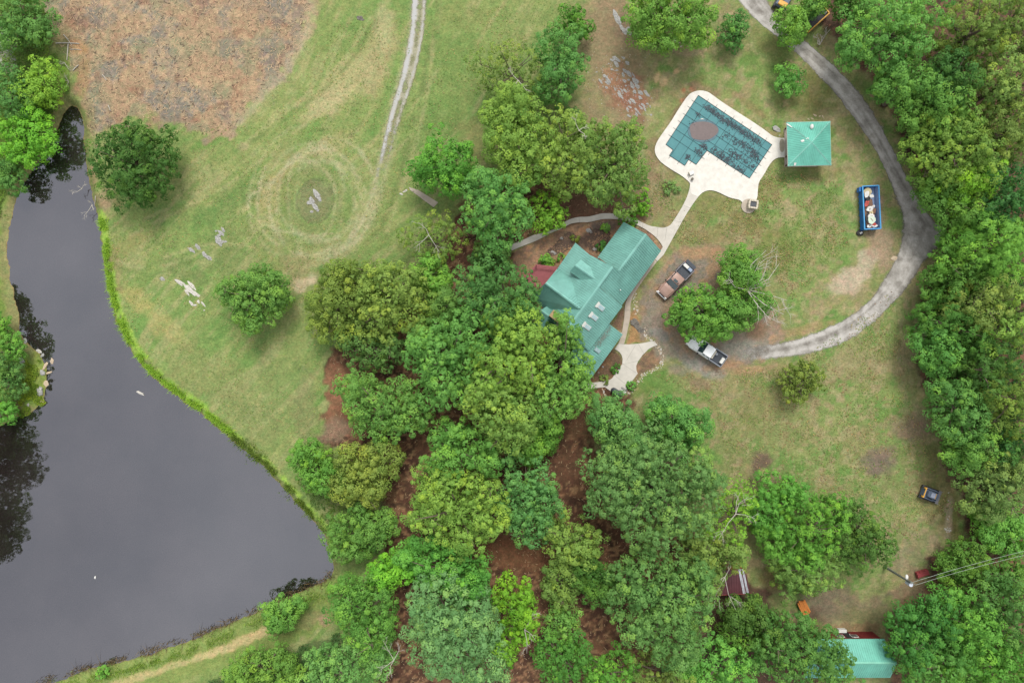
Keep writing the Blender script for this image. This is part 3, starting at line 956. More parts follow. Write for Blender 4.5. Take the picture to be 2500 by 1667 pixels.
deck_poly = smooth_poly(W2('P', [(850, 76), (740, 95), (650, 150), (500, 370), (380, 570), (240, 760), (150, 900), (116, 1000), (125, 1090), (180, 1180), (240, 1240), (400, 1350), (540, 1430), (640, 1510), (685, 1560)])
                        + W2('D', [(1584, 430), (1586, 446)]) + W2('D', [(1604, 452)])
                        + W2('W', [(0, 1112), (80, 1010), (170, 935), (300, 888), (400, 892), (540, 930), (700, 1010), (850, 1080), (1000, 1112), (1110, 1140), (1180, 1210), (1500, 1200), (1555, 1050), (1560, 900), (1572, 750), (1612, 640), (1700, 520), (1850, 250), (1940, 140)])
                        + W2('P', [(2040, 1165), (2100, 1142), (2230, 1140), (2230, 835), (2100, 835), (1985, 800), (1900, 730), (1700, 590), (1400, 400), (1200, 270), (1050, 160), (960, 97)]), 1)
concrete("pool_deck", deck_poly, deckm, .145)
cp = Q('W', 1330, 1290)
rp_ = 2.9 / 2
pad = [(cp.x + 1.05 * math.cos(t) , cp.y + 1.02 * math.sin(t)) for t in [k * math.tau / 40 for k in range(40)]]
concrete("grill_pad", pad, conc_dull, .151)
concrete("walk_fragment", W2('2', [(470, 1280), (535, 1300), (672, 1385), (640, 1418), (480, 1300)]), conc_dull, .06)

# brown stain pads, worn dark rectangle by the pavilion step
door_mat = MB().prism(smooth_poly(W2('P', [(2105, 850), (2185, 850), (2185, 1060), (2105, 1060)]), 2), .145, .153).build("stain_mat", pm("worn_mat", al(176, 166, 146), .95, .12, 3))
tag(door_mat, "tan worn mat between the pool deck and the pavilion slab", "mat")

# ================================================================== BUILDINGS
def roof_metal(name, c, stain=None):
    m, n, l, p = nodes_of(name)
    tc = n.new("ShaderNodeTexCoord")
    nz = n.new("ShaderNodeTexNoise")
    nz.inputs["Scale"].default_value = .45
    nz.inputs["Detail"].default_value = 7
    nz.inputs["Roughness"].default_value = .7
    l.new(tc.outputs["Object"], nz.inputs["Vector"])
    rp = n.new("ShaderNodeValToRGB")
    e = rp.color_ramp.elements
    e[0].position, e[0].color = .26, (*[v * .66 for v in c], 1)
    e[1].position, e[1].color = .72, (*[min(1, v * 1.12) for v in c], 1)
    l.new(nz.outputs["Fac"], rp.inputs[0])
    l.new(rp.outputs[0], p.inputs["Base Color"])
    p.inputs["Roughness"].default_value = .42
    p.inputs["Specular IOR Level"].default_value = .4
    return m


teal = roof_metal("teal_roof_metal", al(126, 184, 172))
teal_cap_lit_slope = roof_metal("teal_ridge_lit_slope_metal", al(140, 198, 186))
teal2 = roof_metal("pale_teal_roof_metal", al(120, 202, 182))
fascia = pm("fascia", al(196, 190, 176), .6, .08, 2)
wallm = pm("cedar_siding", al(126, 88, 62), .8, .2, 2.5, bump=.01)
glassm = pm("window_glass", (.05, .06, .07), .08, .2, 1, spec=.9)
stone_m = pm("chimney_stone", al(176, 150, 112), .9, .35, 4, bump=.04, bscale=6)
white_trim = pm("white_trim", al(222, 222, 216), .5, .06, 2)
dark_m = pm("dark_void", (.012, .012, .012), .9, .2, 3)


def poly_plane(P):
    c = sum(P, Vector()) / len(P)
    nrm = Vector()
    for i in range(len(P)):
        nrm += (P[i] - c).cross(P[(i + 1) % len(P)] - c)
    nrm.normalize()
    if nrm.z < 0:
        nrm = -nrm
    return c, nrm


def roof_plane(parent, P, mat, spacing=.31, rib=.055, name="roof_plane", thick=.14, slope=None):
    """sloping sheet with raised seams running down the fall line"""
    o = MB().slab(P, thick).build(name, mat, parent, local=False)
    c, nrm = poly_plane(P)
    dn = Vector((nrm.x, nrm.y, 0)) if slope is None else Vector((slope[0], slope[1], 0))
    if dn.length < .02:
        return o
    dn.normalize()
    ac = Vector((-dn.y, dn.x, 0))
    pl = [((q - c).dot(ac), (q - c).dot(dn)) for q in P]
    a0, a1 = min(q[0] for q in pl), max(q[0] for q in pl)
    zat = lambda a, d: c.z - (nrm.x * (ac.x * a + dn.x * d) + nrm.y * (ac.y * a + dn.y * d)) / nrm.z
    mb = MB()
    a = a0 + spacing * .6
    while a < a1 - .05:
        xs = []
        for i in range(len(pl)):
            (p0, q0), (p1, q1) = pl[i], pl[(i + 1) % len(pl)]
            if (p0 <= a) != (p1 <= a):
                xs.append(q0 + (q1 - q0) * (a - p0) / (p1 - p0))
        xs.sort()
        for k in range(0, len(xs) - 1, 2):
            d0, d1 = xs[k] + .02, xs[k + 1] - .02
            if d1 - d0 < .1:
                continue
            vs = []
            for d in (d0, d1):
                for s, hh in ((-.03, -.03), (-.014, rib), (.014, rib), (.03, -.03)):
                    q = c + ac * (a + s) + dn * d
                    vs.append((q.x, q.y, zat(a + s, d) + hh))
            mb.add(vs, [(0, 1, 5, 4), (1, 2, 6, 5), (2, 3, 7, 6), (0, 3, 2, 1), (4, 5, 6, 7)])
        a += spacing
    if mb.v:
        r = mb.build("standing_seams", mat, o, local=False)
        r["kind"] = "stuff"
    return o


def ridge_cap(parent, a, b, mat, w=.17, t=.05):
    d = (b - a).normalized()
    s = Vector((-d.y, d.x, 0)).normalized() * w
    u = Vector((0, 0, 1))
    mb = MB().add([a - s - u * .07, a + u * t, a + s - u * .07, b - s - u * .07, b + u * t, b + s - u * .07],
                  [(0, 1, 4, 3), (1, 2, 5, 4), (0, 2, 1), (3, 4, 5), (0, 3, 5, 2)])
    return mb.build("ridge_cap", mat, parent, local=False)


def PA(x, y, z):
    return Q('A', x, y, z)


def PB(x, y, z):
    return Q('B', x, y, z)


def onp(x, y, a, b, c):
    """point seen at A(x, y) that lies in the plane through a, b, c"""
    nr = (b - a).cross(c - a)
    z = a.z
    for _ in range(30):
        q = PA(x, y, z)
        z = a.z - (nr.x * (q.x - a.x) + nr.y * (q.y - a.y)) / nr.z
    return PA(x, y, z)


house = thing("house", "large house with green metal gabled roofs between the oaks and the truck yard", "house", Q('A', 1100, 1300, 0))
hw = MB()
for quad, z1 in [([(1610, 190), (1935, 375), (2140, 600), (1560, 1400), (1200, 1180), (1260, 640)], 3.0),
                 ([(830, 530), (1180, 720), (1400, 870), (1500, 1480), (1020, 2120), (500, 1800), (380, 1130)], 3.4),
                 ([(1300, 1790), (1535, 1935), (1050, 2590), (700, 2330)], 2.6), ([(120, 1560), (420, 1500), (640, 1890), (560, 2300), (-60, 1900)], 2.7)]:
    hw.prism([tuple(Q('A', a, b, 3.0).xy) for a, b in quad], -.3, z1 - .1)
hwall = hw.build("wall", wallm, house, local=False)
# gable infill walls that stand between lower and upper roofs
gw = MB()
for a, b, z0 in [((1395, 872, 6.7), (1190, 722, 4.9), 3.0), ((1395, 872, 6.7), (1495, 938, 5.6), 3.0), ((1215, 1205, 6.75), (1545, 1482, 4.3), 2.9), ((365, 1120, 6.1), (560, 890, 3.5), 2.5), ((1005, 2165, 4.2), (690, 1895, 6.7), 2.5)]:
    p0, p1 = PA(*a), PA(*b)
    t = Vector((p1.y - p0.y, p0.x - p1.x, 0)).normalized() * .06
    gw = MB()
    gw.add([p0 + t, p1 + t, Vector((p1.x, p1.y, z0)) + t, Vector((p0.x, p0.y, z0)) + t, p0 - t, p1 - t, Vector((p1.x, p1.y, z0)) - t, Vector((p0.x, p0.y, z0)) - t],
           [(0, 1, 2, 3), (7, 6, 5, 4), (0, 4, 5, 1), (1, 5, 6, 2), (2, 6, 7, 3), (3, 7, 4, 0)])
    gw.build("gable_wall", wallm, house, local=False)

roof_plane(house, [PA(1585, 145, 3.2), PA(1945, 338, 5.8), PA(1440, 1012, 5.8), PA(1105, 795, 3.2)], teal)
w_a, w_b, w_c = PA(1945, 338, 5.8), PA(2182, 605, 3.15), PA(1552, 1475, 3.15)
roof_plane(house, [w_a, w_b, w_c, onp(1195, 1195, w_a, w_b, w_c), onp(1410, 857, w_a, w_b, w_c), PA(1510, 922, 5.82)], teal, slope=(.8, -.6))
roof_plane(house, [PA(1410, 855, 7.0), PA(895, 1527, 7.0), PA(745, 1035, 4.72), PA(1040, 665, 4.72)], teal)
roof_plane(house, [PA(1040, 665, 4.71), PA(745, 1035, 4.71), PA(540, 870, 3.6), PA(815, 475, 3.5)], teal)
roof_plane(house, [PA(340, 1115, 6.35), PA(895, 1527, 6.98), PA(747, 1037, 4.70), PA(540, 870, 3.58)], teal, slope=(.72, .62))
roof_plane(house, [PA(340, 1115, 6.33), PA(895, 1529, 6.96), PA(640, 1760, 3.3), PA(90, 1350, 3.1)], teal, slope=(-.62, -.72))
roof_plane(house, [PA(895, 1528, 6.94), PA(665, 1892, 7.0), PA(300, 1640, 3.5), PA(560, 1290, 3.5)], teal, slope=(-.8, .6))
roof_plane(house, [PA(1200, 1185, 7.0), PA(1565, 1490, 4.4), PA(1030, 2197, 4.4), PA(665, 1892, 7.0)], teal)
roof_plane(house, [PA(1171, 1627, 4.9), PA(1571, 1937, 2.8), PA(1061, 2642, 2.8), PA(661, 2332, 4.9)], teal)
# low gabled wing under the oaks
roof_plane(house, [PB(130, 240, 4.4), PB(470, 500, 4.4), PB(330, 690, 3.1), PB(0, 450, 3.1)], teal)
roof_plane(house, [PB(130, 240, 4.4), PB(470, 500, 4.4), PB(640, 420, 3.3), PB(280, 150, 3.3)], teal)
roof_plane(house, [PB(420, 560, 4.2), PB(660, 740, 4.2), PB(530, 950, 2.9), PB(260, 780, 2.9)], teal)
# dormer
dn = [PA(815, 830, 6.42), PA(1135, 1055, 6.36), PA(1100, 895, 5.55), PA(905, 740, 5.5)]
ds = [PA(815, 830, 6.42), PA(1135, 1055, 6.36), PA(950, 1100, 5.55), PA(720, 930, 5.5)]
roof_plane(house, dn, teal_cap_lit_slope, name="dormer_roof", thick=.1)  # lighter metal tone: this slope's brighter light is put into its colour
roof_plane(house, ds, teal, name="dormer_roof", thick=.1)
dq = [PA(890, 762, 5.4), PA(1075, 895, 5.4), PA(950, 1075, 5.4), PA(745, 918, 5.4)]
MB().prism([(q.x, q.y) for q in dq], 4.6, 5.42).build("dormer_wall", wallm, house, local=False)
for a, b in [((1945, 338, 5.82), (1510, 922, 5.82)), ((1410, 855, 7.02), (690, 1855, 7.02)), ((340, 1115, 6.37), (880, 1515, 7.0)), ((815, 830, 6.44), (1135, 1055, 6.38))]:
    ridge_cap(house, PA(*a), PA(*b), teal_cap_lit_slope)
ridge_cap(house, PB(130, 240, 4.42), PB(470, 500, 4.42), teal_cap_lit_slope)


def zmain(P):      # height of the south-east main slope at world xy
    c, nr = poly_plane([PA(1200, 1185, 7.0), PA(1565, 1490, 4.4), PA(1030, 2197, 4.4), PA(665, 1892, 7.0)])
    return c.z - (nr.x * (P.x - c.x) + nr.y * (P.y - c.y)) / nr.z


frost = pm("skylight_dome", al(168, 196, 200), .25, .1, 2, spec=.7)
for bx_, by_ in [(1060, 185), (955, 340), (845, 495)]:
    c = PB(bx_ + 18, by_ + 10, 5.7)
    c.z = zmain(c)
    ax = (PA(1565, 1490, 4.4) - PA(1200, 1185, 7.0)).normalized()
    sd_ = (PA(1030, 2197, 4.4) - PA(1565, 1490, 4.4)).normalized()
    up = sd_.cross(ax)
    if up.z < 0:
        up = -up
    M = Matrix((ax, sd_, up)).transposed()
    sk = MB().box(c + up * .08, (1.25, .62, .16), M).build("skylight", white_trim, house, local=False, bevel=.015)
    MB().box(c + up * .18 + ax * .08, (.95, .48, .05), M).build("pane", frost, sk, local=False)
    MB().box(c + up * .15 - ax * .72, (.22, .80, .2), M).build("flashing", white_trim, sk, local=False)
c = PB(1028, 880, 3.4)
c2, n2 = poly_plane([PA(1171, 1627, 4.9), PA(1571, 1937, 2.8), PA(1061, 2642, 2.8), PA(661, 2332, 4.9)])
c.z = c2.z - (n2.x * (c.x - c2.x) + n2.y * (c.y - c2.y)) / n2.z
sk = MB().box(c + n2 * .08, (1.05, .55, .14), M).build("skylight", pm("grey_curb", al(150, 176, 172), .5, .1), house, local=False, bevel=.015)
MB().box(c + n2 * .17, (.9, .44, .05), M).build("pane", frost, sk, local=False)
for (x, y, r) in [(1680, 847, .16), (1525, 1232, .08)]:
    q = PA(x, y, 4.4)
    MB().tube([(q.x, q.y, 4.0), (q.x, q.y, 4.95)], [r, r * .9], 10).build("vent_pipe", white_trim, house, local=False)
# leaves and grit washed down against the lower roof
rg = np.random.RandomState(15)
rl = []
for (x0, y0, x1, y1, w, k_) in [(1245, 510, 1000, 840, 44, 240), (1180, 620, 1060, 780, 70, 130), (860, 930, 900, 1200, 30, 120)]:
    t = rg.rand(k_)
    for a, b in zip(x0 + (x1 - x0) * t + rg.normal(size=k_) * w * .5, y0 + (y1 - y0) * t + rg.normal(size=k_) * w * .5):
        q = PB(a, b, 3.7)
        rl.append((q.x, q.y, c2.z - (n2.x * (q.x - c2.x) + n2.y * (q.y - c2.y)) / n2.z + .07))
rl = np.array(rl)
me = np_mesh("roof_leaf_litter", leaf_tris(rl, unit(np.array([[n2.x, n2.y, n2.z]]) + rg.normal(size=rl.shape) * .2), .07 * (.5 + rg.rand(len(rl))), .045 * (.5 + rg.rand(len(rl))), rg), np.arange(len(rl) * 3).reshape(-1, 3), pm("roof_grit", al(128, 142, 132), .9, .3, 5))
o = bpy.data.objects.new("roof_leaf_litter", me)
C.objects.link(o)
tag(o, "grey leaf grit collected on the lower green roof below the main eave", "leaves", kind="stuff")
# stone chimney
cc = PB(370, 340, 6.6)
ch = MB().box((cc.x, cc.y, 4.0), (1.5, .95, 5.6), Matrix.Rotation(math.radians(-38), 3, 'Z'), (.92, .92)).build("chimney", stone_m, house, local=False, bevel=.06)
MB().box((cc.x, cc.y, 6.83), (1.5, 1.0, .1), Matrix.Rotation(math.radians(-38), 3, 'Z')).build("cap_stone", stone_m, ch, local=False, bevel=.03)
MB().tube([(cc.x + .1, cc.y - .02, 6.8), (cc.x + .1, cc.y - .02, 6.93)], .2, 10).build("flue", dark_m, ch, local=False)
# garage doors and windows on the yard side, door on the patio side
e0, e1 = PA(2140, 620, 3.0), PA(1560, 1420, 3.0)
for t in (.16, .42):
    q = e0.lerp(e1, t)
    ang = math.atan2(e1.y - e0.y, e1.x - e0.x)
    R_ = Matrix.Rotation(ang, 3, 'Z')
    d = MB().box((q.x, q.y, 1.15), (2.6, .12, 2.2), R_).build("garage_door", white_trim, house, local=False)
    for k in range(3):
        MB().box((q.x, q.y, .55 + k * .55), (2.5, .16, .03), R_).build("panel_groove", fascia, d, local=False)
for (x, y) in [(1520, 1960), (1400, 2120), (1250, 2320)]:
    q = PA(x, y, 2.5)
    w = MB().box((q.x, q.y, 1.5), (1.1, .12, 1.1), Matrix.Rotation(math.radians(-126), 3, 'Z')).build("window", white_trim, house, local=False)
    MB().box((q.x, q.y, 1.5), (.9, .16, .9), Matrix.Rotation(math.radians(-126), 3, 'Z')).build("pane", glassm, w, local=False)

# red deck beside the house
deckc = pm("red_deck_paint", al(158, 84, 88), .7, .12, 3)
dk = thing("wooden_deck", "dusty red painted deck beside the green roofed house", "deck", Q('A', 330, 980, 0))
dp = [PA(190, 838, 1.2), PA(520, 875, 1.2), PA(470, 960, 1.2), PA(330, 1180, 1.2), PA(60, 1420, 1.2), PA(-40, 1060, 1.2)]
MB().prism([(q.x, q.y) for q in dp], 1.02, 1.1).build("joist_frame", deckc, dk, local=False)
ctr = sum(dp, Vector()) / 6
ux = (dp[1] - dp[0]).normalized()
uy = Vector((-ux.y, ux.x, 0))
for k in range(-24, 25):
    off = k * .15
    pl = [((q - ctr).dot(ux), (q - ctr).dot(uy)) for q in dp]
    xs = []
    for i in range(6):
        (p0, q0), (p1, q1) = pl[i], pl[(i + 1) % 6]
        if (q0 <= off) != (q1 <= off):
            xs.append(p0 + (p1 - p0) * (off - q0) / (q1 - q0))
    if len(xs) >= 2:
        a, b = min(xs), max(xs)
        q = ctr + ux * ((a + b) / 2) + uy * off
        MB().box((q.x, q.y, 1.12), (b - a, .135, .04), Matrix((ux, uy, Vector((0, 0, 1)))).transposed()).build("plank", deckc, dk, local=False)
for i in (0, 1, 5):
    a, b = dp[i], dp[(i + 1) % 6]
    q = (a + b) / 2
    MB().box((q.x, q.y, 2.02), ((b - a).length, .12, .06), Matrix.Rotation(math.atan2(b.y - a.y, b.x - a.x), 3, 'Z')).build("handrail", deckc, dk, local=False)
    MB().box((a.x, a.y, 1.5), (.12, .12, 1.05)).build("rail_post", deckc, dk, local=False)

# ------------------------------------------------------------------ pool cover
pool = thing("pool_cover", "teal mesh safety cover strapped over the swimming pool", "pool cover", Q('P', 1000, 750, .145))
cov = W2('P', [(810, 160), (1980, 945), (1625, 1475), (1290, 1262), (950, 1035), (775, 1258), (655, 1180), (595, 1275), (350, 1115), (410, 1025), (295, 940)])
covm = pm("cover_mesh", al(72, 130, 136), .75, .12, .9, col2=al(86, 146, 148), thr=(.25, .75))
strapm = pm("strap_webbing", al(26, 56, 62), .8, .2, 3)
# gently sagging fabric
px0, px1 = min(q[0] for q in cov), max(q[0] for q in cov)
py0, py1 = min(q[1] for q in cov), max(q[1] for q in cov)
bmc = bmesh.new()
vs = [bmc.verts.new((a, b, 0)) for a, b in cov]
bmc.faces.new(vs)
bmesh.ops.triangulate(bmc, faces=bmc.faces)
for _ in range(5):
    bmesh.ops.subdivide_edges(bmc, edges=[e for e in bmc.edges if e.calc_length() > .45], cuts=1)
    bmesh.ops.triangulate(bmc, faces=bmc.faces)
vx = np.array([v.co.x for v in bmc.verts])
vy = np.array([v.co.y for v in bmc.verts])
dd = pline_dist(vx, vy, cov, True)
zz = .185 + .055 * (fbm(vx / 1.3, vy / 1.3, 101, 3) - .5) * sstep(0, 1, dd) - 0.0 * dd
pud = Q('P', 875, 725)
zz = zz - .05 * np.exp(-((np.hypot(vx - pud.x, vy - pud.y) / 1.9) ** 4))
for v, z in zip(bmc.verts, zz):
    v.co.z = z
bmesh.ops.recalc_face_normals(bmc, faces=bmc.faces)
me = bpy.data.meshes.new("cover_sheet")
off = pool.location
for v in bmc.verts:
    v.co -= off
bmc.to_mesh(me)
bmc.free()
me.materials.append(covm)
me.polygons.foreach_set("use_smooth", [True] * len(me.polygons))
cs = bpy.data.objects.new("cover_sheet", me)
C.objects.link(cs)
cs.parent = pool
ue = (Q('P', 1980, 945) - Q('P', 810, 160)).normalized()
uf = Vector((ue.y, -ue.x, 0))     # toward the south-west edge
org = Q('P', 810, 160)
plc = [((Vector((a, b, 0)) - org).dot(ue), (Vector((a, b, 0)) - org).dot(uf)) for a, b in cov]


def strap_lines(axis_i, vals):
    for val in vals:
        xs = []
        for i in range(len(plc)):
            p0, p1 = plc[i], plc[(i + 1) % len(plc)]
            if (p0[axis_i] <= val) != (p1[axis_i] <= val):
                t = (val - p0[axis_i]) / (p1[axis_i] - p0[axis_i])
                xs.append(p0[1 - axis_i] + (p1[1 - axis_i] - p0[1 - axis_i]) * t)
        xs.sort()
        for k in range(0, len(xs) - 1, 2):
            a, b = xs[k] - .45, xs[k + 1] + .45
            nn = max(2, int((b - a) / .5))
            mb = MB()
            pts = []
            for j in range(nn + 1):
                t = a + (b - a) * j / nn
                q = org + (ue * t + uf * val if axis_i == 1 else ue * val + uf * t)
                ins = xs[k] <= t <= xs[k + 1]
                pts.append((q.x, q.y, (.222 if ins else .165)))
            sdv = (uf if axis_i == 1 else ue) * .02
            for j in range(nn):
                A_, B_ = Vector(pts[j]), Vector(pts[j + 1])
                mb.add([A_ - sdv, A_ + sdv, B_ + sdv, B_ - sdv], [(0, 1, 2, 3)])
            mb.build("strap", strapm, pool, local=False)


ev = max(q[1] for q in plc)
strap_lines(1, [1.05, 2.1, 3.3, 4.55, 5.75, 6.95])
strap_lines(0, [1.5, 2.95, 4.4, 5.85, 7.3, 8.75, 10.2, 11.4])
tr_edge = MB()
for i in range(len(cov)):
    a, b = Vector((*cov[i], .2)), Vector((*cov[(i + 1) % len(cov)], .2))
    tr_edge.tube([a, b], .035, 5)
tr_edge.build("hem", strapm, pool, local=False)
pm_pud = pm("puddle_silt", al(92, 74, 72), .5, .18, 2.5, spec=.6)
pp = [(pud.x + 1.95 * math.cos(t) * (1 + .10 * math.sin(3 * t + 1)) * (1.06 if math.cos(t) > 0 else .98), pud.y + 1.42 * math.sin(t) * (1 + .08 * math.cos(2 * t)) ) for t in [k * math.tau / 36 for k in range(36)]]
tag(MB().prism(pp, .19, .2275).build("silt_puddle", pm_pud), "brown silty puddle lying on the teal pool cover", "puddle")
pp2 = [(pud.x + .12 + 2.2 * math.cos(t), pud.y + .02 + 1.62 * math.sin(t)) for t in [k * math.tau / 36 for k in range(36)]]
MB().prism(pp2, .185, .2125).build("damp_ring", pm("damp_cover", al(56, 100, 112), .5, .15, 2), pool, local=False)
# wet leaves gathered on the cover
rg = np.random.RandomState(5)
lp, ln_ = [], []
for (x0, y0, x1, y1, w, n_) in [(930, 330, 1150, 470, 34, 260), (1150, 490, 1480, 700, 36, 420), (1480, 700, 1800, 900, 36, 360), (1480, 880, 1760, 1180, 60, 260), (1380, 880, 1560, 960, 40, 90), (1030, 1000, 1280, 1200, 46, 260),
                                (1280, 1160, 1460, 1120, 46, 120), (1180, 1130, 1500, 1360, 40, 200), (1300, 1020, 1600, 1230, 40, 170), (1640, 1280, 1720, 1300, 30, 60), (780, 1030, 860, 1080, 40, 110), (640, 1130, 660, 1140, 26, 70), (850, 930, 950, 980, 26, 110), (780, 440, 830, 460, 30, 40),
                                (1200, 760, 1420, 860, 50, 70), (1680, 1020, 1780, 1180, 36, 130), (1450, 1300, 1560, 1400, 30, 40), (700, 580, 740, 600, 30, 14)]:
    n_ = int(n_ * .62)
    t = rg.rand(n_)
    xs, ys = x0 + (x1 - x0) * t + rg.normal(size=n_) * w * .75, y0 + (y1 - y0) * t + rg.normal(size=n_) * w * .75
    for a, b in zip(xs, ys):
        q = Q('P', a, b, .225)
        lp.append((q.x, q.y, .228 + rg.rand() * .02))
lp = np.array(lp)
ok = inside(lp[:, 0], lp[:, 1], cov)
lp = lp[ok]
nn_ = unit(np.stack([rg.normal(size=len(lp)) * .25, rg.normal(size=len(lp)) * .25, np.ones(len(lp))], 1))
wet = pm("wet_leaves", al(58, 72, 80), .6, .4, 6)
me = np_mesh("wet_leaf_litter", leaf_tris(lp, nn_, .16 * (.4 + rg.rand(len(lp))), .05 * (.6 + rg.rand(len(lp))), rg), np.arange(len(lp) * 3).reshape(-1, 3), wet)
o = bpy.data.objects.new("wet_leaf_litter", me)
C.objects.link(o)
tag(o, "dark wet leaves strewn in streaks over the pool cover", "leaves", kind="stuff")

# ------------------------------------------------------------------ pavilion
pv = thing("pavilion", "square open pavilion with a hipped pale teal metal roof beside the pool deck", "pavilion", Q('V', 930, 800, 0))
ez, az = 2.7, 4.15
cn = [Q('V', 400, 285, ez), Q('V', 1440, 262, ez), Q('V', 1465, 1308, ez), Q('V', 430, 1330, ez)]
apx = Q('V', 1000, 762, az)
for i in range(4):
    roof_plane(pv, [cn[i], cn[(i + 1) % 4], apx], teal2, spacing=.24, thick=.1)
PVR = roof_metal("pavilion_cap", al(148, 214, 198))
for i in range(4):
    ridge_cap(pv, cn[i] + Vector((0, 0, .02)), apx + Vector((0, 0, .02)), roof_metal("pavilion_ridge", al(140, 206, 188)) if i == 0 else PVR, w=.12)
for i in range(4):
    a, b = cn[i], cn[(i + 1) % 4]
    q = (a + b) / 2
    MB().box((q.x, q.y, ez - .09), ((b - a).length, .05, .17), Matrix.Rotation(math.atan2(b.y - a.y, b.x - a.x), 3, 'Z')).build("fascia_board", fascia, pv, local=False)
slab = [Q('V', 345, 425, .15), Q('V', 1130, 440, .15), Q('V', 1130, 1340, .15), Q('V', 355, 1345, .15)]
MB().prism([(q.x, q.y) for q in slab], -.2, .148).build("floor_slab", pm("pink_slab", al(186, 170, 160), .85, .1, 2), pv, local=False)
wood_m = pm("post_wood", al(104, 78, 60), .8, .2, 3)
for q in slab:
    d = (pv.location - q) * .035
    MB().box((q.x + d.x, q.y + d.y, 1.35), (.18, .18, 2.5)).build("post", wood_m, pv, local=False, bevel=.01)
q = (slab[0] + slab[3]) / 2
q2 = slab[3].lerp(slab[0], .25)
MB().box((q2.x + .12, q2.y, 1.35), (.18, .18, 2.5)).build("post", wood_m, pv, local=False, bevel=.01)
jug = MB()
jq = Q('V', 985, 400, 3.2)
zr = 3.16
jug.loft([[(jq.x + math.cos(t) * r * .8 + dx, jq.y + math.sin(t) * r * 1.2 + dx * 1.3, zr + h_) for t in [k * math.tau / 10 for k in range(10)]] for r, h_, dx in [(.10, .0, 0), (.27, .08, 0), (.30, .22, .02), (.22, .34, .05), (.08, .38, .06)]])
tag(jug.build("roof_vent", white_trim, smooth=True), "white rounded plastic vent lying on the pavilion roof", "vent")
for pts in ([(415, 300), (440, 290), (560, 380), (530, 405)], [(700, 740), (770, 715), (780, 770), (730, 780)], [(805, 690), (865, 680), (868, 720), (815, 730)], [(590, 1240), (650, 1240), (640, 1300), (600, 1305)]):
    P3 = []
    for a, b in pts:
        w_ = Q('V', a, b, 3.2)
        fr_ = max(abs((a - 935) / 520), abs((b - 800) / 522))
        P3.append(Vector((w_.x, w_.y, az - (az - ez) * min(1, fr_) + .06)))
    MB().slab(P3, .02).build("bare_metal_patch", white_trim, pv, local=False)

# ------------------------------------------------------------------ metal workshop (south-east) and maroon shed
ws = thing("workshop", "metal workshop with pale teal gable roof and red wall, trees on both sides", "workshop", Q('R', 1100, 900, 0))
redm = pm("red_siding", al(120, 32, 38), .6, .1, 2)
eN0, eN1 = Q('R', -300, 560, 2.7), Q('R', 1500, 556, 2.7)
rd0, rd1 = Q('R', -260, 1112, 4.6), Q('R', 1785, 1110, 4.6)
eS0, eS1 = Q('R', -330, 1450, 2.7), Q('R', 1632, 1440, 2.7)
roof_plane(ws, [eN0, eN1, rd1, rd0], teal2, spacing=.3)
roof_plane(ws, [eS0, eS1, rd1, rd0], teal2, spacing=.3)
ridge_cap(ws, rd0, rd1, roof_metal("workshop_ridge", al(140, 214, 190)), w=.15)
iw = Vector((.35, -.12, 0))
fp = [(eN0.x + .1, eN0.y - .12), (eN1.x - .25, eN1.y - .12), (eS1.x - .25, eS1.y + .3), (eS0.x + .1, eS0.y + .3)]
MB().prism(fp, -.2, 2.6).build("wall", redm, ws, local=False)
for k in range(24):
    t = (k + .5) / 24
    MB().box((fp[0][0] + (fp[1][0] - fp[0][0]) * t, fp[0][1] + .02, 1.25), (.04, .05, 2.5)).build("siding_rib", redm, ws, local=False)
for x in (480, 800):
    q = Q('R', x, 475, 1.5)
    w_ = MB().box((q.x, fp[0][1] + .03, 1.5), (1.0, .1, .8)).build("window", white_trim, ws, local=False)
    MB().box((q.x, fp[0][1] + .07, 1.5), (.84, .06, .64)).build("pane", glassm, w_, local=False)
q = Q('R', 640, 460, 1.0)
d_ = MB().box((q.x, fp[0][1] + .03, 1.0), (.9, .08, 2.0)).build("door", dark_m, ws, local=False)
MB().box((q.x + .35, fp[0][1] + .1, 1.0), (.08, .06, .08)).build("handle", white_trim, d_, local=False)
q = Q('R', 560, 412, .9)
fz = thing("chest_freezer", "white box standing against the red workshop wall", "freezer", (q.x, q.y + .1, gz(q.x, q.y)))
MB().box((0, 0, .3), (1.1, .42, .6)).build("cabinet", white_trim, fz, bevel=.03)
MB().box((0, 0, .63), (1.14, .46, .06)).build("lid", white_trim, fz, bevel=.02)

sh = thing("maroon_shed", "low shed with maroon metal roof patched with two white sheets, half under trees", "shed", Q('S', 700, 400, 0))
mar = roof_metal("maroon_roof_metal", al(108, 66, 72))
mar2 = pm("maroon_trim", al(150, 66, 62), .6, .12, 2)
r0, r1, r2, r3 = Q('S', 250, 120, 3.0), Q('S', 935, 60, 3.0), Q('S', 1040, 530, 2.5), Q('S', 300, 570, 2.5)
roof_plane(sh, [r0, r1, r2, r3], mar, spacing=.35)
MB().prism([(r0.x + .2, r0.y - .2), (r1.x - .15, r1.y - .2), (r2.x - .2, r2.y + .2), (r3.x + .2, r3.y + .2)], -.2, 2.35).build("wall", mar2, sh, local=False)
q = (r2 + r3) / 2
MB().box((q.x, q.y - .03, 2.42), ((r3 - r2).length, .05, .3), Matrix.Rotation(math.atan2(r3.y - r2.y, r3.x - r2.x), 3, 'Z')).build("fascia_board", mar2, sh, local=False)
for t0, t1 in ((.80, .87), (.90, .955)):
    a, b, c_, d_ = r0.lerp(r1, t0), r0.lerp(r1, t1), r3.lerp(r2, t1), r3.lerp(r2, t0)
    MB().slab([x + Vector((0, 0, .05)) for x in (a, b, c_, d_)], .03).build("white_sheet", pm("weathered_white_metal", al(186, 190, 198), .5, .25, 1.5), sh, local=False)

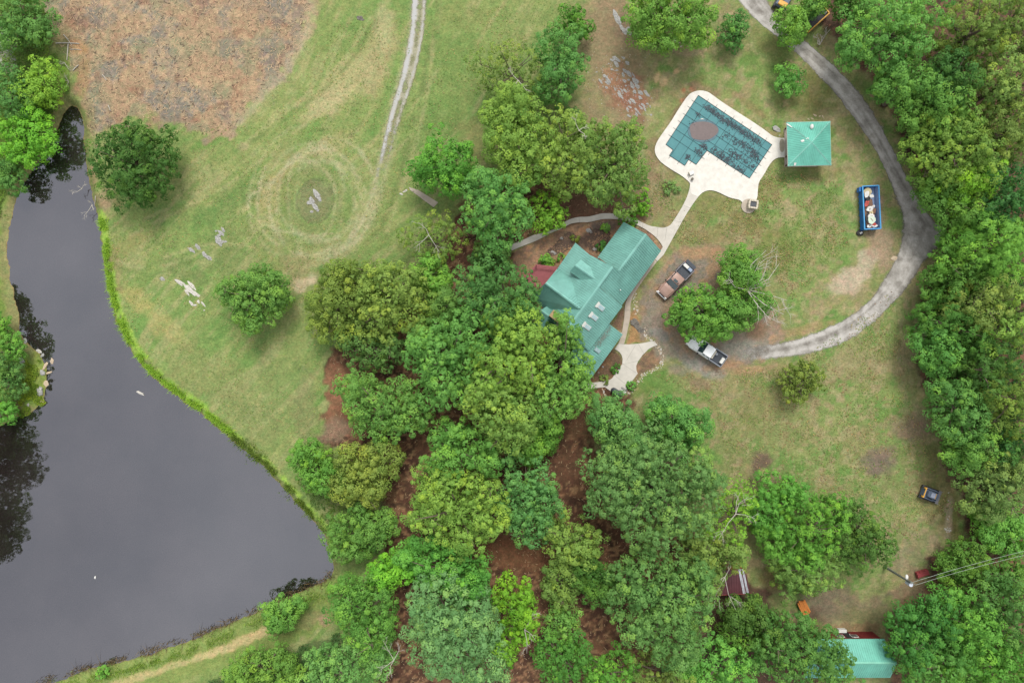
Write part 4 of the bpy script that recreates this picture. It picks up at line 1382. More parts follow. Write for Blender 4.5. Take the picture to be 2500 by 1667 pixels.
# ================================================================== VEHICLES AND MACHINES
tyre_m = pm("tyre_rubber", (.018, .018, .018), .85, .2, 6)
rim_m = pm("alloy_rim", (.45, .45, .46), .35, .1, 4, metal=.8)
chrome = pm("chrome", (.72, .72, .72), .2, .05, 3, metal=.9)
liner = pm("bed_liner", al(74, 80, 88), .8, .2, 5)
car_glass = pm("car_glass", (.02, .045, .05), .06, .2, 2, spec=.9)
blackp = pm("black_plastic", (.02, .02, .022), .6, .2, 4)
lampm = pm("lamp_lens", (.75, .75, .72), .2, .05, 3)
redl = pm("tail_lens", (.35, .02, .02), .25, .1, 3)


def ringx(x, hw, z0, z1, ch=.08):
    c = min(ch, (z1 - z0) * .45)
    return [(x, -hw, z0), (x, hw, z0), (x, hw, z1 - c), (x, hw - c, z1), (x, -hw + c, z1), (x, -hw, z1 - c)]


def wheel(parent, x, y, r=.4, w=.27):
    n_ = 18
    t = MB().loft([[(x + math.cos(k * math.tau / n_) * rr, y + dy, r + math.sin(k * math.tau / n_) * rr) for k in range(n_)] for rr, dy in [(r * .84, -w / 2), (r * .97, -w * .42), (r, -w * .2), (r, w * .2), (r * .97, w * .42), (r * .84, w / 2)]])
    wo = t.build("wheel", tyre_m, parent)
    s = 1 if y > 0 else -1
    MB().loft([[(x + math.cos(k * math.tau / n_) * r * .58, y + dy, r + math.sin(k * math.tau / n_) * r * .58) for k in range(n_)] for dy in (-w / 2 - .01, w / 2 + .01)]).build("rim", rim_m, wo)
    return wo


def pickup(label, loc, rot, paint, bedpaint, open_gate, sunroof):
    t = thing("pickup_truck", label, "pickup truck", loc, rot)
    MB().loft([ringx(-2.8, .94, .5, .92), ringx(-2.5, .97, .45, .96), ringx(-.86, .98, .42, .98)]).build("bed_base", bedpaint, t, bevel=.01)
    MB().loft([ringx(-.85, .98, .42, 1.12), ringx(.9, .98, .42, 1.16), ringx(1.35, .97, .45, 1.12), ringx(2.3, .95, .48, 1.02), ringx(2.68, .86, .5, .92), ringx(2.8, .72, .52, .8)]).build("body", paint, t, smooth=False, bevel=.015)
    MB().loft([ringx(1.12, .86, .9, 1.22, .1), ringx(1.6, .84, .9, 1.22, .12), ringx(2.3, .80, .88, 1.14, .12), ringx(2.66, .72, .8, 1.0, .1)]).build("hood", paint, t, bevel=.02, smooth=True)
    # greenhouse: glass volume with painted roof
    MB().loft([ringx(-.84, .90, 1.05, 1.12, .02), ringx(-.76, .86, 1.05, 1.74, .06), ringx(.38, .85, 1.05, 1.78, .06), ringx(1.18, .89, 1.05, 1.14, .02)]).build("window_band", car_glass, t)
    MB().loft([ringx(-.84, .72, 1.68, 1.78, .05), ringx(-.6, .78, 1.70, 1.86, .08), ringx(.1, .79, 1.70, 1.88, .08), ringx(.46, .74, 1.68, 1.80, .06)]).build("roof", paint, t, bevel=.02, smooth=True)
    for s in (-1, 1):
        for (xa, za, xb, zb) in ((.42, 1.78, 1.2, 1.14), (-.16, 1.74, -.16, 1.1), (-.78, 1.74, -.86, 1.1)):
            MB().tube([(xa, s * .82, za), (xb, s * .90, zb)], .045, 5).build("pillar", paint, t)
        MB().box((-1.83, s * .91, 1.15), (1.96, .15, .44), None, (1, .9)).build("bed_side", bedpaint, t, bevel=.02)
        m_ = MB().box((.92, s * 1.1, 1.2), (.16, .24, .2)).build("mirror", blackp, t, bevel=.03)
        MB().box((2.72, s * .66, .86), (.12, .3, .16)).build("headlight", lampm, t, bevel=.02)
        MB().box((-2.82, s * .86, 1.1), (.06, .14, .36)).build("tail_light", redl, t)
        for x in (-1.75, 1.8):
            wheel(t, x, s * .86)
            MB().loft([[(x + math.cos(a) * rr, s * (.9 + .1), .42 + math.sin(a) * rr) for a in [k * math.pi / 8 for k in range(9)] for rr in (.5,)] , [(x + math.cos(a) * .5, s * .84, .42 + math.sin(a) * .5) for a in [k * math.pi / 8 for k in range(9)]]]).build("wheel_arch", bedpaint if x < 0 else paint, t)
    MB().box((-1.83, 0, .985), (1.95, 1.7, .03)).build("bed_floor", liner, t)
    for k in range(7):
        MB().box((-1.83, -.66 + k * .22, 1.01), (1.9, .07, .025)).build("bed_rib", liner, t)
    MB().box((-.9, 0, 1.16), (.06, 1.72, .42)).build("bulkhead", bedpaint, t)
    if open_gate:
        MB().box((-3.1, 0, .98), (.52, 1.68, .07)).build("tailgate", liner, t, bevel=.015)
    else:
        MB().box((-2.84, 0, 1.16), (.08, 1.72, .42)).build("tailgate", bedpaint, t, bevel=.015)
    MB().box((2.84, 0, .62), (.16, 1.78, .24)).build("front_bumper", chrome, t, bevel=.04)
    MB().box((-2.92, 0, .58), (.16, 1.8, .2)).build("rear_bumper", chrome, t, bevel=.03)
    MB().box((2.77, 0, .84), (.06, 1.0, .2)).build("grille", blackp, t)
    for s in (-1, 1):
        MB().tube([(1.24, s * .1, 1.2), (1.05, s * .6, 1.29)], .015, 4).build("wiper", blackp, t)
    if sunroof:
        MB().box((.2, -.05, 1.885), (.36, .62, .012)).build("sunroof", car_glass, t)
        MB().box((.28, .42, 1.9), (.22, .16, .05)).build("roof_module", blackp, t, bevel=.02)
    return t


paint1 = pm("copper_paint", al(172, 140, 126), .3, .05, 1, metal=.1, spec=.6)
paint1b = pm("pewter_bed_paint", al(112, 110, 116), .4, .08, 2)
paint2 = pm("white_paint", (.78, .80, .80), .28, .04, 1, spec=.6)
paint2b = pm("grey_bed_paint", al(138, 144, 154), .5, .08, 2)
p1c = Q('T', 770, 720, 0.9)
d1 = Vector((-0.69, -0.724))
tk1 = pickup("copper coloured pickup truck with its tailgate down, nose under a tree", (p1c.x, p1c.y, gz(p1c.x, p1c.y)), math.atan2(d1.y, d1.x), paint1, paint1b, True, True)
p2c = Q('U', 850, 720, 0.9)
d2 = Vector((-0.83, 0.557))
tk2 = pickup("white cab pickup truck with a grey bed at the end of the gravel drive", (p2c.x, p2c.y, gz(p2c.x, p2c.y)), math.atan2(d2.y, d2.x), paint2, paint2b, False, False)


def in_truck(tk, x, y, z):
    return tk.location + Matrix.Rotation(tk.rotation_euler.z, 3, 'Z') @ Vector((x, y, z))


def cargo(name, label, cat, tk, x, y, z, s, mat, extra=None):
    q = in_truck(tk, x, y, z)
    t = thing(name, label, cat, q, tk.rotation_euler.z)
    MB().box((0, 0, s[2] / 2), s).build("box_body", mat, t, bevel=.025)
    MB().box((0, 0, s[2] + .03), (s[0] * 1.02, s[1] * 1.02, .06)).build("lid", extra or mat, t, bevel=.015)
    return t


bluem = pm("blue_plastic", al(96, 130, 168), .5, .3, 6)
cargo("cooler", "white box at the open tailgate of the copper pickup", "cooler", tk1, -2.42, -.36, 1.02, (.42, .82, .32), white_trim)
cargo("tool_tote", "blue tote beside the white box in the copper pickup bed", "tote", tk1, -2.42, .42, 1.02, (.42, .58, .3), bluem, pm("tote_jumble", al(150, 166, 190), .6, .6, 9))
cargo("cooler", "white cooler by the closed tailgate of the white and grey pickup", "cooler", tk2, -2.5, .05, 1.02, (.42, .85, .34), white_trim)
cargo("tool_tray", "cream tray across the front of the grey pickup bed", "tray", tk2, -1.1, 0, 1.02, (.2, 1.2, .26), pm("cream", al(214, 208, 192), .6, .2, 4))
q = in_truck(tk2, -1.36, -.28, 1.02)
jb = thing("bucket", "small round white bucket in the bed of the grey bed pickup", "bucket", q)
MB().tube([(0, 0, 0), (0, 0, .36)], [.15, .17], 14).build("pail", white_trim, jb)
MB().tube([(0, 0, .355), (0, 0, .38)], [.18, .18], 14).build("rim_band", paint2b, jb)

# ---- roll-off container
blue = pm("blue_steel", al(24, 112, 192), .5, .14, 2)
blue_d = pm("blue_steel_inside", al(150, 172, 206), .6, .2, 2.5)
gc = (Q('G', 500, 185, 1.45) + Q('G', 930, 155, 1.45) + Q('G', 1020, 1300, 1.45) + Q('G', 620, 1330, 1.45)) / 4
ga = math.atan2(*(lambda v: (v.y, v.x))(Q('G', 780, 160, 1.45) - Q('G', 835, 1320, 1.45)))
db = thing("roll_off_container", "blue open roll-off container full of rubbish beside the gravel drive", "container", (gc.x, gc.y, gz(gc.x, gc.y)), ga)
LL, WW, HH = 6.0, 2.25, 1.4
MB().box((0, 0, .22), (LL, WW - .1, .12)).build("floor", blue_d, db)
for s in (-1, 1):
    w_ = MB().box((0, s * (WW / 2 - .03), .82), (LL, .06, 1.16)).build("side_wall", blue, db)
    MB().box((0, s * (WW / 2 - .066), .82), (LL - .1, .012, 1.1)).build("inner_skin", blue_d, w_)
    MB().box((0, s * (WW / 2), HH), (LL + .1, .16, .12)).build("top_rail", pm("light_blue_rail", al(72, 158, 214), .5, .12, 2), db, bevel=.015)
    for k in range(7):
        MB().box((-LL / 2 + .35 + k * .88, s * (WW / 2 + .05), .78), (.12, .1, 1.14)).build("side_rib", blue, db)
    MB().box((0, s * .55, .1), (LL, .12, .16)).build("skid_rail", blackp, db)
for s in (-1, 1):
    MB().box((s * (LL / 2 - .03), 0, .82), (.06, WW - .08, 1.16)).build("end_wall", blue, db)
    MB().box((s * LL / 2, 0, HH), (.14, WW - .1, .12)).build("end_rail", MATS["light_blue_rail"], db, bevel=.015)
MB().box((LL / 2 - .35, WW / 2 + .17, .7), (.62, .26, .8)).build("hinge_box", blue, db, bevel=.03)
for s in (-1, 1):
    for x in (-2.5, 2.5):
        MB().tube([(x, s * .5, .14), (x, s * .66, .14)], .13, 10).build("roller", blackp, db)

rub = {'w': pm("white_scrap", al(222, 220, 214), .7, .12, 4), 'r': pm("red_scrap", al(186, 62, 50), .6, .2, 4), 'b': pm("brown_scrap", al(128, 96, 76), .85, .3, 4),
       'g': pm("green_white_scrap", al(206, 220, 200), .7, .1, 4), 'k': pm("dark_scrap", al(58, 56, 56), .8, .3, 4), 't': pm("tan_scrap", al(206, 192, 150), .8, .15, 4)}
R_ = random.Random(4)
RZ = Matrix.Rotation(ga, 3, 'Z')


def scrap(name, label, cat, gx_, gy_, s, mat, tilt=(0, 0), rz=0, z=None):
    w = Q('G', gx_, gy_, 1.0)
    zz_ = .42 if z is None else z + .38
    o = thing(name, label, cat, (w.x, w.y, db.location.z + zz_), ga + math.radians(rz))
    o.rotation_euler = (math.radians(tilt[0]), math.radians(tilt[1]), ga + math.radians(rz))
    return o


def irregular_sheet(o, w, h, t, mat, seed):
    r = random.Random(seed)
    n_ = 9
    ring = [(math.cos(k * math.tau / n_) * w / 2 * r.uniform(.8, 1.15), math.sin(k * math.tau / n_) * h / 2 * r.uniform(.8, 1.15)) for k in range(n_)]
    MB().loft([[(a, b, z + r.uniform(-.03, .03)) for a, b in ring] for z in (0, t)]).build("crumpled_sheet", mat, o)


sc_list = [("mattress", "cream and tan slab at the top end of the blue container", "mattress", 650, 330, (1.15, .85), 't', .5), ("drywall_sheet", "white sheet lying on the tan slab in the container", "sheet", 615, 390, (.8, .5), 'w', .7),
           ("rubbish_bag", "white bag poking over the dark scrap in the container", "bag", 745, 450, (.35, .6), 'w', .8), ("red_carton", "bright red carton in the blue container", "carton", 625, 640, (.95, .45), 'r', .62),
           ("dark_scrap", "dark heap above the red carton in the container", "scrap", 660, 510, (.6, .5), 'k', .6), ("board_heap", "brown boards right of the red carton", "boards", 715, 610, (.95, .45), 'b', .55),
           ("foam_sheet", "white crumpled panel in the middle of the container", "panel", 700, 790, (.6, .75), 'w', .66), ("paper_bag", "small pale bag beside the container's inner wall", "bag", 810, 710, (.3, .4), 'w', .5),
           ("tan_board", "tan board below the white crumpled panel", "board", 745, 910, (.9, .45), 't', .6), ("brown_heap", "brown debris along the inner wall of the container", "debris", 820, 900, (1.4, .4), 'b', .4),
           ("round_lid", "large pale green white disc in the container", "lid", 740, 1090, (1.0, .85), 'g', .75), ("white_sheet", "white sheet above the pale green disc", "sheet", 740, 990, (.6, .7), 'w', .68),
           ("dark_boards", "dark boards left of the pale green disc", "boards", 650, 1010, (1.2, .35), 'k', .5), ("rust_heap", "rusty brown heap at the bottom end of the container", "scrap", 780, 1190, (.5, 1.0), 'r', .5),
           ("white_sack", "white sack in the bottom corner of the container", "sack", 840, 1240, (.4, .65), 'w', .55), ("torn_sack", "torn pale sack beside the white sack in the bottom corner", "sack", 700, 1255, (.4, .6), 'w', .5), ("scrap_bed", "mixed brown debris under everything in the container", "debris", 720, 900, (4.9, 1.3), 'b', .3)]
for i, (nm, lb, ct, a, b, (w, h_), mk, z_) in enumerate(sc_list):
    o = scrap(nm, lb, ct, a, b, None, None, (R_.uniform(-12, 12), R_.uniform(-12, 12)) if i < 16 else (0, 0), R_.uniform(-30, 30) if i < 16 else 0, z_)
    irregular_sheet(o, w * (1.25 if i < 16 else 1), h_ * (1.25 if i < 16 else 1), .14 if i < 16 else .25, rub[mk], 50 + i)
    if i < 16:
        MB().box((0, 0, .13), (w * .5, .06, .05), Matrix.Rotation(R_.uniform(0, 3), 3, 'Z')).build("loose_strip", rub[R_.choice('wbkt')], o)

# ---- track loader
yel = pm("yellow_machine_paint", al(226, 170, 62), .5, .1, 3)
gry = pm("machine_grey", al(92, 106, 126), .6, .2, 3)
lk = Q('K', 1500, 660, .8)
la = math.atan2(*(lambda v: (v.y, v.x))(Q('K', 1750, 735, .8) - Q('K', 1290, 565, .8)))
ld = thing("track_loader", "small yellow and black track loader parked by the wood in the lower right", "loader", (lk.x, lk.y, gz(lk.x, lk.y)), la)
for s in (-1, 1):
    prof = [(-1.35, .28), (-1.2, .06), (.85, .05), (1.1, .25), (1.0, .5), (-1.15, .62), (-1.35, .5)]
    tk_ = MB().loft([[(a, s * y, b) for a, b in prof] for y in (.6, .95)]).build("track", blackp, ld)
    for k in range(9):
        MB().box((-1.05 + k * .25, s * .775, .56 - k * .006), (.08, .37, .1)).build("track_lug", tyre_m, tk_)
    MB().tube([(-1.25, s * .68, 1.35), (.1, s * .7, 1.25), (1.2, s * .62, .45)], [.09, .1, .08], 6).build("lift_arm", gry, ld)
    MB().box((-1.35, s * .62, 1.3), (.24, .24, .4)).build("rear_tower", yel, ld, bevel=.04)
MB().box((-1.35, 0, 1.5), (.12, 1.1, .1)).build("cross_bar", yel, ld, bevel=.02)
MB().loft([[(x, y, z) for x, y, z in ((a, -.55, b), (a, .55, b), (a, .55, c_), (a, -.55, c_))] for a, b, c_ in ((-1.3, .35, 1.15), (-.2, .35, 1.2), (.7, .35, .8))]).build("engine_body", gry, ld, bevel=.03)
MB().loft([[(a, -.42 * k_, 1.2), (a, .42 * k_, 1.2), (a, .42 * k_, z_), (a, -.42 * k_, z_)] for a, k_, z_ in ((-.95, .8, 1.6), (-.7, 1, 1.95), (-.1, 1, 1.95), (.1, .9, 1.7))]).build("cab", gry, ld, bevel=.05)
MB().box((-.42, 0, 1.965), (.6, .62, .03)).build("cab_roof", pm("pale_grey_roof", al(140, 148, 166), .5, .1, 3), ld)
MB().box((.38, 0, 1.14), (.24, .8, .14)).build("front_panel", yel, ld, bevel=.03)
MB().box((.16, 0, 1.2), (.06, .8, .1)).build("trim_strip", white_trim, ld)
MB().box((.85, 0, .75), (.5, .9, .25), Matrix.Rotation(.4, 3, 'Y')).build("quick_plate", gry, ld)
bk = MB().loft([[(x, -.95, z), (x, .95, z), (x + dx, .95, z2), (x + dx, -.95, z2)] for x, z, dx, z2 in ((1.05, .08, .0, .62), (1.15, .06, .05, .60))])
bk.box((1.42, 0, .08), (.72, 1.9, .05))
for s in (-1, 1):
    bk.box((1.4, s * .93, .28), (.66, .05, .42))
bk.build("bucket", pm("worn_bucket_steel", al(140, 138, 142), .45, .2, 4, metal=.4), ld)

# ---- yellow trailer and machine half under the trees by the drive (top)
xa = math.atan2(*(lambda v: (v.y, v.x))(Q('X', 1560, 370, .9) - Q('X', 1250, 650, .9)))
xc = Q('X', 1250, 420, .9)
tl_ = thing("flatbed_trailer", "yellow framed trailer with a dark bed, half hidden under trees by the gravel drive", "trailer", (xc.x, xc.y, gz(xc.x, xc.y)), xa)
MB().box((0, 0, .72), (3.9, 1.9, .1)).build("bed", pm("dark_bed", al(44, 42, 48), .8, .2, 4), tl_)
for s in (-1, 1):
    MB().box((0, s * 1.0, .84), (4.0, .16, .3)).build("side_rail", yel, tl_, bevel=.02)
    MB().box((s * 2.0, 0, .843), (.16, 1.84, .29)).build("end_rail", yel, tl_, bevel=.02)
    for x in (-.5, .5):
        wheel(tl_, x, s * .8, .36, .24)
MB().box((1.6, -.1, .85), (.5, 1.2, .2)).build("tool_box", pm("lilac_grey", al(136, 132, 140), .6, .1, 3), tl_, bevel=.03)
MB().tube([(-2.1, 0, .6), (-3.2, 0, .55)], .07, 6).build("tongue", blackp, tl_)
gbx = Q('X', 1120, 640, .4)
gb = thing("generator", "grey boxy generator beside the yellow trailer corner", "generator", (gbx.x, gbx.y, gz(gbx.x, gbx.y)), xa)
MB().box((0, 0, .35), (1.0, .8, .6)).build("housing", gry, gb, bevel=.06)
MB().tube([(-.3, 0, .65), (.3, 0, .65)], .06, 8).build("pull_handle", yel, gb)
q = Q('X', 520, 20, .9)
mc = thing("excavator", "yellow excavator mostly cut off by the top edge beside the gravel drive", "excavator", (q.x, q.y, gz(q.x, q.y)), math.radians(60))
for s in (-1, 1):
    MB().loft([[(a, s * y, b) for a, b in ((-1.3, .3), (-1.1, .05), (1.1, .05), (1.3, .3), (1.1, .6), (-1.1, .6))] for y in (.55, .95)]).build("track", blackp, mc)
MB().box((0, 0, 1.0), (2.2, 1.6, .6)).build("upper_body", gry, mc, bevel=.08)
MB().box((-.75, -.1, 1.4), (.7, 1.3, .3)).build("counterweight", yel, mc, bevel=.1)
MB().box((.4, .45, 1.65), (1.0, .7, .9)).build("cab", pm("tan_cab", al(210, 170, 122), .5, .1, 3), mc, bevel=.1)
MB().tube([(.6, -.3, 1.2), (2.2, -.3, 2.4), (3.4, -.3, 1.4)], [.18, .17, .12], 6).build("boom", yel, mc)
MB().tube([(3.4, -.3, 1.4), (3.6, -.3, .5)], [.12, .1], 6).build("stick", yel, mc)
MB().box((3.7, -.3, .35), (.5, .6, .4), None, (.7, .9)).build("digging_bucket", gry, mc, bevel=.04)

# ---- power pole, wires
pb, ptop = Q('E', 575, 415, 0), 6.6
pl_ = thing("utility_pole", "grey utility pole with street lamp and transformer in the lower right clearing", "utility pole", (pb.x, pb.y, 0))
polem = pm("weathered_pole", al(116, 122, 112), .85, .2, 4, bump=.01)
MB().tube([(0, 0, -.5), (0, 0, 3), (0, 0, ptop)], [.17, .15, .12], 10).build("shaft", polem, pl_)
tp = Q('E', 1190, 850, 6.0)
v_ = tp - Vector((pb.x, pb.y, 6.0))
MB().tube([(v_.x * .9 + .1, v_.y * .9, 5.2), (v_.x * .9 + .1, v_.y * .9, 6.15)], [.28, .28], 12).build("transformer", pm("transformer_white", al(206, 214, 226), .5, .08, 3), pl_)
MB().tube([(0, 0, 5.7), (v_.x * .9 + .1, v_.y * .9, 5.7)], .05, 6).build("bracket", polem, pl_)
lq = Q('E', 1100, 655, 6.2)
lv = lq - Vector((pb.x, pb.y, 6.2))
MB().tube([(0, 0, 6.1), (lv.x * .55, lv.y * .55, 6.35), (lv.x, lv.y, 6.3)], [.035, .03, .03], 6).build("lamp_arm", polem, pl_)
MB().loft([[(lv.x + math.cos(t) * r * .75, lv.y + math.sin(t) * r * 1.25, 6.2 + h_) for t in [k * math.tau / 12 for k in range(12)]] for r, h_ in ((.16, 0), (.27, .08), (.26, .2), (.14, .28))]).build("lamp_head", white_trim, pl_, smooth=True)
c0 = Q('E', 1240, 795, 6.5) - Vector((pb.x, pb.y, 0))
c1 = Q('E', 1330, 860, 6.5) - Vector((pb.x, pb.y, 0))
MB().tube([c0 * 1.0 + Vector((-.25, .2, 0)), c1], .05, 6).build("cross_arm", polem, pl_)
MB().tube([(0, 0, 6.3), c0.lerp(c1, .4)], .05, 6).build("arm_brace", polem, pl_)
wirem = pm("wire", al(176, 190, 176), .5, .1, 3)
for (sx, sy, exx, eyy, lb) in [(1240, 797, 2352, 500, "upper of the two overhead wires leading right from the utility pole"), (1325, 858, 2352, 588, "lower of the two overhead wires leading right from the utility pole")]:
    a = Q('E', sx, sy, 6.5)
    b = Q('E', sx + (exx - sx) * 3.2, sy + (eyy - sy) * 3.2, 6.9)
    path = [a.lerp(b, t) - Vector((0, 0, .5 * 4 * t * (1 - t))) for t in [k / 16 for k in range(17)]]
    tag(MB().tube(path, .017, 5).build("overhead_wire", wirem), lb, "wire", "overhead wires")

# ---- implements and loose objects
redp = pm("faded_red_paint", al(158, 66, 70), .6, .2, 3)
q = Q('E', 1490, 580, .4)
ra = math.radians(17)
bb = thing("box_blade", "faded red box blade lying on the grass beside the utility pole", "farm implement", (q.x, q.y, gz(q.x, q.y)), ra)
MB().box((0, .25, .35), (1.6, .08, .6), Matrix.Rotation(.25, 3, 'X')).build("blade", redp, bb, bevel=.01)
for s in (-1, 1):
    MB().box((s * .8, -.1, .32), (.06, .9, .6)).build("side_plate", redp, bb, bevel=.01)
    MB().tube([(s * .35, .1, .5), (s * .3, .75, .7)], .05, 6).build("hitch_arm", redp, bb)
MB().box((0, -.32, .55), (1.6, .1, .1)).build("top_beam", redp, bb)
MB().box((0, -.05, .62), (1.5, .45, .03)).build("top_plate", redp, bb)
for k in range(5):
    MB().box((-.6 + k * .3, -.15, .3), (.05, .12, .55)).build("ripper_tooth", blackp, bb)
orange = pm("orange_lumber", al(198, 122, 52), .8, .2, 4, bump=.01)
q = Q('S', 2060, 810, .5)
lm_ = thing("lumber_stack", "small stack of orange weathered boards at the edge of the clearing", "lumber stack", (q.x, q.y, gz(q.x, q.y)), math.radians(-66))
rr = random.Random(8)
for k in range(5):
    MB().box((rr.uniform(-.12, .12), -.5 + k * .25, .55 + rr.uniform(0, .06)), (2.0 + rr.uniform(-.3, .2), .23, .08), Matrix.Rotation(rr.uniform(-.05, .05), 3, 'Z')).build("board", orange, lm_, bevel=.008)
for k in range(4):
    MB().box((rr.uniform(-.1, .1), -.42 + k * .28, .42), (1.9, .24, .07)).build("board", orange, lm_, bevel=.008)
for x in (-.6, .6):
    MB().box((x, 0, .19), (.3, 1.0, .36)).build("bearer", blackp, lm_)
# covered boat-shaped trough and white crate on the patio
q = Q('C', 725, 862, .14)
ca_ = math.atan2(*(lambda v: (v.y, v.x))(Q('C', 860, 945) - Q('C', 590, 780)))
gr = thing("covered_grill", "long dark covered grill with rounded ends on the patio corner", "grill", (q.x, q.y, .14), ca_)
def capsule(L_, W_, n_=14):
    return [(math.copysign(max(0, L_ / 2 - W_ / 2), math.cos(t)) + math.cos(t) * W_ / 2, math.sin(t) * W_ / 2) for t in [k * math.tau / n_ + .01 for k in range(n_)]]
covb = pm("dark_vinyl_cover", al(58, 66, 74), .55, .2, 3)
MB().loft([[(a * k_, b * k_, z_) for a, b in capsule(1.75, .78)] for k_, z_ in ((1.0, .03), (1.02, .55), (.9, .8), (.6, .92))]).build("cover", covb, gr, smooth=True)
MB().box((0, 0, .93), (.7, .3, .04)).build("top_panel", pm("cover_patch", al(74, 82, 88), .6, .2, 3), gr, bevel=.015)
q = Q('C', 912, 808, .14)
bn = thing("patio_bench", "white slatted bench on the patio beside the dark covered grill", "bench", (q.x, q.y, .14), ca_)
for k in range(4):
    MB().box((0, -.24 + k * .16, .43), (.95, .11, .04)).build("slat", white_trim if k < 2 else pm("grey_slat", al(120, 120, 118), .7, .1, 3), bn)
for sx in (-1, 1):
    for sy in (-1, 1):
        MB().box((sx * .4, sy * .22, .205), (.06, .06, .41)).build("leg", white_trim, bn)
# stone barbecue on the round pad
q = Q('W', 1410, 1265, .15)
bq = thing("stone_barbecue", "square stone barbecue with an open dark grate on the round pad", "barbecue", (q.x, q.y, .15), math.radians(-8))
bst = pm("pale_fieldstone", al(208, 198, 178), .9, .2, 5, bump=.03)
rr = random.Random(3)
for lay in range(3):
    for (sx, sy, ln2, horiz) in ((0, .5, 1.3, 1), (0, -.5, 1.3, 1), (-.56, 0, .8, 0), (.56, 0, .8, 0)):
        k_ = 4 if horiz else 2
        for j in range(k_):
            off = (j - (k_ - 1) / 2) * ln2 / k_
            MB().box((sx + (off if horiz else 0), sy + (0 if horiz else off), .14 + lay * .27), ((ln2 / k_ if horiz else .26) * rr.uniform(.88, .98), (.26 if horiz else ln2 / k_) * rr.uniform(.88, .98), .26), Matrix.Rotation(rr.uniform(-.06, .06), 3, 'Z')).build("stone", bst, bq, bevel=.03)
MB().box((0, 0, .62), (.95, .8, .04)).build("grate", pm("grate_iron", al(84, 88, 94), .5, .2, 4), bq)
for k in range(6):
    MB().tube([(-.45, -.32 + k * .13, .66), (.45, -.32 + k * .13, .66)], .012, 4).build("grate_bar", blackp, bq)
# things left near the pool, container and in the yard
q = Q('G', 450, 1440, .2)
tb = thing("tarp_bundle", "dark and white bundle on the grass at the lower end of the blue container", "bundle", (q.x, q.y, gz(q.x, q.y)))
MB().loft([[(math.cos(t) * r * 1.2, math.sin(t) * r, z_) for t in [k * math.tau / 9 for k in range(9)]] for r, z_ in ((.4, 0), (.45, .15), (.25, .32))]).build("dark_fold", rub['k'], tb, smooth=True)
MB().box((.08, -.02, .33), (.4, .26, .1), Matrix.Rotation(.5, 3, 'Z')).build("white_fold", rub['w'], tb, bevel=.04)
q = Q('P', 700, 1395, .15)
lt = thing("deck_lounge", "small white lounger frame at the west end of the pool deck", "lounger", (q.x, q.y, .145), math.radians(25))
MB().box((0, 0, .3), (.75, .5, .05)).build("seat", white_trim, lt, bevel=.01)
MB().box((-.4, 0, .42), (.05, .5, .26)).build("backrest", pm("tan_back", al(176, 164, 140), .7, .1, 3), lt)
for sx in (-.3, .3):
    for sy in (-.2, .2):
        MB().box((sx, sy, .14), (.04, .04, .28)).build("leg", white_trim, lt)
q = Q('P', 712, 1492, .15)
pt = thing("deck_pot", "small dark pot on the pool deck near the white lounger", "pot", (q.x, q.y, .145))
MB().tube([(0, 0, 0), (0, 0, .3)], [.13, .19], 12).build("pot_wall", pm("dark_clay", al(110, 104, 92), .8, .2, 4), pt)
MB().tube([(0, 0, .29), (0, 0, .34)], [.2, .2], 12).build("pot_rim", MATS["dark_clay"], pt)
q = Q('7', 652, 845, WATER_Z)
tag(MB().loft([[(q.x + math.cos(t) * r * .55, q.y + math.sin(t) * r, WATER_Z + z_) for t in [k * math.tau / 8 for k in range(8)]] for r, z_ in ((.1, -.03), (.24, .0), (.2, .12), (.07, .16))]).build("float", white_trim, smooth=True), "small white float adrift on the open pond near the bottom left", "float")

# ================================================================== ROCKS
def rock_mesh(seed, sub=2, flat=.55, rough=.6):
    r = random.Random(seed)
    bm = bmesh.new()
    bmesh.ops.create_icosphere(bm, subdivisions=sub, radius=1)
    ax = [Vector((r.gauss(0, 1), r.gauss(0, 1), r.gauss(0, 1))).normalized() for _ in range(9)]
    lim = [r.uniform(.55, .95) for _ in ax]
    for v in bm.verts:
        for a, c in zip(ax, lim):
            d = v.co.dot(a)
            if d > c:
                v.co -= a * (d - c) * .9
        v.co *= 1 + r.uniform(-rough, rough) * .35
        v.co.z *= flat
    me = bpy.data.meshes.new("rock")
    bm.to_mesh(me)
    bm.free()
    return me


def rock_mat(name, c1, c2, c3):
    m, n, l, p = nodes_of(name)
    tc = n.new("ShaderNodeTexCoord")
    nz = n.new("ShaderNodeTexNoise")
    nz.inputs["Scale"].default_value = 3.2
    nz.inputs["Detail"].default_value = 9
    nz.inputs["Roughness"].default_value = .75
    l.new(tc.outputs["Object"], nz.inputs["Vector"])
    rp = n.new("ShaderNodeValToRGB")
    e = rp.color_ramp.elements
    e[0].position, e[0].color = .32, (*c1, 1)
    e[1].position, e[1].color = .66, (*c3, 1)
    k = e.new(.48)
    k.color = (*c2, 1)
    l.new(nz.outputs["Fac"], rp.inputs[0])
    l.new(rp.outputs[0], p.inputs["Base Color"])
    p.inputs["Roughness"].default_value = .9
    bp = n.new("ShaderNodeBump")
    bp.inputs["Strength"].default_value = .8
    bp.inputs["Distance"].default_value = .06
    l.new(nz.outputs["Fac"], bp.inputs["Height"])
    l.new(bp.outputs[0], p.inputs["Normal"])
    return m


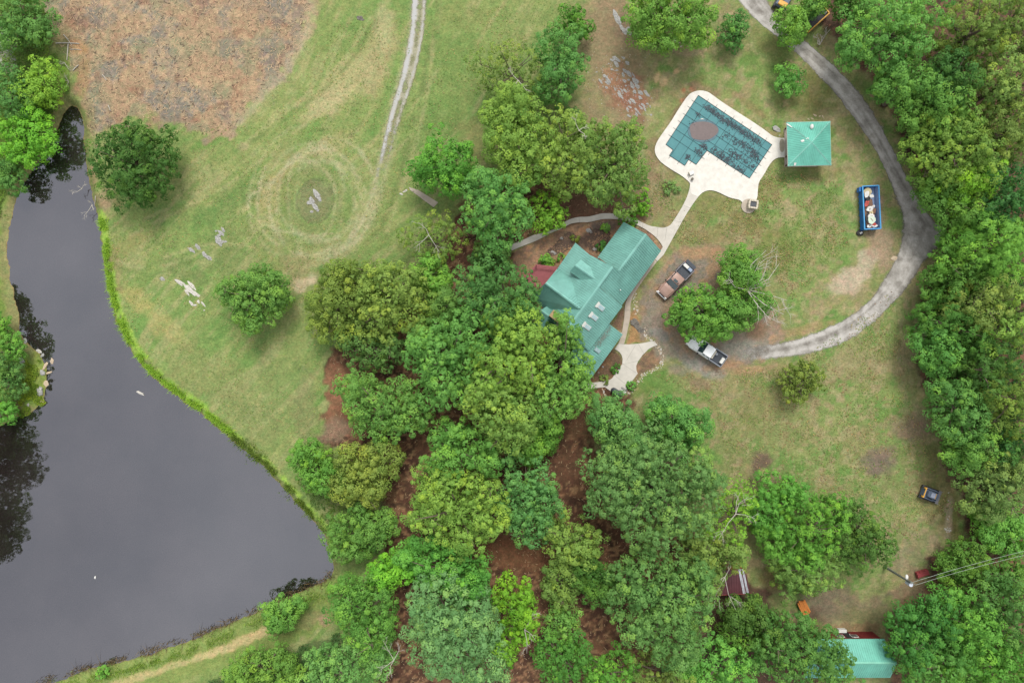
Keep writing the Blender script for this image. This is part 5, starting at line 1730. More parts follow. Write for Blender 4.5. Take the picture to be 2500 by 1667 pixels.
rk_grey = rock_mat("lichen_rock", al(92, 88, 84), al(158, 157, 152), al(206, 206, 200))
rk_pale = rock_mat("quartz_rock", al(150, 142, 130), al(200, 196, 186), al(226, 222, 212))
rk_tan = rock_mat("sandy_stone", al(150, 122, 96), al(196, 176, 148), al(220, 206, 184))
rk_dark = rock_mat("mossy_rock", al(66, 60, 56), al(104, 98, 90), al(150, 148, 138))
ROCKS = {}
for key, mt in (('d', rk_dark), ('g', rk_grey), ('p', rk_pale), ('t', rk_tan)):
    for k in range(5):
        me = rock_mesh(300 + k, 2)
        me.materials.append(mt)
        ROCKS[key, k, 2] = me
        me = rock_mesh(400 + k, 1, .7)
        me.materials.append(mt)
        ROCKS[key, k, 1] = me
RR = random.Random(77)


def rock(parent, w, sx, sy, rz, key='g', sub=2, sz=None, name="stone", z=None):
    o = bpy.data.objects.new(name, ROCKS[key, RR.randrange(5), sub])
    C.objects.link(o)
    zz_ = (gz(w.x, w.y) if z is None else z)
    loc = Vector((w.x, w.y, zz_))
    if parent is not None:
        loc = loc - parent.location
        o.parent = parent
    o.location = loc
    o.scale = (sx, sy, sz if sz is not None else min(sx, sy) * .5)
    o.rotation_euler = (RR.uniform(-.2, .2), RR.uniform(-.2, .2), rz)
    return o


def outcrop(label, frame, stones, key='g'):
    q = Q(frame, stones[0][0], stones[0][1])
    t = thing("rock_outcrop", label, "rock", (q.x, q.y, gz(q.x, q.y)))
    k = S / (ZM[frame][2]) 
    for (x, y, a, b, ang) in stones:
        rock(t, Q(frame, x, y), a * k * 1.08, b * k * .78, math.radians(-ang), key, 2 if max(a, b) * k > .35 else 1)
    return t


# big outcrop west of the pool: listed slabs plus rubble
st = [(560, 250, 90, 60, 40), (600, 390, 90, 45, 55), (510, 290, 50, 35, 20), (640, 300, 50, 34, 60), (800, 350, 55, 45, 30), (720, 250, 50, 30, 20), (360, 590, 80, 45, 40), (420, 660, 90, 45, 50), (290, 700, 90, 34, 45), (420, 730, 60, 40, 30),
      (760, 500, 70, 45, 30), (720, 580, 80, 34, 70), (840, 570, 90, 45, 50), (900, 560, 90, 20, 55), (740, 690, 60, 40, 30), (820, 670, 36, 34, 0), (960, 710, 100, 70, 40), (900, 780, 90, 50, 60), (990, 800, 60, 50, 30), (770, 780, 34, 28, 0), (930, 890, 60, 40, 50),
      (640, 900, 60, 30, 50), (690, 870, 55, 28, 50), (660, 970, 80, 36, 45), (760, 880, 50, 30, 40), (1060, 930, 70, 45, 40), (1140, 900, 55, 40, 40), (1190, 960, 60, 36, 20), (1040, 1010, 55, 34, 30), (900, 1070, 70, 40, 40), (850, 1100, 60, 28, 45), (1100, 1150, 70, 36, 30),
      (960, 1230, 90, 26, 55), (1000, 1290, 80, 22, 45), (980, 1340, 60, 30, 60), (1060, 1200, 70, 26, 45), (1130, 1230, 50, 24, 60), (800, 1240, 60, 24, 70), (850, 1190, 50, 26, 30), (820, 1350, 50, 34, 30), (930, 1430, 50, 16, 60), (1230, 1170, 50, 16, 70), (1250, 1340, 34, 26, 0), (500, 470, 34, 30, 0), (595, 490, 34, 28, 0), (440, 360, 20, 20, 0), (205, 520, 26, 20, 0), (560, 850, 40, 20, 60), (400, 820, 50, 34, 30), (1180, 1130, 40, 30, 30)]
rq = random.Random(9)
for _ in range(170):
    t = rq.random()
    st.append((300 + t * 800 + rq.gauss(0, 130), 480 + t * 760 + rq.gauss(0, 170), rq.uniform(7, 20), rq.uniform(6, 13), rq.uniform(20, 70)))
outcrop("wide broken grey outcrop of many slabs on red soil west of the pool", 'O', st)
sto = [(rq.uniform(0, 1300), rq.uniform(60, 1450), rq.uniform(6, 13), rq.uniform(5, 9), rq.uniform(0, 180)) for _ in range(60)]
o = outcrop("scatter of small pale stones on the lawn around the broken outcrop", 'O', sto, 'p')
outcrop("long narrow grey ledge between two trees at the top of the lawn", '2', [(1885, 105, 40, 22, 60), (1905, 150, 46, 24, 65), (1925, 190, 40, 20, 50), (1955, 220, 44, 26, 40), (1975, 200, 30, 26, 0), (1985, 232, 26, 14, 20)])
outcrop("pale loose stones under the big tree at the top of the lawn", '2', [(2225, 320, 16, 12, 0), (2250, 300, 12, 9, 0), (2290, 275, 18, 12, 0), (2310, 295, 12, 10, 0), (2340, 300, 10, 8, 0), (2240, 335, 10, 8, 0), (2330, 315, 9, 9, 0)], 'p')
outcrop("pair of grey rocks in the middle of the mown turning circle", '1', [(2165, 1330, 44, 24, 55), (2185, 1360, 26, 18, 60), (2135, 1375, 34, 24, 60), (2155, 1410, 40, 22, 55), (2120, 1385, 24, 18, 0), (2170, 1440, 16, 12, 0), (2130, 1448, 16, 12, 0)])
outcrop("grey rocks at the upper end of the lawn outcrops near the pond", '4', [(1495, 100, 44, 34, 60), (1510, 50, 30, 20, 40), (1490, 70, 18, 14, 0), (1525, 30, 24, 16, 60), (1475, 40, 12, 9, 0), (1530, 110, 20, 14, 0)])
outcrop("long pale ledge with a small neighbour, middle of the three lawn outcrops by the pond", '4', [(1305, 165, 34, 18, 35), (1355, 150, 40, 18, 45), (1395, 195, 50, 20, 45), (1430, 222, 34, 14, 30), (1345, 140, 20, 12, 40)])
outcrop("longest white ledge with loose slabs, nearest the pond bank", '4', [(1240, 400, 50, 22, 35), (1290, 430, 60, 28, 45), (1335, 465, 44, 20, 35), (1310, 410, 40, 16, 45), (1310, 535, 26, 14, 50), (1355, 520, 20, 12, 50), (1390, 540, 26, 9, 45), (1330, 545, 16, 10, 0), (1395, 580, 7, 6, 0), (1275, 455, 30, 14, 50)], 'p')
outcrop("small grey stump-like rock on the straw coloured field left of the track", 'D', [(828, 42, 9, 8, 0), (822, 40, 4, 4, 0), (833, 46, 4, 3, 0)], 'd')
outcrop("single small grey boulder left of the long white ledge", '4', [(1112, 368, 20, 17, 20)])
outcrop("few grey stones at the tree foot in the middle of the west field", '4', [(1945, 500, 16, 22, 0), (1955, 545, 12, 9, 0), (1930, 415, 12, 9, 0)])
outcrop("two pale stones by the broken walk at the edge of the grove", '2', [(420, 1328, 16, 12, 30), (448, 1305, 22, 10, -30)], 'p')
outcrop("large flat grey boulder beside the pavilion corner", 'V', [(180, 450, 125, 85, 25), (330, 500, 20, 16, 0), (225, 600, 26, 18, 0)])
outcrop("pale stones on the bare ground above the pavilion", 'V', [(920, 210, 36, 26, 30), (1000, 190, 50, 24, 30), (1090, 120, 70, 30, 20), (1255, 130, 60, 22, 70), (1285, 210, 16, 14, 0), (1180, 140, 40, 24, 0)], 't')
outcrop("round pale boulder on the gravel bend", '6', [(1465, 225, 28, 26, 0)], 't')
outcrop("heap of pale stones at the end of the dirt strip in the lower right", 'K', [(1850, 1490, 40, 30, 20), (1910, 1500, 30, 26, 0), (1960, 1510, 36, 30, 40), (1890, 1450, 26, 20, 0), (1870, 1540, 30, 20, 0), (1930, 1540, 30, 24, 0), (1900, 1240, 34, 20, 60), (1930, 1180, 20, 16, 0), (1920, 610, 26, 18, -20), (1910, 800, 20, 16, 0), (1960, 840, 20, 16, 0), (1950, 1460, 22, 18, 0), (1830, 1460, 20, 16, 0)], 'p')
outcrop("dark mossy boulder in the bed between the walk and the yard", 'B', [(1650, 450, 90, 80, 30), (1710, 540, 95, 70, 30)], 'd')
outcrop("two grey rocks in the mulch bed under the green eave", 'C', [(360, 170, 50, 36, 20), (235, 330, 34, 26, 0)])
outcrop("grey rock in the shrub bed behind the house", 'A', [(470, 640, 60, 40, 20), (1040, 290, 60, 44, 30), (1120, 580, 50, 50, 0), (600, 400, 40, 36, 0)])
outcrop("pale road-side slab of rock at the far left edge above the pond", '1', [(10, 190, 60, 30, 50), (45, 270, 70, 30, 55), (75, 370, 60, 26, 55), (25, 250, 50, 30, 50), (5, 330, 40, 24, 40)])
# rocks of the little point in the pond, each one its own
for (x, y, a, b, ang, key, lb) in [(540, 345, 46, 30, 20, 'p', "uppermost white rock on the grassy point in the pond"), (590, 410, 40, 20, 130, 'g', "thin grey rock just below the uppermost white rock on the point"), (650, 540, 100, 26, 115, 't', "long curved pale rock along the edge of the point"),
                                (738, 492, 60, 30, 95, 't', "pale rock standing in the water off the point"), (575, 670, 60, 70, 90, 'g', "dark purple grey boulder on the point's edge"), (685, 662, 64, 18, -22, 't', "thin tan stone jutting into the water from the point"), (648, 810, 60, 38, 75, 't', "rounded tan rock in the water beside the grey boulder"),
                                (555, 920, 100, 80, 80, 'g', "largest grey boulder at the water's edge of the point"), (592, 1080, 46, 36, 110, 't', "lowest angular tan rock off the point"), (410, 1130, 26, 26, 0, 'p', "small white stone in the grass of the point"), (320, 480, 110, 40, 60, 'g', "long lichen grey rock at the foot of the bush on the point"), (330, 190, 40, 50, 0, 'g', "grey rock at the top of the grassy point")]:
    w = Q('L', x, y)
    kk = S / ZM['L'][2]
    z0 = max(gz(w.x, w.y), WATER_Z + .02)
    tag(rock(None, w, a * kk, b * kk, math.radians(-ang), key, 2, name="shore_rock", z=z0), lb, "rock", "rocks of the pond point")
w = Q('4', 952, 1142, WATER_Z)
tag(rock(None, w, .78, .24, math.radians(-24), 'p', 2, sz=.3, name="pond_rock", z=WATER_Z), "slim white rock breaking the surface of the open pond", "rock")
# stone edging along the beds
for lb, fr_, path, n_, wdt in [("ragged row of pale stones edging the bed by the patio", 'B', [(1860, 690), (1990, 810), (2050, 900), (2080, 1000), (2030, 1130), (1920, 1210), (1780, 1290), (1660, 1400), (1590, 1490), (1540, 1580)], 130, 75),
                               ("line of pale stones between the front walk and the yard", 'B', [(1640, 10), (1620, 80), (1660, 160), (1670, 250), (1640, 310)], 34, 60), ("stones beside the mossy boulder down to the patio", 'B', [(1790, 520), (1800, 600), (1830, 680), (1900, 710)], 26, 60),
                               ("scatter of pinkish stones below the covered grill", 'C', [(350, 780), (380, 900), (450, 1000), (500, 1110)], 24, 36)]:
    P = resample(W2(fr_, path), n_)
    t = thing("stone_edging", lb, "stone edging", (P[0][0], P[0][1], 0))
    for a, b in P:
        s_ = RR.uniform(.06, .17)
        w = Vector((a + RR.gauss(0, wdt * .3 * S / ZM[fr_][2]) , b + RR.gauss(0, wdt * .3 * S / ZM[fr_][2]), 0))
        rock(t, w, s_, s_ * RR.uniform(.6, 1), RR.uniform(0, 3), 'pt'[RR.random() < .5], 1)

# ================================================================== TREES
bark = pm("bark", al(112, 98, 84), .9, .3, 3, bump=.03)
deadw = pm("dead_wood", al(190, 184, 172), .85, .2, 4)
leafm = leaf_mat("foliage")
FOL = {'B': (120, 176, 88), 'M': (122, 178, 78), 'Y': (146, 186, 86), 'L': (142, 202, 68), 'O': (136, 168, 80), 'K': (86, 136, 68), 'P': (136, 182, 102), 'D': (102, 154, 66), 'G': (130, 188, 82), 'T': (108, 160, 78)}
TC = [0]


def crown_mesh(circ, h, style, rng, dens=1.0):
    lobes, limbs = [], []
    base_f = {'pine': .5, 'bush': .45}.get(style, .58)
    for (px, py, pr) in circ:
        zc = base_f * h
        c = Q('D', px, py, zc)
        R = pr * DM * (H - zc) / H
        a = (h - zc) * rng.uniform(.72, 1.06)
        ph = rng.uniform(0, 6.3, 4)
        am = rng.uniform(.05, .16, 4)
        ow = lambda t: 1 + sum(am[q_] * math.sin((q_ + 2) * t + ph[q_]) for q_ in range(4))
        lo, hi = (.5, 1.0) if style == 'pine' else (.7, 1.7)
        n_ = max(5, int(.8 * R * R)) if style != 'bush' else max(5, int(2.6 * R * R))
        for k in range(n_):
            rho = R * .88 * math.sqrt((k + .5) / n_) * rng.uniform(.8, 1.16)
            th = k * 2.39996 + rng.uniform(-.4, .4)
            rho *= ow(th)
            rl = min(hi, max(lo if style != 'bush' else .28, R * rng.uniform(.2, .4)))
            q = min(1, rho / R)
            zz_ = zc + a * (1 - q ** 2.2 * .9) * rng.uniform(.5, 1.1) - rl
            lobes.append((c.x + rho * math.cos(th), c.y + rho * math.sin(th), zz_, rl))
        nr = max(5, int(2 * math.pi * R / 1.7))
        for ring_z, fr_ in ((-.15, .93), (-.55, .82)):
            for k in range(nr):
                th = (k + rng.uniform(-.4, .4)) / nr * math.tau
                rl = min(hi, max(lo if style != 'bush' else .28, R * rng.uniform(.18, .3)))
                rho = R * fr_ * ow(th) * rng.uniform(.78, 1.08) - rl * .4
                lobes.append((c.x + rho * math.cos(th), c.y + rho * math.sin(th), zc + a * ring_z * rng.uniform(.6, 1.3), rl))
    Lb = np.array(lobes)
    Lb[:, 2] = np.maximum(Lb[:, 2], Lb[:, 3] * .5)
    # twiglet tufts on the lobes
    rt0 = (rng.choice([.52, .6, .66, .72]) if style == 'oak' else .5) if style != 'bush' else .26
    kd = .92 * (.52 / rt0) ** 2 if style != 'bush' else 1
    T, NRM, RT, TT = [], [], [], []
    lt = rng.normal(.5, .14, len(Lb))
    for i, (x, y, z, r) in enumerate(Lb):
        n_ = max(6, int((10.5 if style != 'bush' else 60) * r * r * dens * kd))
        kk = np.arange(n_) + .5
        zz_ = 1 - kk / n_ * 1.35
        ph = kk * 2.39996 + rng.uniform(0, 6)
        s_ = np.sqrt(np.maximum(0, 1 - zz_ ** 2))
        nv = np.stack([s_ * np.cos(ph), s_ * np.sin(ph), zz_], 1) + rng.normal(0, .13, (n_, 3))
        nv = unit(nv)
        T.append(np.array([x, y, z]) + nv * r * rng.uniform(.78, 1.08, (n_, 1)) * np.array([1, 1, .9]))
        NRM.append(nv)
        RT.append(rt0 * rng.uniform(.5, 1.4, n_))
        TT.append(lt[i] + rng.normal(0, .10, n_))
    T, NRM, RT, TT = np.concatenate(T), np.concatenate(NRM), np.concatenate(RT), np.concatenate(TT)
    keep = np.ones(len(T), bool)
    for x, y, z, r in lobes:
        d = (T - np.array([x, y, z]))
        keep &= (d * d).sum(1) > (r * .88) ** 2
    keep &= T[:, 2] > .15
    T, NRM, RT, TT = T[keep], NRM[keep], RT[keep], TT[keep]
    nl = {'oak': 38, 'sparse': 20, 'pine': 28, 'bush': 16}[style]
    if style == 'oak':
        nl = int(nl * (rt0 / .52) ** 1.6)
    n_ = len(T)
    d = unit(NRM[:, None] * .45 + rng.normal(size=(n_, nl, 3)) * .62 + np.array([0, 0, .4]))
    pos = T[:, None] + d * (RT[:, None, None] * rng.uniform(.72, 1.04, (n_, nl, 1)))
    nn = unit(d * .9 + NRM[:, None] * .25 + rng.normal(size=(n_, nl, 3)) * .17 + np.array([0, 0, .2]))
    pos, nn = pos.reshape(-1, 3), nn.reshape(-1, 3)
    tint = np.repeat(TT, nl) + rng.normal(0, .08, n_ * nl)
    k_ = len(pos)
    if style == 'pine':
        Ls, Ws = .34 * rng.uniform(.7, 1.3, k_), .055 * rng.uniform(.8, 1.2, k_)
    elif style == 'bush':
        Ls, Ws = .13 * rng.uniform(.7, 1.3, k_), .085 * rng.uniform(.7, 1.3, k_)
    else:
        Ls, Ws = .15 * rng.uniform(.6, 1.4, k_), .10 * rng.uniform(.7, 1.3, k_)
    # inner leaves that close the crown below the tufts
    if style in ('oak', 'pine'):
        nf = np.maximum(5, (8 * Lb[:, 3] ** 2).astype(int))
        li = np.repeat(np.arange(len(Lb)), nf)
        v = unit(rng.normal(size=(len(li), 3)))
        v[:, 2] = np.abs(v[:, 2]) * .9 - .1
        fp_ = Lb[li, :3] + v * (Lb[li, 3:4] * .56)
        pos = np.concatenate([pos, fp_])
        nn = np.concatenate([nn, unit(v + rng.normal(size=v.shape) * .3 + np.array([0, 0, .3]))])
        Ls = np.concatenate([Ls, rng.uniform(.2, .42, len(li))])
        Ws = np.concatenate([Ws, rng.uniform(.16, .3, len(li))])
        tint = np.concatenate([tint, rng.normal(.4, .08, len(li))])
    return pos, nn, Ls, Ws, np.clip(tint, 0, 1), Lb


def dead_branches(rng, start, ends, parent, mat, name="dead_branch", r0=.07, fork=2):
    for e_ in ends:
        a, b = Vector(start), Vector(e_)
        mb = MB()

        def grow(p, q, r, lvl):
            mid = p.lerp(q, .5) + Vector(rng.normal(0, .07 * (q - p).length, 3))
            mb.tube([p, mid, q], [r, r * .7, r * .35], 5)
            if lvl > 0:
                for k in range(3):
                    s0 = p.lerp(q, rng.uniform(.4, .9))
                    dd_ = (q - p) * rng.uniform(.3, .5)
                    dd_.rotate(Matrix.Rotation(rng.choice([-1, 1]) * rng.uniform(.4, .9), 3, 'Z'))
                    dd_.z += rng.normal(0, .15)
                    grow(s0, s0 + dd_, r * .5, lvl - 1)
        grow(a, b, r0, fork)
        mb.build(name, mat, parent, local=False)


def tree(label, circ, h, ck, style='oak', name="broadleaf_tree", dens=1.0, dead=None, cat="tree", group=None, twigs=0, trunk_at=None):
    TC[0] += 1
    rng = np.random.RandomState(1000 + TC[0])
    pos, nn, Ls, Ws, tint, Lb = crown_mesh(circ, h, style, rng, dens)
    w = np.array([c[2] ** 2 for c in circ], float)
    w /= w.sum()
    ctr = sum((Q('D', c[0], c[1], h * .5) * float(k) for c, k in zip(circ, w)), Vector())
    base = Vector((ctr.x, ctr.y, gz(ctr.x, ctr.y)))
    if trunk_at:
        base = Q('D', *trunk_at)
        base.z = gz(base.x, base.y)
    t = thing(name, label, cat, base, 0, group)
    me = np_mesh("crown", leaf_tris(pos, nn, Ls, Ws, rng) - np.array(base), np.arange(len(pos) * 3).reshape(-1, 3), leafm)
    face_attr(me, "tint", tint)
    o = bpy.data.objects.new("crown", me)
    C.objects.link(o)
    o.parent = t
    c = FOL[ck]
    j = rng.normal(0, 4, 3)
    o.color = (*lin(c[0] + j[0], c[1] + j[1], c[2] + j[2], 0.72), 1)
    # trunk with limbs that reach into the lobes
    mb = MB()
    R = max(c[2] for c in circ) * DM
    r0 = max(.04, .045 * R + .02 * h * .5)
    zt = h * (.5 if style != 'bush' else .3)
    top = Vector((ctr.x, ctr.y, base.z + zt)) if not trunk_at else base.lerp(Vector((ctr.x, ctr.y, base.z + zt)), 1)
    mb.tube([base - Vector((0, 0, .3)), base.lerp(top, .5) + Vector((rng.normal(0, .1), rng.normal(0, .1), 0)), top], [r0 * 1.25, r0, r0 * .7], 8)
    idx = rng.permutation(len(Lb))[:min(len(Lb), 16 if style != 'bush' else 5)]
    for i in idx:
        q = Vector(Lb[i, :3])
        s0 = base.lerp(top, rng.uniform(.6, 1))
        mb.tube([s0, s0.lerp(q, .55) + Vector((0, 0, .12 * (q - s0).length)), q], [r0 * .45, r0 * .28, r0 * .1], 5, cap=False)
    if twigs:
        for i in idx[:twigs]:
            x, y, z, r = Lb[i]
            p = Vector((x, y, z))
            for _ in range(3):
                q = p + Vector((rng.normal(0, r * .7), rng.normal(0, r * .7), r * rng.uniform(.85, 1.25)))
                mb.tube([p, q], [.055, .025], 4, cap=False)
    mb.build("trunk", bark, t, local=False)
    if dead:
        st_, ends, hz = dead
        dead_branches(rng, Q('D', *st_, hz), [Q('D', a, b, hz + rng.uniform(-.5, .8)) for a, b in ends], t, deadw, r0=.07 if 'half dead' in label else .045)
    return t


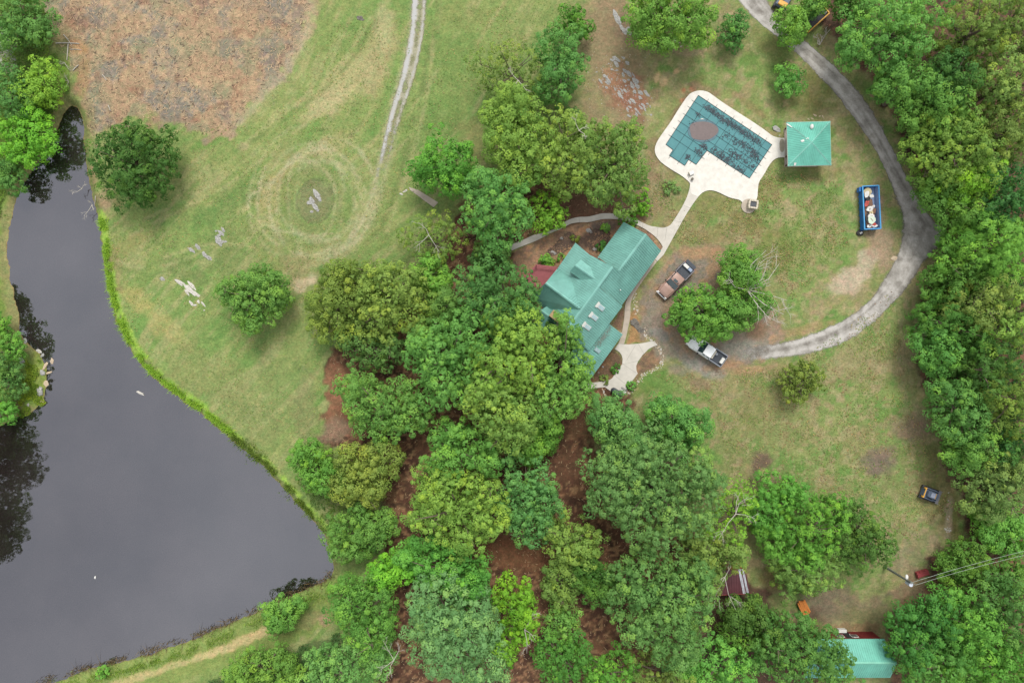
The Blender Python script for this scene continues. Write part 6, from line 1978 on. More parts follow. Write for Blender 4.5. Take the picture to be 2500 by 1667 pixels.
TREES = [
 # field and lawn
 ("dark round oak standing alone between the brown clearing and the pond", [(302, 372, 84), (345, 360, 58), (265, 390, 55), (310, 425, 48), (290, 330, 48)], 8.5, 'K', 'oak'),
 ("irregular green tree alone on the field above the pond bend", [(570, 665, 46), (600, 655, 42), (625, 660, 32), (560, 700, 36), (605, 700, 40), (582, 735, 32), (530, 672, 26), (640, 688, 20)], 8, 'B', 'oak'),
 ("sparse olive tree at the edge of the north lawn", [(1160, 160, 62), (1205, 150, 55), (1190, 200, 48), (1140, 185, 42)], 9, 'O', 'sparse'),
 ("deep green upright tree touching the sparse olive tree on the north lawn", [(1282, 105, 52), (1300, 145, 46), (1280, 190, 44)], 10, 'B', 'oak'),
 ("small dark irregular tree at the top centre of the lawn", [(1310, 35, 24), (1320, 60, 22), (1345, 70, 12)], 5, 'D', 'oak'),
 ("broad green tree cut by the top edge above the outcrop", [(1540, 20, 70), (1500, 10, 50), (1590, 35, 48), (1530, 70, 48), (1600, 70, 36), (1480, 60, 26)], 10, 'G', 'oak'),
 ("small dark tree on the lawn left of the gravel drive", [(1690, 62, 28), (1688, 85, 22)], 4.5, 'T', 'oak'),
 ("small round bright green tree between the drive and the pavilion", [(1815, 187, 32)], 4, 'G', 'oak'),
 ("round dark green and olive tree on the lawn below the drive", [(1840, 875, 42), (1830, 895, 30), (1855, 862, 28)], 5, 'O', 'oak'),
 ("lime green tree between the blue-green oak and the garden walk", [(1258, 472, 30), (1266, 500, 28), (1248, 512, 20)], 5, 'L', 'oak'),
 # north grove
 ("yellow-green tree in the middle of the north grove", [(1200, 300, 62), (1225, 340, 55), (1160, 330, 50), (1180, 240, 48), (1200, 385, 45), (1150, 270, 42)], 12, 'Y', 'oak'),
 ("yellowish tree with bare twigs right of the middle of the north grove", [(1300, 300, 50), (1330, 330, 48), (1290, 370, 52), (1310, 400, 44)], 12, 'Y', 'oak'),
 ("broad olive tree at the east side of the north grove facing the pool", [(1400, 340, 66), (1430, 390, 56), (1380, 410, 58), (1420, 440, 46), (1440, 320, 40)], 11, 'O', 'oak'),
 ("round mid green tree at the west tip of the north grove", [(1012, 376, 54), (1055, 368, 40), (980, 392, 38), (1042, 412, 38)], 9, 'M', 'oak'),
 ("big blue-green oak above the garden walk", [(1148, 450, 60), (1116, 490, 50), (1180, 490, 46), (1138, 530, 46), (1110, 425, 38)], 13, 'B', 'oak'),
 ("pale olive sparse tree at the west edge of the grove by the broken walk", [(988, 535, 46), (1020, 555, 44), (952, 545, 36), (1000, 580, 36)], 7, 'O', 'sparse'),
 ("dark tree squeezed between the blue-green oak and the house oaks", [(1118, 590, 36), (1145, 585, 28)], 8, 'K', 'oak'),
 ("large dark green oak leaning over the red deck", [(1105, 655, 56), (1165, 655, 54), (1204, 692, 42), (1120, 710, 52), (1190, 730, 42)], 13, 'T', 'oak'),
 ("small green tree beside the dark oak, upper left of the house grove", [(985, 622, 40), (1000, 650, 26)], 7, 'G', 'oak'),
 ("olive tree at the far west of the house grove", [(790, 690, 58), (760, 740, 46), (820, 650, 50), (780, 640, 36), (745, 700, 30)], 10, 'O', 'oak'),
 ("wide yellow-olive tree left of the house grove centre", [(890, 690, 62), (920, 660, 56), (860, 740, 50), (940, 720, 44), (870, 640, 40)], 11, 'Y', 'oak'),
 ("low green tree in the lower left of the house grove", [(845, 800, 46), (890, 810, 40), (810, 780, 34)], 8, 'T', 'oak'),
 ("bright green tree between the olive trees and the central oak", [(1010, 720, 42), (990, 760, 38), (1030, 700, 30)], 10, 'M', 'oak'),
 ("left half of the central oaks, broad bright green crown", [(1080, 770, 62), (1000, 805, 60), (1015, 875, 58), (1060, 830, 55), (965, 790, 36)], 14, 'G', 'oak'),
 ("tallest bright oak at the centre of the grove beside the green roof", [(1195, 780, 72), (1150, 840, 60), (1210, 850, 52), (1120, 880, 50), (1180, 740, 44)], 15.5, 'Y', 'oak'),
 ("bright green oak below the tallest oak, overhanging mulch", [(1150, 940, 66), (1110, 910, 50), (1195, 960, 52), (1180, 1000, 44)], 14, 'Y', 'oak'),
 ("bright green tree spreading over the lower end of the green roof", [(1295, 850, 60), (1270, 910, 58), (1320, 900, 44), (1305, 775, 36), (1290, 745, 24)], 12.5, 'G', 'oak'),
 ("blue-green oak at the west mulch bed above the pond bank", [(850, 930, 56), (920, 930, 56), (870, 970, 50), (815, 890, 38), (950, 955, 40)], 11, 'B', 'oak'),
 ("small bright tree low between the central oak and the big blue-green oak", [(1245, 1000, 34), (1225, 1030, 32), (1265, 985, 26)], 7, 'G', 'oak'),
 # south grove
 ("fresh green oak above the yellow-green oak in the south grove", [(1060, 1030, 58), (1020, 1060, 46), (1110, 1050, 46), (1030, 1000, 36)], 12, 'G', 'oak'),
 ("large yellow-green oak beside the brown glade", [(1050, 1160, 76), (1000, 1130, 55), (1110, 1150, 55), (1060, 1215, 55), (980, 1180, 42), (1130, 1200, 40)], 14, 'Y', 'oak'),
 ("blue-green tree right of the yellow-green oak", [(1210, 1100, 56), (1240, 1150, 48), (1190, 1170, 48), (1220, 1210, 40)], 11.5, 'B', 'oak'),
 ("huge blue-green oak right of the grove", [(1480, 1080, 90), (1560, 1090, 78), (1430, 1130, 74), (1500, 1180, 80), (1580, 1170, 64), (1400, 1080, 60), (1620, 1110, 44)], 15, 'B', 'oak'),
 ("blue-green tree directly below the patio corner", [(1420, 975, 52), (1395, 955, 38), (1440, 1010, 40)], 11, 'B', 'oak'),
 ("blue-green tree at the lawn edge right of the patio", [(1540, 975, 48), (1590, 975, 40), (1560, 1010, 44), (1520, 940, 28)], 11, 'B', 'oak'),
 ("dense blue-green oak at the bottom right of the south grove", [(1500, 1350, 78), (1570, 1380, 68), (1470, 1420, 66), (1550, 1460, 68), (1440, 1350, 44), (1600, 1320, 40)], 15, 'B', 'oak'),
 ("yellow-green tree between the glade and the huge blue-green oak", [(1310, 1240, 50), (1345, 1260, 38), (1280, 1225, 34)], 10, 'Y', 'oak'),
 ("round olive red-tinged tree hanging into the brown glade", [(1292, 1355, 40), (1285, 1310, 28)], 7, 'O', 'oak'),
 ("dark green tree right of the round olive tree in the glade", [(1352, 1320, 38), (1375, 1355, 36)], 8, 'D', 'oak'),
 ("small bright green tree standing alone in the lower glade", [(1293, 1432, 36)], 6, 'G', 'oak'),
 ("dark blue-green tree at the bottom edge of the glade", [(1270, 1510, 50), (1310, 1530, 44), (1330, 1490, 26)], 9, 'T', 'oak'),
 ("blue-green tree on the west side of the brown glade", [(1010, 1300, 60), (1060, 1320, 55), (960, 1280, 44), (1090, 1345, 34)], 11, 'B', 'oak'),
 ("yellow lime tree tip on the west side of the south grove", [(900, 1308, 38), (935, 1310, 26), (870, 1320, 22)], 9, 'L', 'oak'),
 ("green tree at the pond corner, west rim of the south grove", [(820, 1225, 55), (790, 1250, 44), (870, 1215, 40)], 9, 'M', 'oak'),
 ("light green tree above the pond shore", [(715, 1065, 44), (745, 1100, 40), (700, 1040, 28)], 8, 'M', 'oak'),
 ("light yellow-green tree between the pond shore and the mulch strip", [(820, 1080, 58), (870, 1060, 48), (800, 1120, 40), (850, 1120, 36)], 9, 'Y', 'oak'),
 ("mid green tree at the bottom of the pond-side rim", [(845, 1400, 66), (800, 1380, 46), (860, 1450, 46)], 11, 'M', 'oak'),
 ("huge pale blue-green oak at the bottom centre", [(1040, 1420, 84), (1000, 1390, 60), (1090, 1440, 62), (1050, 1500, 70), (980, 1460, 48), (1110, 1530, 56)], 15, 'P', 'oak'),
 ("lime tree right of the huge pale oak at the bottom", [(1180, 1370, 44), (1190, 1440, 46), (1160, 1480, 40), (1205, 1400, 26)], 10.5, 'L', 'oak'),
 ("pale green tree with bare branches at the bottom left of the grove", [(810, 1530, 62), (860, 1510, 48), (740, 1545, 50)], 10, 'P', 'oak'),
 ("green tree at the bottom left below the dam path", [(610, 1530, 52), (560, 1545, 40), (650, 1550, 40)], 7, 'M', 'oak'),
 ("small bright tree on the dam beside the pond", [(648, 1405, 32), (668, 1395, 24), (640, 1425, 22)], 4.5, 'G', 'oak'),
 ("pale crowned tree at the bottom between the glade and the huge oaks", [(1420, 1540, 46), (1380, 1555, 36)], 9, 'M', 'oak'),
 ("olive tree at the bottom edge below the dense blue-green oak", [(1500, 1540, 48), (1560, 1550, 40)], 10, 'O', 'oak'),
 # south-east yard
 ("tall lime yellow tree with bare limbs left of the feathery trees", [(1690, 1170, 44), (1670, 1220, 44), (1700, 1130, 28)], 11, 'L', 'sparse'),
 ("lime green tree half over the maroon shed", [(1632, 1285, 50), (1680, 1268, 34), (1622, 1335, 32), (1600, 1255, 36)], 11, 'Y', 'oak'),
 ("feathery green tree at the top left of the south-east yard", [(1780, 1150, 52), (1760, 1190, 46), (1820, 1130, 34)], 8, 'M', 'pine'),
 ("wide feathery green tree in the middle of the south-east yard", [(1870, 1210, 74), (1840, 1250, 55), (1910, 1180, 44), (1790, 1250, 44)], 10, 'M', 'pine'),
 ("dark leafy tree at the right of the feathery group", [(1970, 1220, 58), (1990, 1260, 50), (1950, 1180, 34), (2020, 1260, 30)], 9, 'D', 'oak'),
 ("yellowish feathery tree at the bottom of the feathery group", [(1850, 1320, 56), (1900, 1300, 44), (1810, 1310, 38)], 8, 'Y', 'pine'),
 ("green tree just below the maroon shed", [(1732, 1412, 36), (1690, 1412, 28), (1750, 1436, 34)], 8, 'D', 'oak'),
 ("blue-green oak left of the workshop roof", [(1830, 1480, 72), (1890, 1500, 56), (1780, 1510, 55), (1930, 1540, 44)], 13, 'T', 'oak'),
 ("fresh green tree at the bottom left of the south-east yard", [(1640, 1520, 60), (1690, 1545, 48), (1600, 1540, 40)], 10, 'G', 'oak'),
 ("dark tree between the maroon shed and the bottom trees", [(1690, 1465, 40), (1740, 1470, 34)], 7, 'D', 'oak'),
 ("dark green tree right of the workshop roof", [(2110, 1450, 58), (2150, 1430, 52), (2090, 1490, 38)], 11, 'D', 'oak'),
 ("mid green tree right of the dark tree by the workshop", [(2220, 1420, 56), (2250, 1460, 52)], 12, 'M', 'oak'),
 ("blue-green tree at the lower right edge under the wires", [(2310, 1380, 52), (2330, 1440, 50)], 13, 'T', 'oak'),
 ("green tree at the bottom right below the workshop gap", [(2150, 1530, 56), (2190, 1510, 46)], 11, 'M', 'oak'),
 ("bright tipped tree in the bottom right corner", [(2280, 1530, 62), (2340, 1540, 50), (2240, 1555, 40)], 12, 'G', 'oak'),
 ("leafy dark shrub tree beside the red box blade", [(2200, 1290, 36), (2228, 1280, 34), (2185, 1318, 26), (2215, 1325, 30)], 6, 'D', 'oak'),
 # east wood, north to south
 ("small leafy tree hanging over the gravel drive at the top", [(1813, 45, 30), (1830, 60, 24), (1820, 82, 20)], 6.5, 'G', 'oak'),
 ("small green tree between the excavator and the yellow trailer", [(1878, -2, 22), (1862, 20, 14)], 7, 'M', 'oak'),
 ("green tree behind the yellow trailer", [(1972, 14, 30), (1950, -6, 24)], 9, 'D', 'oak'),
 ("big blue-green oak at the top of the east wood above the red bank", [(2030, 60, 74), (2080, 90, 58), (1985, 75, 42), (2060, 130, 48), (2110, 40, 55), (1970, 110, 34)], 14, 'B', 'oak'),
 ("yellowish pine right of the big blue-green oak at the top", [(2225, 60, 55), (2240, 100, 46)], 15, 'O', 'pine'),
 ("olive tree in the top right corner", [(2315, 40, 50), (2345, 80, 40)], 14, 'O', 'oak'),
 ("mid green tree along the drive below the big blue-green oak", [(2080, 190, 48), (2110, 220, 46), (2050, 200, 30)], 12, 'M', 'oak'),
 ("dark green tree inside the wood behind the drive trees", [(2190, 175, 52), (2170, 210, 40)], 13, 'K', 'oak'),
 ("yellow-green tree at the right edge, upper wood", [(2300, 185, 58), (2320, 220, 46)], 14, 'Y', 'oak'),
 ("fine textured green tree leaning to the drive, upper bend", [(2160, 250, 52), (2130, 280, 42), (2200, 280, 42)], 12, 'M', 'oak'),
 ("large rounded olive-green tree beside the drive opposite the blue container", [(2190, 335, 70), (2150, 370, 50), (2220, 380, 52), (2140, 320, 40)], 13, 'O', 'oak'),
 ("dull olive tree at the right edge behind the rounded tree", [(2320, 290, 52), (2300, 340, 48)], 14, 'O', 'oak'),
 ("lime green tree low against the drive opposite the container", [(2230, 420, 44), (2260, 400, 30), (2200, 430, 34)], 11, 'L', 'oak'),
 ("green tree beside the wide end of the gravel bend", [(2180, 460, 46), (2150, 430, 34), (2200, 490, 36)], 10, 'M', 'oak'),
 ("dark tree at the right edge behind the lime tree", [(2310, 430, 52), (2330, 480, 46), (2290, 480, 36)], 13, 'K', 'oak'),
 ("spreading bright green tree with starry layers right of the gravel bend", [(2260, 560, 66), (2220, 590, 48), (2300, 600, 52), (2320, 540, 44), (2230, 540, 36)], 13, 'G', 'pine'),
 ("dark green tree under the starry tree by the drive end", [(2190, 630, 46), (2165, 650, 32), (2230, 640, 36)], 10, 'D', 'oak'),
 ("yellow olive tree below the starry tree", [(2260, 690, 52), (2230, 720, 36)], 12, 'O', 'oak'),
 ("feathery green pine at the wood edge opposite the round lawn tree", [(2180, 740, 52), (2220, 770, 46), (2150, 730, 34)], 11, 'D', 'pine'),
 ("pale green tree at the right edge, middle wood", [(2315, 750, 50), (2335, 700, 40)], 13, 'Y', 'oak'),
 ("fresh blue-green tree bulging onto the lawn, middle wood", [(2155, 805, 40), (2140, 780, 26), (2160, 830, 30)], 9, 'B', 'oak'),
 ("dark feathery pine with a pale trunk showing", [(2265, 840, 52), (2240, 870, 40)], 12, 'K', 'pine'),
 ("blue-green tree in the lower middle wood", [(2200, 940, 55), (2220, 980, 46), (2180, 910, 36)], 11, 'T', 'oak'),
 ("olive crown at the right edge, lower middle wood", [(2315, 900, 50), (2335, 950, 46)], 13, 'O', 'oak'),
 ("mid green tree at the wood edge, lower middle", [(2240, 1030, 42), (2215, 1050, 32)], 10, 'M', 'oak'),
 ("pale olive tree at the right edge above the brush", [(2290, 1110, 56), (2320, 1070, 44), (2270, 1150, 40)], 11, 'O', 'oak'),
 ("bright low tree among the brush at the lower right edge", [(2290, 1215, 36), (2330, 1235, 40), (2320, 1190, 30)], 5, 'G', 'oak'),
 ("dark low tree under the wires at the right edge", [(2290, 1335, 34), (2335, 1325, 30)], 7, 'D', 'oak'),
 ("dark tree in shade between the lower middle crowns", [(2320, 1010, 42), (2290, 1030, 34)], 10, 'K', 'oak'),
 # yard trees by the trucks
 ("green tree over the noses of both pickups", [(1602, 698, 46), (1645, 712, 46), (1572, 716, 34), (1604, 745, 38), (1650, 748, 32), (1668, 694, 26)], 8, 'M', 'oak'),
 # west bank
 ("bright green tree in the top left corner", [(50, 30, 55), (85, 60, 38), (20, 70, 36)], 6, 'M', 'oak'),
 ("lime tree on the west bank beside the fallen timber", [(92, 175, 42), (104, 205, 34), (72, 210, 34)], 5.5, 'L', 'oak'),
 ("darker green tree at the left edge behind the lime tree", [(20, 200, 44), (30, 240, 32)], 6, 'T', 'oak'),
 ("broad lime tree overhanging the pond neck", [(68, 300, 50), (40, 330, 44), (98, 318, 30), (60, 350, 32)], 5, 'L', 'oak'),
 ("small blue-green tree at the left edge below the pond neck", [(15, 395, 32), (25, 420, 22)], 4, 'T', 'oak'),
 ("light green bush tree at the left edge above the point", [(12, 782, 27), (30, 800, 18), (2, 745, 20)], 4.5, 'M', 'oak'),
 ("blue-green bush tree on the grassy point", [(18, 868, 32), (26, 888, 22), (2, 842, 22)], 4.5, 'T', 'oak'),
 ("bright bush at the lower left of the grassy point", [(8, 945, 22), (-10, 930, 24)], 3.5, 'G', 'oak'),
]
DEAD = {"tall lime yellow": ((1690, 1180), [(1700, 1130), (1720, 1140), (1650, 1240), (1735, 1190)], 10.5),
        "lime green tree half": ((1665, 1325), [(1640, 1395), (1690, 1400), (1655, 1330), (1680, 1300)], 8),
        "pale green tree with bare": ((905, 1515), [(880, 1470), (870, 1540), (920, 1480), (895, 1550)], 9),
        "lime tree right of the huge": ((1205, 1445), [(1225, 1405), (1230, 1470), (1210, 1500)], 9),
        "yellowish tree with bare twigs": ((1330, 300), [(1350, 290), (1320, 270), (1345, 320)], 12.3),
        "sparse olive tree": ((1190, 185), [(1168, 160), (1180, 195), (1210, 210)], 8.6),
        "pale olive sparse": ((985, 540), [(960, 510), (1010, 580), (950, 570)], 7.6)}
TW = {"O": 10, "Y": 8, "P": 6, "M": 4}
for lb, cc_, h_, ck, sty in TREES:
    if cc_[0][0] > 2050:
        cc_ = [(a, b, r * 1.13) for a, b, r in cc_]
    if 740 < cc_[0][0] < 1680 and cc_[0][1] > 560 and 'pickups' not in lb:
        cc_ = [(a, b, r * 1.02) for a, b, r in cc_]
    dd_ = next((v for k, v in DEAD.items() if lb.startswith(k)), None)
    tree(lb, cc_, h_, ck, sty, name="pine_tree" if sty == 'pine' else "broadleaf_tree", dead=dd_, twigs=TW.get(ck, 3))
# half-dead tree by the trucks: green side left, bare bleached limbs right
tree("half dead tree with bleached bare limbs reaching over the lawn by the yard", [(1700, 600, 34), (1715, 650, 40), (1690, 640, 30), (1735, 700, 34), (1700, 720, 30)], 8, 'M', 'oak',
     dead=((1715, 665), [(1760, 575), (1790, 605), (1770, 655), (1808, 690), (1800, 722), (1770, 735), (1755, 640), (1672, 640), (1745, 600)], 6.6), twigs=6)
# trees standing outside the frame on the west shore, mirrored in the pond
for (x, y, r, h_, ck, lb) in [(-105, 1040, 50, 13, 'D', "tall tree beyond the left edge mirrored at the top of the dark reflections"), (-125, 1130, 50, 16, 'K', "tallest tree beyond the left edge mirrored in the middle of the pond margin"),
                              (-140, 1220, 50, 14, 'D', "tall tree beyond the left edge mirrored below the middle of the pond margin"), (-140, 1310, 50, 14, 'K', "tree beyond the left edge mirrored at the lower end of the dark reflections"), (-75, 960, 40, 11, 'D', "tree beyond the left edge mirrored beside the grassy point"), (-60, 860, 36, 9, 'D', "tree beyond the left edge mirrored around the rocks of the point"), (-60, 690, 40, 10, 'D', "tree beyond the left edge mirrored along the upper west shore")]:
    tree(lb, [(x - 80, y, r), (x - 70, y + 25, r * .7), (x - 95, y - 25, r * .7)], h_, ck, 'oak', dens=.7)

# ---- shrubs
for lb, cc_, h_, ck in [("lime shrub between the garden walk and the pool lawn", [(1472, 462, 22), (1478, 480, 16)], 2.0, 'L'), ("clipped round dark green shrub at the roof corner beside the walk", [(1443, 507, 21)], 1.8, 'D'),
                        ("grey-green spiky plant ring on the lawn left of the path to the pool", [(1540, 433, 17)], .9, 'P'), ("left of two clipped green shrubs by the red deck", [(1252, 597, 11)], 1.1, 'G'), ("right of two clipped green shrubs by the red deck", [(1262, 604, 9)], 1.0, 'G'),
                        ("small green shrub near the top of the mulched bed", [(1390, 524, 8)], .8, 'G'), ("olive tuft in the middle of the mulched bed", [(1321, 547, 6)], .6, 'O'), ("dark shrub at the inner house corner", [(1382, 565, 8)], .9, 'D'), ("small shrub at the eave beside the two clipped shrubs", [(1289, 592, 6)], .8, 'G'),
                        ("little green shrub on the patio side bed", [(1415, 848, 8)], .8, 'D'), ("green tuft on the patio edge near the white bench", [(1449, 884, 8)], .7, 'G'), ("yellowish weed clump beside the patio walk", [(1388, 872, 8)], .5, 'O'), ("low bush at the upper lip of the pond weed bed by the dam", [(235, 1545, 12)], 1.5, 'G'),
                        ("dark green shrub behind the yellowish grove tree near the outcrop", [(1310, 262, 18), (1325, 275, 14)], 3.5, 'T')]:
    tree(lb, cc_, h_, ck, 'bush', name="shrub", cat="shrub")

# ---- brush at the wood edge in the lower right: one tangled mass
rg = np.random.RandomState(60)


def brush(name, label, polys, n_, hmax, rgb, L0, seed, up=.4):
    r_ = np.random.RandomState(seed)
    P = []
    for pl in polys:
        pw = W2('D', pl)
        x0, x1 = min(q[0] for q in pw), max(q[0] for q in pw)
        y0, y1 = min(q[1] for q in pw), max(q[1] for q in pw)
        xs, ys = r_.uniform(x0, x1, n_ * 2), r_.uniform(y0, y1, n_ * 2)
        ok = sdist(xs, ys, pw, None) < (fbm(xs / 1.5, ys / 1.5, seed, 3) - .62) * 6
        P.append(np.stack([xs[ok], ys[ok]], 1)[:n_])
    P = np.concatenate(P)
    hgt = hmax * (.25 + .75 * fbm(P[:, 0] / 1.1, P[:, 1] / 1.1, seed, 3)) * r_.uniform(.4, 1, len(P))
    z = np.array([max(gz(a, b), WATER_Z) for a, b in P]) + hgt
    nn = unit(r_.normal(size=(len(P), 3)) * .6 + np.array([0, 0, up + .3]))
    pos = np.concatenate([P, z[:, None]], 1)
    me = np_mesh(name, leaf_tris(pos, nn, L0 * r_.uniform(.6, 1.4, len(P)), L0 * .45 * r_.uniform(.6, 1.4, len(P)), r_), np.arange(len(P) * 3).reshape(-1, 3), leafm)
    face_attr(me, "tint", np.clip(.5 + (fbm(P[:, 0] / .9, P[:, 1] / .9, seed + 3, 3) - .5) * 1.3 + r_.normal(0, .12, len(P)), 0, 1))
    o = bpy.data.objects.new(name, me)
    C.objects.link(o)
    o.color = (*lin(*rgb, .72), 1)
    return tag(o, label, "undergrowth", kind="stuff")


brush("undergrowth", "bright tangled brush at the wood edge in the lower right", [[(2215, 1140), (2352, 1170), (2352, 1260), (2260, 1270), (2225, 1230)]], 9000, 1.6, (120, 176, 66), .2, 3)
brush("undergrowth", "low shrubs filling the floor of the east wood", [[(2110, 640), (2200, 600), (2352, 500), (2352, 1160), (2230, 1150), (2160, 1000), (2120, 850)]], 12000, 1.4, (72, 116, 58), .24, 4)
brush("undergrowth", "rank green weeds on the south face of the dam", [[(430, 1568), (540, 1530), (680, 1485), (790, 1440), (800, 1600), (430, 1600)]], 9000, .9, (98, 136, 76), .17, 5)
brush("undergrowth", "lush weeds under the trees of the west bank", [[(-30, -20), (95, -10), (140, 120), (140, 250), (120, 320), (40, 420), (5, 520), (-30, 520)]], 11000, .8, (112, 150, 62), .17, 6)
brush("undergrowth", "ground plants in the grove below the central oaks", [[(770, 1000), (830, 1060), (900, 1240), (780, 1300), (740, 1230), (660, 1060)]], 5000, .6, (112, 146, 66), .16, 7)
brush("undergrowth", "fresh grass and weeds on the grassy point", [[(40, 790), (75, 800), (100, 835), (102, 890), (92, 918), (70, 942), (25, 960), (20, 930), (50, 900)]], 5000, .4, (136, 164, 56), .13, 8)


def blades(name, label, pts_w, spread, n_, h0, rgb, seed, cat="grass", lean=.35):
    r_ = np.random.RandomState(seed)
    P = resample(pts_w, 400)
    i = r_.randint(0, 400, n_)
    xy = P[i] + r_.normal(0, 1, (n_, 2)) * spread * (.35 + 1.5 * fbm(P[i][:, :1] / 3.1, P[i][:, 1:] / 3.1, seed, 3))
    kp = fbm(xy[:, 0] / 1.3, xy[:, 1] / 1.3, seed + 1, 3) > .42
    xy = xy[kp]
    n_ = len(xy)
    z = np.array([max(gz(a, b), WATER_Z) for a, b in xy])
    hh = h0 * r_.uniform(.5, 1.2, n_)
    tipo = r_.normal(0, lean, (n_, 2)) * hh[:, None]
    wv = r_.normal(size=(n_, 2))
    wv = wv / np.linalg.norm(wv, axis=1, keepdims=True) * .045
    v = np.empty((n_, 3, 3))
    v[:, 0] = np.concatenate([xy - wv, z[:, None]], 1)
    v[:, 1] = np.concatenate([xy + wv, z[:, None]], 1)
    v[:, 2] = np.concatenate([xy + tipo, (z + hh)[:, None]], 1)
    me = np_mesh(name, v.reshape(-1, 3), np.arange(n_ * 3).reshape(-1, 3), leafm)
    face_attr(me, "tint", np.clip(r_.normal(.5, .2, n_), 0, 1))
    o = bpy.data.objects.new(name, me)
    C.objects.link(o)
    o.color = (*lin(*rgb, .72), 1)
    return tag(o, label, cat, kind="stuff")


e1_ = W2('D', [(232, 500), (246, 590), (251, 650), (270, 722), (298, 790), (344, 848), (404, 898), (466, 942), (530, 995)])
blades("shore_reeds", "bright lime reeds fringing the east shore of the pond", e1_, .30, 7000, .45, (168, 212, 80), 21, lean=.7)
e2_ = W2('D', [(530, 998), (606, 1064), (656, 1118), (706, 1174), (740, 1214)])
blades("shore_weeds", "olive and dark weeds along the lower east shore of the pond", e2_, .34, 3000, .45, (122, 150, 62), 22, lean=.6)
e3_ = W2('D', [(762, 1318), (745, 1338), (700, 1355), (650, 1372), (590, 1402), (500, 1442), (420, 1474), (330, 1503), (230, 1528), (130, 1555), (60, 1585)])
blades("dead_weeds", "brown dead weeds standing in the water along the dam", e3_, .28, 1500, .6, (134, 118, 90), 23, lean=.8)
blades("dam_grass", "green grass strip on the pond side of the dam", [(a + .5, b - 1.3) for a, b in e3_], .5, 7000, .3, (150, 186, 82), 24)

# fallen timber at the pond neck, brushwood in the shallows
for (frm, a, b, r, lb) in [('1', (385, 298), (545, 302), .09, "longest bleached log of the fallen timber at the pond neck"), ('1', (437, 240), (492, 312), .07, "bleached log crossing the longest log at the pond neck"), ('1', (468, 300), (460, 415), .08, "upright lying pale log below the crossing logs"),
                           ('1', (500, 485), (540, 447), .08, "short pale log near the orange earth at the pond neck"), ('1', (700, 512), (730, 552), .06, "pale stick lying in the brown clearing"), ('1', (740, 722), (756, 760), .06, "pale stick low in the brown clearing near the oak"), ('1', (480, 340), (560, 345), .05, "thin pale branch below the longest log"),
                           ('1', (655, 1340), (640, 1400), .05, "pale stick on the brown bank left of the dark oak"), ('8', (1160, 552), (1280, 582), .05, "thin pale stick in the brown glade"), ('5', (1775, 1480), (1900, 1430), .04, "thin stick on the bare ground between the oaks")]:
    q0, q1 = Q(frm, *a), Q(frm, *b)
    q0.z, q1.z = gz(q0.x, q0.y) + r, gz(q1.x, q1.y) + r * 1.2
    mid = q0.lerp(q1, .5) + Vector((.04, .05, .04))
    tag(MB().tube([q0, mid, q1], [r, r * .85, r * .6], 7).build("fallen_log", deadw), lb, "log", "fallen timber")
for (frm, st_, ends, lb) in [('X', (1380, 1080), [(1640, 700), (1440, 850), (1330, 960), (1300, 830)], "bleached fallen tree on the red bank beside the drive"), ('1', (560, 1290), [(490, 1320), (530, 1270), (590, 1255)], "dead brush leaning into the pond left of the dark oak"), ('1', (630, 1400), [(570, 1480), (600, 1370), (640, 1440)], "dead branches in the shallows below the dark oak"),
                             ('1', (470, 560), [(440, 500), (450, 600), (430, 545)], "grey brushwood in the pond neck"), ('1', (440, 430), [(400, 420), (470, 480), (410, 440)], "grey twigs beside the fallen timber")]:
    q = Q(frm, *st_)
    t = thing("dead_brush", lb, "dead branches", (q.x, q.y, max(gz(q.x, q.y), WATER_Z)))
    rg_ = np.random.RandomState(len(lb))
    dead_branches(rg_, Q(frm, *st_, .3), [Q(frm, *e_, .5 + rg_.rand() * .5) for e_ in ends], t, deadw, "branch", .07 if frm == 'X' else .045)

# ---- litter that shows as specks: straw, chips and twigs on the clearing and the mulch
def litter(name, label, polys, n_, mat, L0, W0, seed):
    r_ = np.random.RandomState(seed)
    P = []
    for pw in polys:
        x0, x1 = min(q[0] for q in pw), max(q[0] for q in pw)
        y0, y1 = min(q[1] for q in pw), max(q[1] for q in pw)
        xs, ys = r_.uniform(x0, x1, n_ * 3), r_.uniform(y0, y1, n_ * 3)
        ok = inside(xs, ys, pw)
        P.append(np.stack([xs[ok], ys[ok]], 1)[:n_])
    P = np.concatenate(P)
    z = np.array([gz(a, b) for a, b in P]) + .05
    an_ = r_.uniform(0, math.pi, len(P))
    d = np.stack([np.cos(an_), np.sin(an_), r_.normal(0, .12, len(P))], 1)
    s_ = np.stack([-np.sin(an_), np.cos(an_), np.zeros(len(P))], 1)
    L_, W_ = (L0 * r_.uniform(.4, 1.5, len(P)))[:, None], (W0 * r_.uniform(.6, 1.4, len(P)))[:, None]
    c = np.concatenate([P, z[:, None]], 1)
    v = np.stack([c - d * L_ - s_ * W_, c + d * L_ - s_ * W_, c + d * L_ + s_ * W_, c - d * L_ + s_ * W_], 1).reshape(-1, 3)
    me = np_mesh(name, v, np.arange(len(P) * 4).reshape(-1, 4), mat, 4)
    o = bpy.data.objects.new(name, me)
    C.objects.link(o)
    return tag(o, label, "litter", kind="stuff")


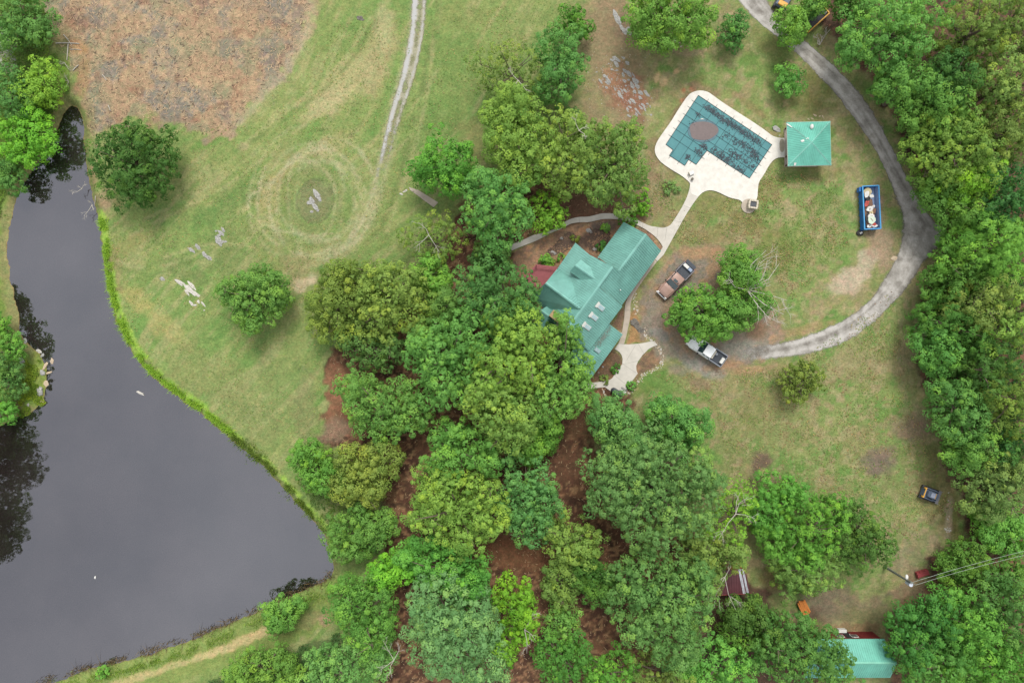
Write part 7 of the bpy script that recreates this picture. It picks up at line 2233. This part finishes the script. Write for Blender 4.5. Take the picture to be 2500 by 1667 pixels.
straw = pm("straw", al(204, 176, 138), .9, .25, 3)
chip = pm("dark_twigs", al(96, 78, 66), .9, .3, 3)
litter("wood_chips", "pale straw and wood chips strewn over the brown clearing", [clr], 2600, straw, .22, .022, 1)
litter("twig_litter", "dark twigs strewn over the brown clearing", [clr], 1200, chip, .2, .022, 2)
litter("leaf_straw", "pale straw on the mulch between the grove trees", [grove], 3500, straw, .14, .018, 3)
litter("bed_twigs", "dark dead stalks in the mulched bed behind the house", [W2('A', [(350, 620), (700, 300), (1000, 420), (1050, 250), (1350, 250), (1380, 420), (1150, 650), (900, 480), (620, 640), (420, 700)])], 900, chip, .16, .035, 4)
litter("shoot_litter", "bright dry stalks on the open lawn", [W2('D', [(600, 60), (900, 0), (880, 300), (760, 560), (560, 620), (300, 620), (300, 480), (560, 260)])], 900, pm("dry_stalk", al(176, 166, 122), .9, .2, 3), .10, .012, 5)


field = W2('D', [(330, 300), (560, 290), (730, 60), (1290, 0), (1090, 300), (920, 470), (900, 580), (730, 640), (740, 990), (660, 1040), (480, 930), (300, 760), (240, 520), (420, 400)])
elawn = W2('D', [(1340, 330), (1480, 330), (1560, 480), (1640, 480), (1760, 380), (1920, 420), (1950, 560), (1820, 690), (1720, 560), (1560, 560), (1480, 480)])
slawn = W2('D', [(1500, 860), (1820, 840), (2060, 660), (2080, 900), (2190, 1160), (2080, 1290), (2000, 1150), (1680, 1090), (1640, 930)])


def weeds(name, label, polys, n_, rgb, L0, seed):
    r_ = np.random.RandomState(seed)
    P = []
    for pw in polys:
        x0, x1 = min(q[0] for q in pw), max(q[0] for q in pw)
        y0, y1 = min(q[1] for q in pw), max(q[1] for q in pw)
        xs, ys = r_.uniform(x0, x1, n_ * 3), r_.uniform(y0, y1, n_ * 3)
        ok = inside(xs, ys, pw) & (fbm(xs / 2.4, ys / 2.4, seed, 4) > .52)
        P.append(np.stack([xs[ok], ys[ok]], 1)[:n_])
    P = np.concatenate(P)
    pos = np.concatenate([P, np.array([gz(a, b) for a, b in P])[:, None] + r_.uniform(.04, .12, (len(P), 1))], 1)
    nn = unit(r_.normal(size=(len(P), 3)) * .5 + np.array([0, 0, 1.0]))
    me = np_mesh(name, leaf_tris(pos, nn, L0 * r_.uniform(.5, 1.5, len(P)), L0 * .5 * r_.uniform(.5, 1.5, len(P)), r_), np.arange(len(P) * 3).reshape(-1, 3), leafm)
    face_attr(me, "tint", np.clip(r_.normal(.5, .2, len(P)), 0, 1))
    o = bpy.data.objects.new(name, me)
    C.objects.link(o)
    o.color = (*lin(*rgb, .72), 1)
    return tag(o, label, "weeds", kind="stuff")


weeds("lawn_weeds", "green weed tufts dotted through the lawns", [field, elawn, slawn], 6500, (134, 166, 86), .11, 91)
weeds("dry_tufts", "straw coloured dry tufts dotted through the lawns", [field, elawn, slawn], 5500, (182, 170, 122), .11, 92)
weeds("bare_crumbs", "brown crumbs and clods on the worn south-east lawn", [slawn, elawn], 3000, (160, 128, 100), .11, 93)
